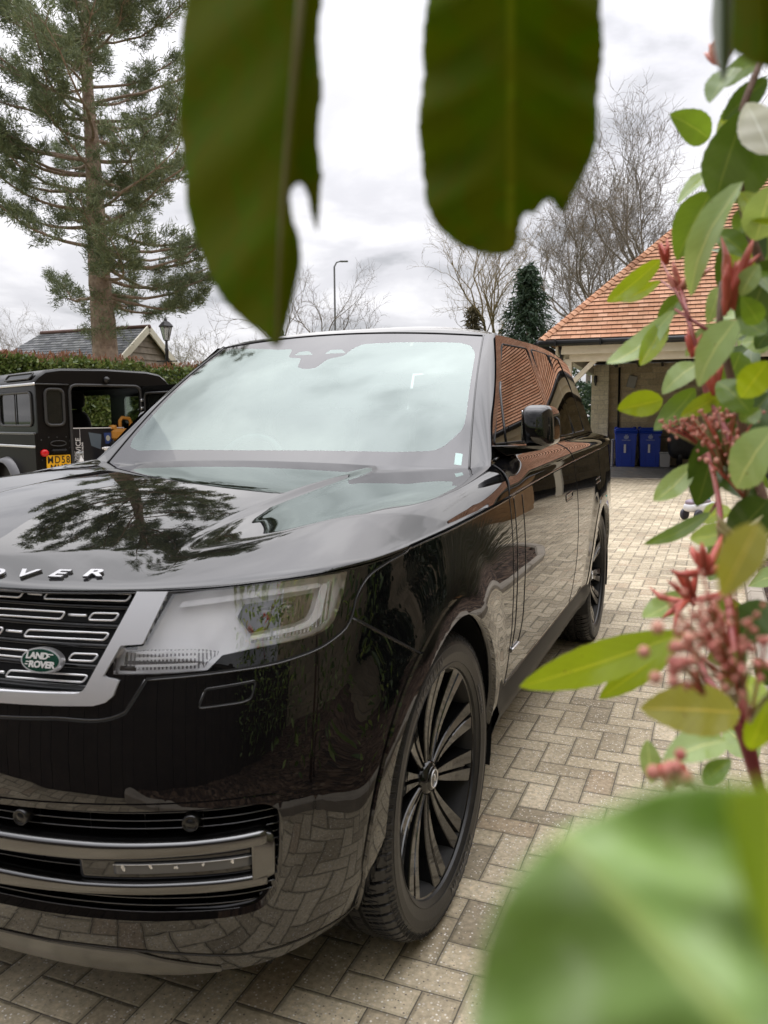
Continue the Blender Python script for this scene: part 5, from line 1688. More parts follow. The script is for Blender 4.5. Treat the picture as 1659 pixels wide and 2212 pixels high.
# tub corners and sides
m.box((-.015, 2.1, .92), (.05, 4.2, .62), OPD, bevel=.01)
m.box((W + .015, 2.1, .92), (.05, 4.2, .62), OPD, bevel=.01)
m.box((-.035, 1.9, 1.215), (.035, 3.8, .03), GRAPH, bevel=.008)
m.box((-.048, 1.9, 1.06), (.02, 3.8, .03), SILV, bevel=.006)
body = m.build('body', OR, bevel=.004)
# upper left side with window openings filled by sliding glass
m = MB()
panel(m, rrect(.02, 1.22, 1.90, 1.82, .01), rrect(.16, 1.32, 1.20, 1.70, .07), .0, .03, OP, 'X')
m.box((.015, 2.6, 1.5), (.03, 1.4, .58), OP)
m.build('side_panel', OR)
m = MB()
panel(m, rrect(.02, 1.22, 1.45, 1.82, .01), rrect(.16, 1.32, 1.20, 1.70, .07), W - .03, W, OP, 'X')
panel(m, rrect(1.45, 1.22, 3.4, 1.82, .01), rrect(1.62, 1.28, 3.15, 1.74, .07), W - .03, W, OP, 'X'); m.build('side_panel', OR)
OTG = glassmat('cabin_glass', (.72, .78, .72), (.9, .9, .9), .05)
for x in (.012, W - .02):
    m = MB(); m.box((x, .68, 1.51), (.012, 1.08, .40), OG if x < 1 else OTG); w_o = m.build('side_window', OR)
    m = MB(); q = rrect(.15, 1.31, 1.21, 1.71, .08, 6); m.tube([(x - .018 if x < 1 else x + .02, a, b) for a, b in q], .016, RUB, 6, closed=True)
    m.tube([(x - .018 if x < 1 else x + .02, .68, 1.32), (x - .018 if x < 1 else x + .02, .68, 1.70)], .008, RUB, 6); m.build('window_seal', w_o)
# roof with rounded corners
m = MB()
prof = [(-.03, 1.80), (-.03, 1.83), (.03, 1.90), (.12, 1.965), (.30, 1.995), (W/2, 2.01), (W-.30, 1.995), (W-.12, 1.965), (W-.03, 1.90), (W+.03, 1.83), (W+.03, 1.80)]
V = []
ys = [0.0, .03, .08, 3.2, 3.4]
for k, y in enumerate(ys):
    dz = [-.030, -.006, 0, 0, -.05][k]
    V += [(x, y - .02, z + (dz if 1.82 < z else 0)) for x, z in prof]
n = len(prof)
m.add(V, [(k*n+i, k*n+i+1, (k+1)*n+i+1, (k+1)*n+i) for k in range(len(ys)-1) for i in range(n-1)], OP, True)
m.add([(x, -.02, z + (-.030 if z > 1.82 else 0)) for x, z in prof], [tuple(range(n))], OPD)
m.build('roof', OR)
m = MB(); m.box((-.035, 1.65, 1.80), (.03, 3.4, .03), SILV, bevel=.008); m.tube([(-.03, -.03, 1.80), (.38, -.03, 1.80)], .010, RUB, 6); m.build('roof_gutter', OR)
# alpine light
m = MB(); q = [(.12, 1.86), (.95, 1.86), (.95, 1.93), (.12, 1.93)]
V = [(-.012 + (z - 1.86) * .85, y, z) for y, z in rnd_poly(q, .025, 4)]
m.add([(x - .008, y, z + .006) for x, y, z in V], [tuple(range(len(V)))], OG)
m.tube([(x - .012, y, z + .008) for x, y, z in V], .010, RUB, 6, closed=True); m.build('alpine_window', OR)
# rear quarter window
m = MB(); m.box((.205, -.006, 1.53), (.20, .01, .40), OG); qo = m.build('rear_quarter_window', OR)
m = MB(); m.tube([(a, -.018, b) for a, b in rrect(.095, 1.315, .315, 1.745, .07, 6)], .018, RUB, 6, closed=True); m.build('window_seal', qo)
m = MB(); m.tube([(a, -.012, b) for a, b in rrect(.395, .70, 1.33, 1.80, .10, 8)], .020, RUB, 6, closed=True); m.build('door_seal', OR)
# open door
th_ = R_(-88)
dd = empty('rear_door', (1.34, -.02, 0), th_); dd.parent = OR
m = MB(); panel(m, rrect(.0, .72, .90, 1.80, .06, 6), rrect(.10, 1.30, .80, 1.70, .06, 6), .0, .045, OP); m.build('door_panel', dd)
m = MB(); m.box((.45, .02, 1.50), (.72, .01, .42), OG); wo_ = m.build('door_window', dd)
m = MB(); m.tube([(a, -.012, b) for a, b in rrect(.09, 1.29, .81, 1.71, .07, 6)], .014, RUB, 6, closed=True); m.build('window_seal', wo_)
m = MB()
for z in (1.62, 1.52, .95): m.box((1.34, -.03, z), (.06, .05, .035), SILV, bevel=.008)
m.build('hinges', OR)
m = MB(); m.lathe([(0, -.05), (.035, -.045), (.04, -.02), (.03, .0)], BLKP, 'Y', 16, (.86, -.02, 1.87)); m.build('wiper_boss', OR)
# lights, plate, rivets
REDL = M('red_lens', (.55, .008, .010), .15); CLR = M('clear_small_lens', (.45, .45, .45), .15)
m = MB(); m.lathe([(0, -.055), (.02, -.054), (.038, -.046), (.045, -.028), (.045, .0)], REDL, 'Y', 24, (.055, -.005, .985)); m.build('tail_light', OR)
m = MB(); m.box((.23, -.03, 1.0), (.20, .05, .055), OPD, bevel=.02); m.build('plate_lamp', OR)
m = MB(); m.tube([(.23 + .095 * math.cos(a), -.012, 1.095 + .032 * math.sin(a)) for a in np.linspace(0, 2*PI, 24, endpoint=False)], .006, RUB, 5, closed=True); m.build('oval_emblem', OR)
YEL = M('plate_yellow', (.80, .42, .01), .35); PBLK = M('plate_black', (.008, .008, .008), .4)
m = MB(); q = rrect(.075, .735, .365, .955, .012); m.prism(q, -.012, YEL, 'Y', -.005)
po = m.build('number_plate', OR)
lt = MB()
for txt, z in (('MD58', .895), ('MUP', .795)):
    lt.mesh(text_mesh(txt, .122, .001, .0008, 0, 1.2, sx=.80), PBLK, Matrix.Translation((.220, -.0195, z)) @ Matrix.Rotation(R_(90), 4, 'X'))
lt.build('plate_characters', po, recalc=False)
for x, z in [(.03, 1.14), (.12, 1.17), (.22, 1.17), (.33, 1.17), (.03, .9), (.03, .8), (.37, 1.12), (.37, 1.04), (.03, .68), (.37, .70)]:
    m = MB(); m.lathe([(0, -.006), (.006, -.004), (.008, 0)], RUB, 'Y', 8, (x, -.002, z)); m.build('rivet', OR)
# wheel and arch on the visible side
m = MB()
V = []
for x, r in ((-.04, .50), (-.13, .47), (-.13, .43)):
    V += [(x, .95 + r * math.cos(a) * 1.0, .42 + r * math.sin(a)) for a in np.linspace(0, PI, 25)]
m.add(V, [(k*25+i, k*25+i+1, (k+1)*25+i+1, (k+1)*25+i) for k in range(2) for i in range(24)], M('dusty_grey_arch', (.10, .10, .105), .3), True)
m.build('wheel_arch', OR)
for y in (.95, 3.3):
    for x in (-.02, W - .22):
        w_e = empty('wheel', (x + .11, y, .40)); w_e.parent = OR
        m = MB(); m.lathe([(.22, -.11), (.36, -.12), (.395, -.09), (.40, 0), (.395, .09), (.36, .12), (.22, .11)], TYRE, 'X', 40); m.build('tyre', w_e)
        m = MB(); m.lathe([(0, -.05), (.10, -.06), (.16, -.03), (.21, -.04), (.225, -.10), (.22, .10)], GRAPH, 'X', 32); m.build('rim', w_e)
m = MB(); m.box((.86, .05, .52), (1.7, .14, .16), BLKP, bevel=.02); m.build('rear_bumper', OR)
# bonnet, front wings, windscreen
m = MB(); m.box((.86, 3.9, 1.02), (1.4, 1.1, .30), OP, bevel=.04); m.box((.10, 3.36, 1.52), (.08, .05, .54), OP); m.box((1.62, 3.36, 1.52), (.08, .05, .54), OP); m.box((.86, 3.36, 1.80), (1.6, .06, .06), OP); m.build('front_end', OR, bevel=0)
m = MB(); m.box((.86, 3.36, 1.52), (1.44, .012, .50), OTG); m.build('windscreen', OR)
# cabin
m = MB()
m.box((.86, 1.9, .70), (1.64, 3.0, .04), OIN); m.box((.86, 3.2, 1.0), (1.6, .06, .6), OIN)
m.box((.86, 1.7, 1.90), (1.55, 3.0, .02), M('pale_headlining', (.30, .29, .27), .8)); m.build('cabin', OR)
for x in (.55, 1.18):
    m = MB()
    V, F = superbox((x, 1.75, 1.16), (.27, .09, .36), .55, 24, 18, lambda a, b, c: (a * (1 - .18 * max(c, 0)), b, c)); m.add(V, F, OIN, True)
    for sx in (-.085, .085): m.tube([(x + sx, 1.72, 1.40), (x + sx, 1.72, 1.62)], .04, OIN, 8)
    V, F = superbox((x, 1.72, 1.66), (.155, .08, .13), .6, 20, 14); m.add(V, F, OIN, True)
    m.build('bucket_seat', OR)
m = MB(); m.tube([(.45 + .19 * math.cos(a), 2.55 + .05 * math.sin(a), 1.22 + .19 * math.sin(a)) for a in np.linspace(0, 2*PI, 28, endpoint=False)], .014, OIN, 6, closed=True); m.build('steering_wheel', OR)

def oloc(x, y, z): return OR.matrix_basis @ Vector((x, y, z)) if False else Matrix.Translation((OC.x, OC.y, 0)) @ Matrix.Rotation(R_(44), 4, 'Z') @ Vector((x, y, z))
OZ = R_(44)
# the valeting sign standing in the opening
SGN = M('sign_black', (.010, .010, .014), .3); SGW = M('sign_white', (.75, .75, .75), .4)
sg_ = empty('valeting_sign', oloc(.43, .16, .72), OZ, 'black sign board with white lettering propped in the open rear of the off-roader', 'sign')
m = MB(); m.box((.36, 0, .27), (.72, .012, .56), SGN); so_ = m.build('board', sg_)
m = MB(); m.box((.36, -.004, .552), (.73, .02, .012), SGW); m.box((.722, -.004, .27), (.012, .02, .56), SGW); m.box((.14, -.008, .46), (.004, .004, .16), SGW); m.build('board_edge', sg_)
lt = MB(); Rv = Matrix.Rotation(R_(90), 4, 'X') @ Matrix.Rotation(R_(90), 4, 'Z')
for txt, x, z, s_ in (('VALE!', .045, .16, .085), ('SERVICE', .115, .27, .090), ('AND CAR DETAILING', .165, .24, .028), ('PROGRESS', .60, .34, .080)):
    lt.mesh(text_mesh(txt, s_, .0008, .0012, 0), SGW, Matrix.Translation((x, -.009, z)) @ Rv)
lt.build('lettering', so_, recalc=False)
m = MB(); BLUP = M('photo_blue', (.10, .13, .16), .4); m.add([(.25, -.009, .50), (.42, -.009, .47), (.40, -.009, .28), (.28, -.009, .33)], [(0, 1, 2, 3)], BLUP)
m.add([(.45, -.0095, .49), (.55, -.0095, .49), (.55, -.0095, .35), (.47, -.0095, .35)], [(0, 1, 2, 3)], M('photo_navy', (.03, .06, .20), .4))
m.add([(.505 + .028 * math.cos(a), -.0102, .42 + .036 * math.sin(a)) for a in np.linspace(0, 2*PI, 16, endpoint=False)], [tuple(range(16))], M('photo_grey', (.45, .45, .38), .4)); m.build('sign_pictures', so_, recalc=False)
# spray bottles and canister
def sprayer(name, x, y, z, c1, c2, label, s=1.0, tilt=0):
    e_ = empty(name, oloc(x, y, z), OZ + tilt, label, 'spray bottle', 'spray bottles in the back of the off-roader')
    m = MB(); m.lathe([(0, 0), (.04*s, 0), (.043*s, .02*s), (.042*s, .11*s), (.03*s, .15*s), (.014*s, .18*s), (.013*s, .20*s)], c1, 'Z', 18); m.build('bottle', e_)
    m = MB(); m.box((-.005*s, 0, .225*s), (.10*s, .03*s, .04*s), c2, bevel=.012*s); m.box((-.06*s, 0, .228*s), (.03*s, .022*s, .022*s), c2, bevel=.006*s)
    m.box((-.03*s, 0, .19*s), (.012*s, .02*s, .05*s), c2, rot=Matrix.Rotation(.4, 3, 'Y'), bevel=.004*s); m.build('trigger_head', e_)
WH2 = M('bottle_white', (.78, .78, .78), .3); REDP = M('red_plastic', (.5, .02, .03), .35); LIME = M('lime_plastic', (.45, .60, .03), .35)
SIL2 = M('grey_bottle', (.45, .47, .48), .25, .3)
sprayer('spray_bottle', .50, -.0, .74, WH2, SIL2, 'spray bottle with a grey trigger at the left foot of the sign board', 1.0, .4)
sprayer('spray_bottle', .84, -.02, .78, WH2, WH2, 'spray bottle with a white trigger in front of the middle of the sign', 1.05, .2)
sprayer('spray_bottle', 1.08, .02, .82, M('cloudy_bottle', (.55, .58, .60), .2), LIME, 'clear spray bottle with a lime green trigger at the right of the sign', 1.1, .3)
sprayer('spray_bottle', .95, -.03, .70, REDP, BLKP, 'small red spray bottle with a black trigger low beside the white one', .7, .0)
e_ = empty('water_canister', oloc(1.12, .10, 1.12), OZ, 'mustard orange plastic canister with a loop handle at the right of the open doorway', 'canister')
ORG = M('mustard_plastic', (.50, .22, .03), .5)
m = MB(); m.box((0, .08, .06), (.28, .2, .16), ORG, bevel=.04); m.lathe([(.05, 0), (.052, .02), (.045, .05), (0, .052)], ORG, 'Z', 18, (-.10, .08, .135)); m.build('canister_body', e_)
m = MB(); m.tube([(.0, .08, .12), (.0, .08, .24), (.03, .08, .28), (.13, .08, .27), (.15, .08, .22), (.14, .08, .12)], .024, ORG, 8); m.build('canister_handle', e_)
m = MB(); m.box((.85, .35, .72), (.85, .45, .03), OIN); m.box((1.10, .17, .93), (.30, .30, .34), OIN, bevel=.02); tag(m.build('storage_box', None, Matrix.Translation((OC.x, OC.y, 0)).translation, (0, 0, OZ)), 'black storage box and tray inside the open rear of the off-roader', 'storage box')

# ================================================================== trees and hedges
BARK1 = noisy('pine_bark', (.20, .14, .10), (.42, .32, .245), 7, .9, bump=1.0, bscale=9, bdist=.06)
BARK2 = noisy('winter_bark', (.16, .13, .10), (.27, .225, .17), 6, .9, bump=.4, bscale=20)
BARK3 = noisy('yellowish_bark', (.22, .17, .09), (.34, .27, .15), 6, .9, bump=.4, bscale=20)

def leafmat(name, cols, rough=.5, trans=.25, scale=2.0, big=.35):
    m = M(name, cols[0], rough); t = NT(m); g = t.new('ShaderNodeNewGeometry')
    f = t.math('ADD', t.math('MULTIPLY', g.outputs['Random Per Island'], 1 - big), t.math('MULTIPLY', t.noise(t.coord(), scale, 2), big))
    base = t.ramp(f, [(i / (len(cols) - 1) * .75 + .12, c) for i, c in enumerate(cols)])
    t.l.new(base, t.b.inputs['Base Color'])
    if trans:
        tl = t.new('ShaderNodeBsdfTranslucent'); t.l.new(base, tl.inputs[0])
        mx_ = t.new('ShaderNodeMixShader'); mx_.inputs[0].default_value = trans
        t.l.new(t.b.outputs[0], mx_.inputs[1]); t.l.new(tl.outputs[0], mx_.inputs[2])
        t.l.new(mx_.outputs[0], t.n['Material Output'].inputs[0])
    return m
NEEDLE = leafmat('pine_needles', [(.085, .11, .05), (.17, .205, .10), (.30, .34, .18)], .55, .2, .6, .45)
DEADN = leafmat('brown_needles', [(.14, .07, .03), (.20, .10, .05)], .7, .2)
CONIF = leafmat('conifer_green', [(.018, .040, .020), (.035, .068, .032), (.06, .10, .05)], .6, .2, .8, .4)
HEDGEM = leafmat('hedge_leaves', [(.05, .085, .02), (.11, .16, .035), (.20, .24, .07)], .35, .25, 1.5, .3)
HEDGER = leafmat('hedge_red_tips', [(.20, .09, .05), (.32, .15, .08)], .4, .3)
IVY = leafmat('ivy', [(.020, .035, .012), (.04, .06, .02)], .4, .2)

def quads_mesh(name, C, D, U, L, Wd, mat):
    """many narrow blades: centre start C, direction D, side U"""
    n = len(C)
    a = C - U * Wd[:, None] * .5; b = C + U * Wd[:, None] * .5
    c = C + D * L[:, None] * .6 + U * Wd[:, None] * .45; e = C + D * L[:, None] * .6 - U * Wd[:, None] * .45
    tip = C + D * L[:, None]
    V = np.stack([a, b, c, tip, e], 1).reshape(-1, 3)
    i = np.arange(n)[:, None] * 5
    me = bpy.data.meshes.new(name)
    me.vertices.add(n * 5); me.vertices.foreach_set('co', V.astype(np.float32).ravel())
    me.loops.add(n * 5); me.loops.foreach_set('vertex_index', np.arange(n * 5, dtype=np.int32))
    me.polygons.add(n); me.polygons.foreach_set('loop_start', np.arange(0, n * 5, 5, dtype=np.int32)); me.polygons.foreach_set('loop_total', np.full(n, 5, dtype=np.int32))
    me.update(calc_edges=True); me.materials.append(mat)
    return me
def unit(v): return v / np.maximum(np.linalg.norm(v, axis=-1, keepdims=True), 1e-9)

# ---- pine
def make_pine():
    base = at(228, 800, 20.5); base.z = 0
    e_ = empty('pine_tree', base, 0, 'tall pine with an orange-brown trunk and ragged tiers of blue green needles behind the off-roader', 'tree')
    rs = np.random.default_rng(11)
    pts = []
    for (u, v) in ((232, 830), (226, 740), (218, 640), (210, 520), (204, 400), (198, 300), (190, 200), (186, 100), (184, 30), (182, -20), (180, -55)):
        p = at(u, v, 20.5) - base; pts.append(p)
    pts[0].z = -.1
    rad = [.34, .31, .27, .235, .20, .17, .14, .115, .09, .06, .02]
    rad = [r * 1.0 for r in rad]
    tr = MB(); P = []
    q = np.array([tuple(p) for p in pts]); qq = cspline(np.arange(len(q)), q, np.linspace(0, len(q) - 1, 46)); rr = np.interp(np.linspace(0, len(q)-1, 46), range(len(rad)), rad)
    rr = rr * (1 + rs.normal(0, .035, 46))
    tr.tube([tuple(p) for p in qq], list(rr), BARK1, 16)
    tr.build('trunk', e_)
    br = MB(); tips = []
    H = qq[-1][2]
    zs = []
    z = 4.5
    while z < H - .2:
        zs.append(z); z += rs.uniform(.34, .50)
    for zi, z in enumerate(zs):
        f = (z - 4.2) / (H - 4.2)
        c = np.array([np.interp(z, qq[:, 2], qq[:, k]) for k in range(3)])
        r0 = np.interp(z, qq[:, 2], rr)
        nb = rs.integers(3, 6)
        for k in range(nb):
            az = rs.uniform(0, 2*PI)
            Lb = (np.interp(f, [0, .12, .35, .6, .8, 1], [2.7, 3.4, 3.2, 3.1, 2.9, 1.5])) * rs.uniform(.70, 1.12)
            d = np.array([math.cos(az), math.sin(az), 0])
            rise = np.interp(f, [0, .4, 1], [-.02, .10, .45])
            pth = []; n = 8
            bend = rs.normal(0, .22); jit = rs.normal(0, .12)
            for j in range(n + 1):
                t = j / n
                a2 = az + bend * t * 2
                dd_ = np.array([math.cos(a2), math.sin(a2), 0])
                pth.append(c + dd_ * Lb * t + np.array([0, 0, Lb * ((rise + jit) * t + .20 * t * t * t - .06 * math.sin(PI * t))]) + rs.normal(0, .035, 3) * t)
            rb = np.linspace(min(r0 * .30, .055), .012, n + 1)
            br.tube([tuple(p) for p in pth], list(rb), BARK1, 6, cap=False)
            # laterals
            for j in range(3, n + 1):
                t = j / n
                if t < np.interp(f, [0, .5, 1], [.40, .26, .08]): continue
                for sdd in (-1, 1):
                    if rs.random() < np.interp(t, [.3, .6, 1], [.60, .18, .04]) * (1 - .6 * f): continue
                    tang = unit(pth[j] - pth[j-1]); side = np.array([-tang[1], tang[0], 0]) * sdd
                    ld = unit(tang * rs.uniform(.5, .9) + side * rs.uniform(.6, 1.0) + np.array([0, 0, rs.uniform(-.1, .35)]))
                    ll = rs.uniform(.30, .75) * (1.15 - .5 * t) * (Lb / 2.8) ** .5
                    e1 = pth[j] + ld * ll * .6 + np.array([0, 0, rs.uniform(-.02, .05)]); e2 = pth[j] + ld * ll + np.array([0, 0, .06 * ll])
                    br.tube([tuple(pth[j]), tuple(e1), tuple(e2)], [.014, .010, .006], BARK1, 4, cap=False)
                    for s_ in np.arange(.35, 1.01, .17):
                        tips.append((pth[j] + (e2 - pth[j]) * s_ + rs.normal(0, .05, 3), ld))
                    for s_ in range(2):
                        ld2 = unit(ld + rs.normal(0, .5, 3)); e3 = e1 + ld2 * ll * .5
                        for w_ in (.5, .8, 1.0): tips.append((e1 + (e3 - e1) * w_, ld2))
            tips.append((pth[-1], unit(pth[-1] - pth[-2])))
    # short sprays on the trunk low down
    for z in (3.35, 3.5, 3.9, 4.3):
        c = np.array([np.interp(z, qq[:, 2], qq[:, k]) for k in range(3)])
        for _ in range(14):
            a_ = rs.uniform(-PI, 0.6); d = np.array([math.cos(a_), math.sin(a_), .3]); tips.append((c + d * rs.uniform(.3, .5) + rs.normal(0, .08, 3), unit(d)))
    br.build('branches', e_, recalc=False)
    T = np.array([t[0] for t in tips]); Dd = np.array([t[1] for t in tips])
    K = 21
    C = np.repeat(T, K, 0) + rs.normal(0, .070, (len(T) * K, 3)); D0 = np.repeat(Dd, K, 0)
    D = unit(D0 * .75 + rs.normal(0, .62, C.shape) + np.array([0, 0, .20]))
    U = unit(np.cross(D, rs.normal(0, 1, D.shape)))
    L = rs.uniform(.09, .17, len(C)); Wd = rs.uniform(.011, .020, len(C))
    print('pine blades', len(C))
    link('needles', quads_mesh('needles', C, D, U, L, Wd, NEEDLE), e_)
    return e_
make_pine()

# ---- bare winter trees
def make_bare(name, base, H, seed, bark, label, spread=.42, levels=6, r0=None, twig=.005, fork=.15, lean=(0, 0), group='bare winter trees on the skyline'):
    rs = np.random.default_rng(seed)
    e_ = empty(name, base, 0, label, 'tree', group)
    tr, tw = MB(), MB()
    def grow(p, d, L, r, lev):
        n = 4 if lev > 2 else 5
        pts = [p]; q = p.copy(); dd_ = d.copy()
        for k in range(n):
            dd_ = unit(dd_ + rs.normal(0, .09 + .035 * lev, 3) + np.array([0, 0, .05]))
            q = q + dd_ * L / n; pts.append(q)
        r1 = r * (.62 if lev < levels else .4)
        rr_ = np.linspace(r, r1, n + 1)
        (tr if lev < 2 else tw).tube([tuple(x) for x in pts], list(rr_), bark, 8 if lev < 2 else (5 if lev < 4 else 3), cap=False)
        if lev >= levels: return
        nk = 3 if lev < 2 else rs.integers(2, 4)
        for k in range(nk):
            a_ = rs.uniform(0, 2*PI); s_ = rs.uniform(.6, 1.25) * spread
            o = unit(np.cross(dd_, [math.cos(a_), math.sin(a_), .3]))
            nd = unit(dd_ * math.cos(s_) + o * math.sin(s_) + np.array([0, 0, .12]))
            grow(pts[-1], nd, L * rs.uniform(.62, .86), max(r1 * .82, twig), lev + 1)
        for j in range(1, n):
            if rs.random() < (.75 if lev > 0 else fork) and lev < levels:
                a_ = rs.uniform(0, 2*PI); o = unit(np.cross(dd_, [math.cos(a_), math.sin(a_), .2]))
                nd = unit(dd_ * .75 + o * .75 + np.array([0, 0, .1]))
                grow(pts[j], nd, L * rs.uniform(.42, .66), max(rr_[j] * .42, twig), min(levels, lev + 2))
    d0 = unit(np.array([lean[0], lean[1], 1.0]))
    grow(np.array([0., 0., -.1]), d0, H * .27, r0 or H * .014, 0)
    tr.build('trunk', e_, recalc=False); tw.build('crown', e_, recalc=False)
    return e_
def gb(u, v, Y):
    p = at(u, v, Y); p.z = 0; return p
make_bare('bare_tree', gb(652, 720, 34), 9.5, 5, BARK2, 'wide spreading bare tree left of the street lamp', .50, 6)
make_bare('bare_tree', gb(1082, 700, 34), 11.5, 8, BARK3, 'bare tree with a yellowish trunk beside the dark conifer', .38, 6)
make_bare('bare_tree', gb(1335, 600, 36), 13.5, 23, BARK2, 'tall bare tree rising behind the left end of the tiled roof', .33, 7, twig=.007)
make_bare('bare_tree', gb(1500, 500, 40), 19, 31, BARK2, 'tallest bare tree, behind the roof next to the foreground leaves', .30, 7, twig=.008)
make_bare('bare_tree', gb(1258, 600, 42), 14, 44, BARK2, 'slimmer bare tree between the conifer and the garage roof', .33, 6, twig=.008)
make_bare('bare_tree', gb(1615, 500, 44), 21, 57, BARK2, 'bare tree showing between the leaves at the far right', .34, 6, twig=.009)
make_bare('bare_tree', gb(520, 720, 26), 5.6, 61, BARK2, 'short multi-stemmed bare tree at the edge of the windscreen pillar', .5, 5)
make_bare('bare_tree', gb(415, 790, 38), 6.5, 66, noisy('olive_bark', (.16, .14, .07), (.24, .21, .12), 6, .9), 'low olive-twigged bare tree behind the lantern', .6, 6)
make_bare('bare_tree', gb(60, 760, 42), 7.5, 70, BARK2, 'low distant bare tree behind the slate roof', .55, 6)
# ivy and evergreen clumps
def clump(name, base, blobs, mat, n, size, label, cat='shrub', seed=1, stem=None, wid=.6, group=None, reds=None):
    rs = np.random.default_rng(seed)
    e_ = empty(name, base, 0, label, cat, group)
    C = []; tot = sum(b[3] * b[4] * b[5] for b in blobs)
    for (x, y, z, rx, ry, rz) in blobs:
        k = int(n * rx * ry * rz / tot) + 5
        d = unit(rs.normal(0, 1, (k, 3))) * (rs.uniform(.35, 1, (k, 1)) ** .45)
        d *= 1 + .18 * np.sin(d[:, :1] * 9 + x) * np.cos(d[:, 2:] * 8)
        C.append(np.array([x, y, z]) + d * np.array([rx, ry, rz]))
    C = np.vstack(C)
    D = unit(rs.normal(0, 1, C.shape) + np.array([0, 0, -.1])); U = unit(np.cross(D, rs.normal(0, 1, D.shape)))
    L = rs.uniform(.7, 1.3, len(C)) * size; Wd = L * wid
    link('foliage', quads_mesh('foliage', C, D, U, L, Wd, mat), e_)
    m = MB()
    if stem is None: stem = [((0, 0, 0), (blobs[0][0], blobs[0][1], blobs[0][2]), .05)]
    for a, b, r in stem: m.tube([a, ((a[0]+b[0])/2 + .05, (a[1]+b[1])/2, (a[2]+b[2])/2), b], [r, r * .8, r * .4], BARK2, 7)
    m.build('stem', e_)
    return e_
b_ = gb(1140, 700, 30)
rs = np.random.default_rng(3)
def make_conifer(base, H, R0, label, seed, mat=CONIF, n=9000):
    rs = np.random.default_rng(seed)
    e_ = empty('conifer', base, 0, label, 'tree')
    m = MB(); m.tube([(0, 0, 0), (0, 0, H * .6), (.05, 0, H * .98)], [.12, .07, .015], BARK2, 8); m.build('trunk', e_)
    T = []; Dd = []
    nb = 190
    for k in range(nb):
        f = (k / nb) ** .85; z = .3 + f * (H - .4); az = k * 2.4 + rs.normal(0, .2)
        Lb = R0 * (1 - f) ** .8 * rs.uniform(.75, 1.15) + .08
        d = np.array([math.cos(az), math.sin(az), 0])
        for s in np.linspace(.15, 1, 9):
            p = np.array([0, 0, z]) + d * Lb * s + np.array([0, 0, -.25 * Lb * s * s + .05 * s])
            for _ in range(max(2, int(n / nb / 9))):
                T.append(p + rs.normal(0, .07 + .05 * s, 3) * np.array([1, 1, .6])); Dd.append(d * .6 + np.array([0, 0, -.35]) + rs.normal(0, .4, 3))
    T = np.array(T); D = unit(np.array(Dd)); U = unit(np.cross(D, rs.normal(0, 1, D.shape)))
    link('foliage', quads_mesh('foliage', T, D, U, rs.uniform(.12, .26, len(T)), rs.uniform(.03, .06, len(T)), mat), e_)
make_conifer(b_, (902 - 585) / 1736 * 30 + 1.377, 2.1, 'dark blue green conifer beside the yellowish bare tree', 3, n=12000)
b2 = gb(1022, 720, 32); make_conifer(b2, (902 - 668) / 1736 * 32 + 1.377, .55, 'small brownish conifer just above the roof of the SUV', 4, leafmat('brown_conifer', [(.09, .075, .035), (.14, .12, .06)], .7, .2), n=2500)
b3 = gb(1212, 760, 27)
clump('evergreen_shrub', b3, [(0, 0, 1.5, 1.5, .9, 1.5), (.9, .2, 1.2, 1.2, .8, 1.2)], CONIF, 5000, .10, 'mid green evergreen shrub seen through the open side of the garage', seed=9)
b4 = gb(1245, 850, 29)
clump('evergreen_shrub', b4, [(0.4, 0, 1.2, 1.4, .9, 1.3)], HEDGEM, 4000, .10, 'lighter green shrub low between the SUV roof and the stone pier', seed=10)
b5 = gb(622, 700, 30)
clump('ivy_clad_stump', b5, [(-.3, 0, 2.3, .45, .4, 2.2), (.5, .1, 2.6, .35, .3, 1.6), (-1.3, .2, 2.2, .5, .4, 1.7)], IVY, 5000, .10, 'dark ivy covered trunk under the tip of the long hanging leaf', 'tree', 12, [((-.3, 0, 0), (-.3, 0, 4.4), .16), ((.5, 0, 0), (.5, .1, 4.2), .13), ((-1.3, .2, 0), (-1.3, .2, 3.9), .12)])

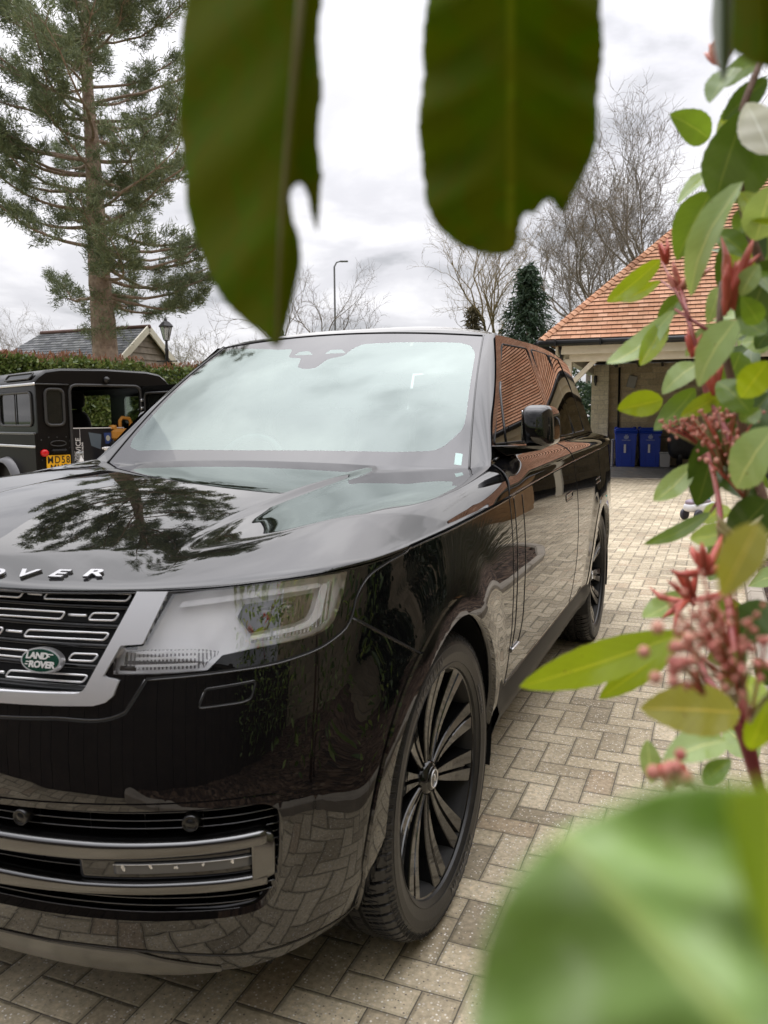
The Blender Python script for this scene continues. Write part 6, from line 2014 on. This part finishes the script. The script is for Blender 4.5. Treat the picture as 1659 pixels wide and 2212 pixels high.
# ---- hedges with red tips
def hedge(p0, p1, h0, h1, thick, label, seed, n):
    rs = np.random.default_rng(seed)
    p0 = Vector((p0.x, p0.y, 0)); d = Vector((p1.x, p1.y, 0)) - p0; L = d.length
    e_ = empty('hedge', p0, math.atan2(d.y, d.x), label, 'hedge', 'clipped hedges behind the off-roader')
    m = MB()
    hh = (h0 + h1) / 2
    m.add([(0, -thick*.32, 0), (L, -thick*.32, 0), (L, thick*.32, 0), (0, thick*.32, 0), (0, -thick*.32, h0-.22), (L, -thick*.32, h1-.22), (L, thick*.32, h1-.22), (0, thick*.32, h0-.22)],
          [(0,1,5,4),(1,2,6,5),(2,3,7,6),(3,0,4,7),(4,5,6,7)], IVY); m.build('inner_twigs', e_)
    x = rs.uniform(0, L, n); face = rs.random(n)
    hx = h0 + (h1 - h0) * x / L + .05 * np.sin(x * 2.3 + seed) + .035 * np.sin(x * 5.7)
    z = rs.uniform(.1, 1, n) * hx; y = -thick/2 + rs.uniform(-.05, .10, n)
    top = face < .30; z[top] = hx[top] + rs.uniform(-.12, .05, top.sum()); y[top] = rs.uniform(-thick/2, thick/2, top.sum())
    bk = face > .85; y[bk] = thick/2 + rs.uniform(-.1, .05, bk.sum())
    C = np.stack([x, y, z], 1)
    D = unit(rs.normal(0, .8, C.shape) + np.array([0, -.5, .5])); U = unit(np.cross(D, rs.normal(0, 1, D.shape)))
    Lf = rs.uniform(.06, .10, n)
    link('leaves', quads_mesh('leaves', C, D, U, Lf, Lf * .5, HEDGEM), e_)
    k = n // 15
    x = rs.uniform(0, L, k); hx = h0 + (h1 - h0) * x / L + .05 * np.sin(x * 2.3 + seed) + .035 * np.sin(x * 5.7)
    C = np.stack([x, rs.uniform(-thick/2, thick/2, k), hx + rs.uniform(-.05, .13, k)], 1)
    D = unit(rs.normal(0, .35, C.shape) + np.array([0, -.1, 1])); U = unit(np.cross(D, rs.normal(0, 1, D.shape))); Lf = rs.uniform(.05, .10, k)
    link('red_tips', quads_mesh('red_tips', C, D, U, Lf, Lf * .32, HEDGER), e_)
pa, pb_ = at(-140, 764, 13.0), at(200, 792, 16.0)
hedge(pa, pb_, pa.z, pb_.z, 1.0, 'nearer clipped hedge with red leaf tips, left of the pine trunk', 1, 26000)
pa, pb_ = at(236, 792, 16.5), at(700, 816, 22.0)
hedge(pa, pb_, pa.z, pb_.z, 1.0, 'further clipped hedge running from the pine trunk to behind the SUV', 2, 22000)

# ---- planting in the bed that the doors mirror
for k, (s, t, r, h, mt, lb_) in enumerate([(3.6, 3.4, .75, 1.7, IVY, 'dark rounded evergreen bush in the bark bed, the tallest there'), (1.4, 3.9, .6, 1.3, IVY, 'dark evergreen bush in the bark bed nearest the stone house corner')]):
    clump('bed_shrub', CW(s, t, .05), [(0, 0, h/2, r, r, h/2)], mt, 4500, .07, lb_, seed=20 + k)
LAV = leafmat('dry_lavender', [(.16, .13, .09), (.10, .11, .06), (.24, .20, .15)], .8, .2)
for k, (s, t) in enumerate([(5.2, 3.3), (4.6, 2.7), (6.0, 3.1), (2.4, 2.9)]):
    rs = np.random.default_rng(40 + k); n = 1500
    e_ = empty('lavender_bush', CW(s, t, .05), 0, ['wispy dry lavender bush in the bark bed nearest the playhouse', 'wispy dry lavender bush close to the kerb of the bark bed', 'wispy dry lavender bush at the far end of the bark bed', 'wispy dry lavender bush between the two dark evergreens'][k], 'shrub', 'lavender bushes in the bark bed')
    C = rs.normal(0, .16, (n, 3)); C[:, 2] = 0; D = unit(np.stack([C[:, 0] * 2.5, C[:, 1] * 2.5, np.full(n, 1.0)], 1) + rs.normal(0, .15, (n, 3)))
    link('stalks', quads_mesh('stalks', C, D, unit(np.cross(D, rs.normal(0, 1, D.shape))), rs.uniform(.4, .75, n), np.full(n, .008), LAV), e_)

# ================================================================== foreground photinia
def leaf_mat(name, top, under, rough=.28, trans=.35, vein=.12, spots=True):
    m = M(name, top, rough); t = NT(m); b = t.b
    b.inputs['Specular IOR Level'].default_value = .5
    g = t.new('ShaderNodeNewGeometry'); uv = t.coord('UV')
    sp = t.new('ShaderNodeSeparateXYZ'); t.l.new(uv, sp.inputs[0])
    # side veins branching from the midrib
    ax = t.math('ABSOLUTE', sp.outputs[0])
    vv_ = t.math('SINE', t.math('MULTIPLY', t.math('SUBTRACT', sp.outputs[1], t.math('MULTIPLY', ax, .22)), 62.0))
    vl = t.math('GREATER_THAN', vv_, .93)
    mid = t.math('LESS_THAN', ax, .045)
    nz = t.noise(t.coord(), 35, 3, .6)
    c1 = t.mix(t.math('MULTIPLY', nz, .8), tuple(c * .72 for c in top), tuple(min(1, c * 1.28) for c in top))
    c1 = t.mix(t.math('MULTIPLY', vl, vein), c1, tuple(min(1, c * 1.9) for c in top))
    c1 = t.mix(t.math('MULTIPLY', mid, .7), c1, (min(1, top[0]*2.2+.05), min(1, top[1]*1.6+.04), top[2]*1.6+.02))
    if spots:
        s_ = t.math('GREATER_THAN', t.noise(t.coord(), 130, 2, .5), .74)
        c1 = t.mix(t.math('MULTIPLY', s_, .8), c1, (.10, .045, .02))
    c2 = t.mix(g.outputs['Backfacing'], c1, under)
    t.l.new(c2, b.inputs['Base Color'])
    t.l.new(t.bump(t.math('ADD', t.math('MULTIPLY', vl, -.5), nz), .12, .0012), b.inputs['Normal'])
    tl = t.new('ShaderNodeBsdfTranslucent'); t.l.new(t.mix(.5, c2, (min(1, top[0]*2.4), min(1, top[1]*2.0), top[2]*.8)), tl.inputs[0])
    mx_ = t.new('ShaderNodeMixShader'); mx_.inputs[0].default_value = trans
    t.l.new(b.outputs[0], mx_.inputs[1]); t.l.new(tl.outputs[0], mx_.inputs[2]); t.l.new(mx_.outputs[0], t.n['Material Output'].inputs[0])
    return m
L_MID = leaf_mat('leaf_mid_green', (.13, .22, .025), (.26, .34, .12), trans=.45)
L_DRK = leaf_mat('leaf_dark_green', (.060, .11, .016), (.14, .20, .06), trans=.35)
L_PAL = leaf_mat('leaf_glossy_pale', (.31, .43, .15), (.36, .46, .18), rough=.2, trans=.35)
L_YEL = leaf_mat('leaf_yellow_green', (.27, .37, .015), (.38, .46, .10), trans=.5)
L_CRM = leaf_mat('leaf_cream', (.70, .68, .56), (.60, .58, .42), trans=.3, vein=0, spots=False)
L_RED = leaf_mat('leaf_red_edged', (.30, .30, .05), (.42, .34, .10), trans=.45)
L_BIG = leaf_mat('leaf_big_green', (.30, .46, .13), (.34, .48, .16), rough=.35, trans=.3, vein=.25, spots=False)
L_HANG = leaf_mat('leaf_hanging_dark', (.15, .22, .005), (.15, .22, .005), rough=.7, trans=.6, spots=True)
for _m in (L_HANG,): _m.node_tree.nodes['Principled BSDF'].inputs['Specular IOR Level'].default_value = .12
SHOOT = noisy('red_shoot', (.42, .055, .04), (.55, .13, .08), 40, .4, bump=.1)
BUD = noisy('pink_bud', (.50, .13, .11), (.66, .32, .22), 60, .4, bump=.2)
STEMG = noisy('green_stem', (.20, .22, .07), (.30, .20, .09), 30, .5, bump=.1)
STEMR = noisy('red_stem', (.24, .035, .05), (.32, .09, .06), 30, .45, bump=.1)
TWIG = noisy('brown_twig', (.10, .05, .03), (.16, .09, .05), 30, .7, bump=.3)
CAMP = Vector((0, 0, CAM_H))

def leaf_mesh(B, T, w, face, arch=.12, fold=.25, twist=0., name='leaf', mat=None, n=16, shape=1.0, serr=.02):
    """B base, T tip (relative), w full width, face = direction the upper side looks"""
    ax = (T - B); L = ax.length; d = ax / L
    nrm = (face - d * face.dot(d)).normalized(); sd_ = d.cross(nrm)
    V = []; UVs = []; K = 7
    for i in range(n + 1):
        t = i / n
        prof = (math.sin(PI * min(1, t ** (.80 * shape))) ** .72) if 0 < t < 1 else 0
        prof = prof * (1 - .10 * t)
        c = B + d * L * t + nrm * (arch * L * math.sin(PI * t) )
        tw_ = twist * (t - .5)
        s2 = sd_ * math.cos(tw_) + nrm * math.sin(tw_); n2 = nrm * math.cos(tw_) - sd_ * math.sin(tw_)
        for k in range(K):
            x = (k / (K - 1) - .5) * 2
            ww = w * .5 * prof * (1 + (serr * (1 if i % 2 else -1) if abs(x) == 1 else 0))
            V.append(c + s2 * x * ww + n2 * (abs(x) * fold * ww + .03 * ww * math.sin(i * 1.3 + x * 2)))
            UVs.append((x, t))
    F = [(i*K+k, i*K+k+1, (i+1)*K+k+1, (i+1)*K+k) for i in range(n) for k in range(K-1)]
    me = bpy.data.meshes.new(name); me.from_pydata([tuple(v) for v in V], [], F); me.materials.append(mat)
    uv = me.uv_layers.new(name='UVMap')
    uv.data.foreach_set('uv', [c_ for p in me.polygons for vi in p.vertices for c_ in UVs[vi]])
    me.polygons.foreach_set('use_smooth', [True] * len(me.polygons)); me.update()
    if sum((p.normal.dot(face) for p in me.polygons)) < 0: me.flip_normals()
    return me

SB = Vector((1.15, .75, 0))
SD = lambda d: d * 1.5 if d > .3 else d * 1.25
def P3s(u, v, dist): return P3(u, v, SD(dist))
SH = empty('photinia_shrub', SB, 0, 'red-tipped photinia shrub growing close to the lens along the right edge', 'shrub')
def P3(u, v, dist):
    return CAMP + ray_dir(u, v).normalized() * dist
LEAVES = [ # base px, tip px, width px, distance (base, tip), material, face tilt, arch, fold
 ((1532,300),(1446,246),66,.62,.60,L_MID,.3,.10), ((1612,232),(1545,438),100,.52,.55,L_DRK,.2,.1), ((1665,335),(1612,222),84,.50,.52,L_CRM,.0,.05),
 ((1562,382),(1462,442),42,.62,.58,L_PAL,.8,.15), ((1538,412),(1462,562),86,.60,.60,L_MID,.2,.1), ((1606,392),(1492,640),84,.50,.52,L_PAL,.5,.12),
 ((1668,400),(1632,520),80,.48,.5,L_PAL,.4,.1), ((1428,560),(1311,652),44,.66,.62,L_YEL,.1,-.22), ((1428,606),(1330,648),34,.68,.64,L_YEL,.1,-.12),
 ((1458,668),(1310,786),58,.60,.56,L_PAL,.7,-.15), ((1440,690),(1382,790),50,.60,.57,L_YEL,.1,-.06), ((1432,862),(1333,884),64,.60,.58,L_YEL,.2,-.06),
 ((1502,838),(1412,930),62,.58,.58,L_MID,.2,-.12), ((1592,690),(1508,836),86,.46,.47,L_PAL,.8,.10), ((1508,786),(1430,852),62,.56,.55,L_PAL,.6,.1),
 ((1502,998),(1412,1082),58,.56,.54,L_PAL,.3,-.14), ((1535,1106),(1390,1176),38,.54,.52,L_MID,.4,-.12), ((1482,1282),(1388,1335),62,.50,.48,L_PAL,.4,-.08),
 ((1482,1366),(1121,1484),98,.42,.38,L_YEL,.1,-.10), ((1470,1380),(1293,1510),64,.44,.42,L_YEL,.1,-.08), ((1600,1540),(1382,1530),118,.34,.33,L_RED,.2,.05),
 ((1570,1600),(1430,1650),84,.38,.37,L_PAL,.7,.1), ((1408,1692),(1398,1598),50,.42,.42,L_PAL,.2,.0), ((1552,930),(1505,1095),92,.56,.56,L_DRK,.1,.05),
 ((1672,925),(1590,1055),112,.44,.46,L_PAL,.5,.05), ((1640,1130),(1560,1290),96,.26,.26,L_RED,.2,.05), ((1600,580),(1672,640),52,.54,.50,L_MID,.5,.1),
 ((1560,700),(1480,770),46,.58,.58,L_PAL,.6,.1), ((1545,500),(1620,560),50,.56,.55,L_MID,.4,.1), ((1480,640),(1420,690),44,.64,.62,L_MID,.2,.0),
 ((1555,620),(1528,700),40,.58,.57,L_PAL,.5,.1), ((1600,640),(1640,570),48,.5,.5,L_PAL,.7,.1), ((1640,700),(1600,640),50,.48,.47,L_MID,.3,.1),
 ((1560,850),(1470,900),44,.56,.55,L_YEL,.2,-.1), ((1585,1450),(1660,1560),62,.36,.34,L_YEL,.3,.1), ((1610,1400),(1560,1500),44,.38,.38,L_MID,.2,.1),
 ((1620,1620),(1665,1500),56,.34,.33,L_YEL,.2,.1), ((1520,1690),(1580,1640),46,.4,.4,L_MID,.5,.1), ((1660,780),(1600,860),70,.44,.45,L_YEL,.3,.05),
 ((1640,300),(1590,440),90,.56,.58,L_DRK,.2,.05), ((1672,560),(1610,720),100,.52,.54,L_DRK,.3,.05), ((1660,1080),(1570,1180),90,.50,.52,L_DRK,.2,.05),
 ((1640,480),(1560,640),96,.62,.62,L_DRK,.2,.1), ((1600,760),(1540,900),90,.60,.60,L_MID,.2,.1), ((1665,850),(1580,960),100,.56,.56,L_DRK,.3,.1),
 ((1640,1210),(1540,1240),70,.42,.42,L_MID,.2,.1), ((1660,1300),(1580,1400),84,.44,.44,L_DRK,.2,.1), ((1560,180),(1659,130),54,.60,.58,L_MID,.4,.1),
 ((1659,170),(1560,260),50,.56,.56,L_DRK,.3,.1), ((1555,1010),(1640,1090),80,.54,.52,L_DRK,.2,.1), ((1500,1480),(1440,1540),44,.46,.45,L_MID,.3,.0)]
rsl = np.random.default_rng(5)
for k in range(34):
    v = rsl.uniform(120, 1640); u0 = rsl.uniform(1560, 1680); a_ = rsl.uniform(-.9, .9) + (PI if rsl.random() < .75 else 0)
    L_ = rsl.uniform(80, 150); dd_ = rsl.uniform(.46, .72)
    LEAVES.append(((u0, v), (u0 + math.cos(a_) * L_ * (1 if math.cos(a_) > 0 else .55), v - math.sin(a_) * L_), L_ * .5, dd_, dd_ + rsl.uniform(-.03, .02), [L_MID, L_PAL, L_YEL, L_DRK, L_MID][k % 5], rsl.uniform(.1, .8), rsl.uniform(-.15, .15)))
for (b, t_, w, db, dt_, mat, tilt, arch) in LEAVES:
    B, T = P3s(*b, db), P3s(*t_, dt_)
    wm = w / 1736 * (SD(db) + SD(dt_)) / 2
    face = (CAMP - (B + T) / 2).normalized() + Vector((rsl.normal(0, .25), 0, tilt * 1.3))
    me = leaf_mesh(B - SB, T - SB, wm * .92, face.normalized(), arch=arch, fold=rsl.uniform(.10, .3), twist=rsl.normal(0, .35), mat=mat, shape=rsl.uniform(.9, 1.25))
    link('leaf', me, SH)
# stems
def stem(pts, r, mat, name='stem', parent=None, base=None):
    q = [P3s(u, v, d) - (base or SB) for u, v, d in pts]; r = r * 1.5
    q = cspline(np.arange(len(q)), np.array([tuple(p) for p in q]), np.linspace(0, len(q) - 1, len(q) * 5)) if len(q) > 2 else q
    m = MB(); m.tube([tuple(p) for p in q], list(np.linspace(r, r * .6, len(q))), mat, 8); return m.build(name, parent or SH)
stem([(1740,1900,.44),(1640,1700,.42),(1590,1560,.40),(1530,1470,.40),(1480,1375,.43)], .0026, STEMR)
stem([(1640,1700,.42),(1600,1500,.40),(1580,1350,.44),(1560,1200,.46),(1552,1080,.50),(1530,980,.54)], .0024, STEMR)
stem([(1720,1250,.50),(1640,1050,.52),(1600,900,.52),(1570,780,.52),(1555,700,.52),(1560,610,.54)], .0030, TWIG)
stem([(1640,1050,.52),(1540,880,.56),(1510,780,.57),(1490,700,.58),(1470,620,.62)], .0024, STEMR)
stem([(1700,700,.56),(1640,560,.56),(1600,420,.56),(1600,260,.54),(1640,140,.56)], .0032, TWIG)
stem([(1540,720,.57),(1458,668,.60)], .0014, STEMR); stem([(1490,690,.58),(1428,562,.66)], .0012, STEMR); stem([(1485,650,.60),(1428,606,.68)], .0010, STEMR)
stem([(1530,980,.54),(1502,998,.56)], .0012, STEMR); stem([(1552,1080,.50),(1535,1106,.54)], .0012, STEMR)
m = MB()
# woody frame down to the bed
for x, y in ((0, 0), (.06, .05), (-.04, .06)):
    m.tube([(x, y, 0), (x * 1.6, y + .02, .5), (x * 1.2 - .05, y + .06, 1.0), (-.10 + x, .12, 1.45), (-.14 + x, .16 + y, 1.9)], [.016, .014, .011, .008, .004], TWIG, 8)
m.build('woody_stem', SH)
# red shoots
def shoots(u, v, d, n, L, spread, mat, up=(0, -1), r=.0018, name='young_shoot'):
    m = MB(); c = P3s(u, v, d) - SB; L *= 1.5; r *= 1.5
    for k in range(n):
        dr = Vector((up[0] + rsl.normal(0, spread), rsl.normal(0, spread * .6), -up[1] + rsl.normal(0, spread))).normalized()
        l = L * rsl.uniform(.6, 1.1); s_ = c + Vector(rsl.normal(0, L * .05, 3))
        bend = Vector(rsl.normal(0, .15, 3))
        m.tube([s_, s_ + dr * l * .35 + bend * l * .1, s_ + (dr + bend * .5) * l * .7, s_ + (dr + bend) * l], [r * .6, r * 1.5, r * 1.3, r * .15], mat, 7)
    return m.build(name, SH)
shoots(1465, 628, .62, 9, .024, .45, BUD, (-.1, -1), .0015); shoots(1572, 668, .50, 8, .034, .20, SHOOT, (0, -1), .0017)
shoots(1440, 570, .64, 5, .016, .5, SHOOT, (-.4, -1), .0012); shoots(1500, 1300, .45, 10, .024, .55, SHOOT, (-.4, -.8), .0012)
shoots(1520, 1240, .40, 7, .020, .5, SHOOT, (-.3, -.9), .0013); shoots(1540, 850, .55, 6, .022, .3, SHOOT, (-.1, -1), .0016)
shoots(1495, 770, .57, 6, .014, .6, SHOOT, (0, -1), .0012); shoots(1590, 1190, .46, 7, .022, .5, STEMG, (0, -1), .0016)
shoots(1460, 1690, .40, 4, .014, .5, SHOOT, (0, -1), .0024); shoots(1560, 140, .56, 8, .022, .5, BUD, (-.1, -1), .0016)
# flower bud heads
def buds(u, v, d, su, sv, n, r, mat=BUD, stemto=None):
    m = MB(); c = P3s(u, v, d) - SB; su *= 1.5; sv *= 1.5; r *= 1.5
    root = (P3s(*stemto, d + .01) - SB) if stemto else c + Vector((0, 0, -.03))
    for k in range(n):
        p = c + Vector((rsl.normal(0, su), rsl.normal(0, su * .6), rsl.normal(0, sv)))
        V, F = superbox(p, (r * rsl.uniform(.8, 1.2),) * 3, 1.0, 8, 6); m.add(V, F, mat, True)
        if k % 3 == 0: m.tube([tuple(p), tuple((p + root) / 2 + Vector((0, 0, .002))), tuple(root)], [.0006, .0008, .0010], STEMG if k % 2 else SHOOT, 5)
    return m.build('flower_head', SH)
buds(1475, 918, .56, .009, .0035, 44, .0010, stemto=(1545, 990)); buds(1555, 905, .52, .012, .0040, 60, .0011, stemto=(1570, 1010))
buds(1530, 955, .52, .008, .005, 34, .0011, stemto=(1570, 1040)); buds(1505, 1345, .30, .0055, .0055, 44, .0009, stemto=(1590, 1480))
buds(1580, 1365, .30, .0055, .0050, 34, .0009, stemto=(1600, 1500)); buds(1448, 1432, .28, .0030, .0035, 12, .0017, stemto=(1520, 1500))
buds(1540, 1425, .30, .0050, .0045, 16, .0011, stemto=(1590, 1520)); buds(1640, 1440, .30, .0060, .0045, 12, .0011, stemto=(1620, 1560)); buds(1600, 990, .5, .008, .006, 20, .0015, stemto=(1610, 1080))
buds(1455, 1675, .30, .003, .003, 8, .0018, stemto=(1500, 1700))
# filling foliage of the shrub outside and behind the picked leaves
def fill_leaves(n, seed):
    rs = np.random.default_rng(seed); C = []
    inv = np.array([[*_cx], [*_cd], [*_fwd]])
    while len(C) < n:
        p = np.array([rs.uniform(.18, 1.9), rs.uniform(-1.2, 2.0), rs.uniform(.35, 2.35)])
        q = inv @ (p - np.array([0, 0, CAM_H]))
        if q[2] > .02:
            u = 829.5 + 1736 * q[0] / q[2]; v = 1106 + 1736 * q[1] / q[2]
            lim = np.interp(v, [0, 300, 700, 1000, 1150, 1300, 1700, 2300], [1650, 1600, 1585, 1600, 1640, 1650, 1660, 1500])
            if u < lim + 70 * .5 / max(q[2], .1): continue
            if q[2] < .80: continue
        elif np.linalg.norm(p - np.array([0, 0, CAM_H])) < .35: continue
        C.append(p)
    return np.array(C)
def leaf_cloud(name, C, mats, size, seed, parent, base):
    rs = np.random.default_rng(seed); n = len(C); K = 5
    D = unit(rs.normal(0, .8, (n, 3)) + np.array([-.3, 0, -.1])); Nn = unit(rs.normal(0, .6, (n, 3)) + np.array([-.2, -.3, .8])); U = unit(np.cross(D, Nn)); Nn = np.cross(U, D)
    L = rs.uniform(.75, 1.2, n) * size; W_ = L * .36
    prof = [(0, 0), (.15, .55), (.4, 1.0), (.7, .85), (1.0, .0)]
    V = []; 
    for (t, w) in prof:
        c = C + D * (L * t)[:, None] + Nn * (.12 * L * math.sin(PI * t))[:, None]
        V += [c - U * (W_ * w * .5)[:, None] + Nn * (.10 * W_ * w)[:, None], c, c + U * (W_ * w * .5)[:, None] + Nn * (.10 * W_ * w)[:, None]]
    V = np.stack(V, 1)    # n, 15, 3
    F = []
    for i in range(4):
        for k in range(2): F.append((i*3+k, i*3+k+1, (i+1)*3+k+1, (i+1)*3+k))
    F = (np.array(F)[None] + (np.arange(n) * 15)[:, None, None]).reshape(-1, 4)
    fm = np.repeat(rs.integers(0, len(mats), n), 8)
    me = mesh_np(name, V.reshape(-1, 3) - np.array(base), F, mats, True, fm=fm)
    uv = me.uv_layers.new(name='UVMap')
    pu = np.array([[x, t] for (t, w) in prof for x in (-1, 0, 1)])
    vi = np.empty(len(me.loops), dtype=np.int32); me.loops.foreach_get('vertex_index', vi)
    uv.data.foreach_set('uv', pu[vi % 15].astype(np.float32).ravel())
    o = link(name, me, parent); o['kind'] = 'stuff'; return o
leaf_cloud('foliage', fill_leaves(2600, 6), [L_DRK, L_MID, L_DRK, L_PAL], .085, 7, SH, SB)

# the very close leaf at the lower right
BL = [(1340,1738),(1230,1785),(1150,1845),(1095,1915),(1055,1995),(1032,2080),(1020,2180),(1012,2330),(1100,2460),(1500,2480),(1900,2400),(1900,2000),(1800,1760),(1650,1690),(1500,1686),(1410,1708)]
def outline_leaf(name, parent, base, px, dist, mat, thick=.0004, dome=.0, rib=None, ribmat=None, ribr=.0012, tilt=0, ripple=.0, serr=0):
    poly = [tuple(p) for p in rnd_poly(px, 40 if not serr else 18, 4)]
    if serr:
        q_ = np.array(poly + [poly[0]]); dd_ = np.r_[0, np.cumsum(np.hypot(*np.diff(q_, axis=0).T))]
        nn_ = int(dd_[-1] / 7); sp_ = np.linspace(0, dd_[-1], nn_, endpoint=False)
        xx_ = np.interp(sp_, dd_, q_[:, 0]); yy_ = np.interp(sp_, dd_, q_[:, 1])
        tx_ = np.roll(xx_, -1) - np.roll(xx_, 1); ty_ = np.roll(yy_, -1) - np.roll(yy_, 1); tl_ = np.hypot(tx_, ty_) + 1e-6
        am_ = serr * np.where(rsl.random(nn_) < .3, 1, -.4) * (0.6 + .8 * rsl.random(nn_)) + 3 * np.sin(sp_ / 31)
        poly = list(zip(xx_ + ty_ / tl_ * am_, yy_ - tx_ / tl_ * am_))
    cx_ = sum(p[0] for p in poly) / len(poly); cy_ = sum(p[1] for p in poly) / len(poly)
    xs = [p[0] for p in poly]; ys = [p[1] for p in poly]
    x0, x1, y0, y1 = min(xs), max(xs), min(ys), max(ys)
    cell = max(x1 - x0, y1 - y0) / (110 if serr else 60)
    A_, Z_ = np.meshgrid(np.arange(x0 - cell, x1 + cell, cell), np.arange(y0 - cell, y1 + cell, cell), indexing='ij')
    lb_ = np.zeros((A_.shape[0]-1, A_.shape[1]-1), int)
    ox, oy = x0, y0
    A2, Z2, lb_ = cut(A_ / 1000, Z_ / 1000, [([(a / 1000, b / 1000) for a, b in poly], 1)], lb_)
    A2 *= 1000; Z2 *= 1000
    n, m_ = A2.shape
    W2 = (x1 - x0) / 2; H2 = (y1 - y0) / 2; mx_, my_ = (x0 + x1) / 2, (y0 + y1) / 2
    P = np.zeros((n, m_, 3))
    rx = rib if rib else [(mx_, y0), (mx_, y1)]
    for i in range(n):
        for j in range(m_):
            u, v = A2[i, j], Z2[i, j]
            rr = (u - np.interp(v, [rx[0][1], rx[-1][1]], [rx[0][0], rx[-1][0]])) / W2
            dd_ = dist * (1 + dome * abs(rr) ** 1.3 + ripple * math.sin(v / H2 * 9 - abs(rr) * 3) * min(1, abs(rr) * 2)) + tilt * (v - my_) / H2
            P[i, j] = P3(u, v, dd_) - base
    I, J = np.nonzero(lb_ == 1); v_ = lambda i, j: i * m_ + j
    F = np.stack([v_(I, J), v_(I, J+1), v_(I+1, J+1), v_(I+1, J)], 1)
    me = mesh_np(name, P.reshape(-1, 3), F, mat, True)
    uv = me.uv_layers.new(name='UVMap'); vi = np.empty(len(me.loops), dtype=np.int32); me.loops.foreach_get('vertex_index', vi)
    UVp = np.stack([((A2 - np.interp(Z2, [rx[0][1], rx[-1][1]], [rx[0][0], rx[-1][0]])) / W2).ravel(), ((Z2 - y0) / (y1 - y0)).ravel()], 1)
    uv.data.foreach_set('uv', UVp[vi].astype(np.float32).ravel())
    bm = bmesh.new(); bm.from_mesh(me); loose = [v for v in bm.verts if not v.link_faces]; bmesh.ops.delete(bm, geom=loose, context='VERTS'); bm.to_mesh(me); bm.free()
    if me.polygons and me.polygons[0].normal.dot(CAMP - P3(mx_, my_, dist)) < 0: me.flip_normals()
    o = link(name, me, parent)
    so = o.modifiers.new('thickness', 'SOLIDIFY'); so.thickness = thick; so.offset = -1
    if rib:
        q = [P3(u, v, dist - ribr * .3) - base for u, v in rib]
        mb = MB(); mb.tube([tuple(p) for p in q], list(np.linspace(ribr, ribr * .4, len(q))), ribmat, 8); mb.build('midrib', o)
    return o
t_ = NT(L_BIG); _src = t_.b.inputs['Base Color'].links[0].from_socket
_bl = t_.noise(t_.coord(), 95, 3, .6)
t_.l.new(t_.mix(t_.math('MULTIPLY', _bl, .9), _src, t_.ramp(_bl, [(.36, (.13, .24, .03)), (.50, (.33, .47, .16)), (.64, (.55, .66, .40))])), t_.b.inputs['Base Color'])
outline_leaf('leaf', SH, SB, BL, .104, L_BIG, dome=.14, rib=[(1200,1800),(1380,1960),(1560,2150),(1750,2400)], ribmat=L_BIG, ribr=.0003, ripple=.02)
outline_leaf('leaf', SH, SB, [(1560,1700),(1700,1680),(1800,1750),(1800,2150),(1660,2080),(1590,1900)], .100, L_YEL, dome=.05)

# the branch hanging over the lens
t_ = NT(L_HANG); _src = t_.b.inputs['Base Color'].links[0].from_socket; _bl = t_.noise(t_.coord(), 70, 4, .6)
_mm = t_.mix(t_.math('MULTIPLY', t_.math('GREATER_THAN', _bl, .46), t_.math('MULTIPLY', t_.noise(t_.coord(), 30, 2), .8)), _src, (.19, .165, .004)); t_.l.new(_mm, t_.b.inputs['Base Color'])
_tl = [n for n in t_.n if n.type == 'BSDF_TRANSLUCENT'][0]; t_.l.new(t_.mix(.35, _mm, (.24, .28, .01)), _tl.inputs[0])
OB = Vector((.10, .22, 2.0))
OV = empty('overhanging_branch', OB, 0, 'leafy branch hanging over the lens with big dark leaves coming down from the top edge', 'branch')
A_out = [(410,-60),(395,60),(388,200),(392,330),(405,440),(425,530),(450,592),(482,642),(522,692),(562,722),(599,753),(607,732),(638,640),(650,580),(645,520),(632,470),(630,412),(640,397),(656,396),(670,420),(679,478),(687,514),(692,470),(690,330),(692,150),(690,-60)]
C_out = [(924,-60),(913,120),(905,260),(910,380),(925,450),(955,502),(992,536),(1040,549),(1100,546),(1118,534),(1126,485),(1138,458),(1156,470),(1168,440),(1186,424),(1200,440),(1214,463),(1240,424),(1270,365),(1288,300),(1296,200),(1302,80),(1300,-60)]
outline_leaf('leaf', OV, OB, A_out, .285, L_HANG, serr=1.2, ripple=.012, dome=.12, rib=[(655,-60),(640,120),(622,300),(606,500),(598,740)], ribmat=leaf_mat('midrib_pale', (.15, .17, .07), (.15, .17, .07), spots=False), ribr=.0013)
outline_leaf('leaf', OV, OB, C_out, .30, L_HANG, dome=.08, serr=1.9, ripple=.016)
outline_leaf('leaf', OV, OB, [(1542,-60),(1535,60),(1545,122),(1562,184),(1572,150),(1584,108),(1594,-60)], .40, L_DRK, dome=.05)
outline_leaf('leaf', OV, OB, [(1586,-60),(1578,108),(1600,122),(1630,140),(1700,152),(1720,-60)], .33, L_HANG, dome=.05)
def stemO(pts, r):
    q = [P3(u, v, d) - OB for u, v, d in pts]; m = MB(); m.tube([tuple(p) for p in q], list(np.linspace(r, r * .7, len(q))), TWIG, 8); return m.build('stem', OV)
stemO([(640,-140,.285),(660,-60,.285)], .002); stemO([(1100,-190,.30),(1110,-60,.30)], .0018)
stemO([(560,-260,.285),(660,-140,.285),(900,-170,.29),(1200,-200,.31),(1600,-160,.36),(1900,-100,.5),(2300,200,.75)], .0035)
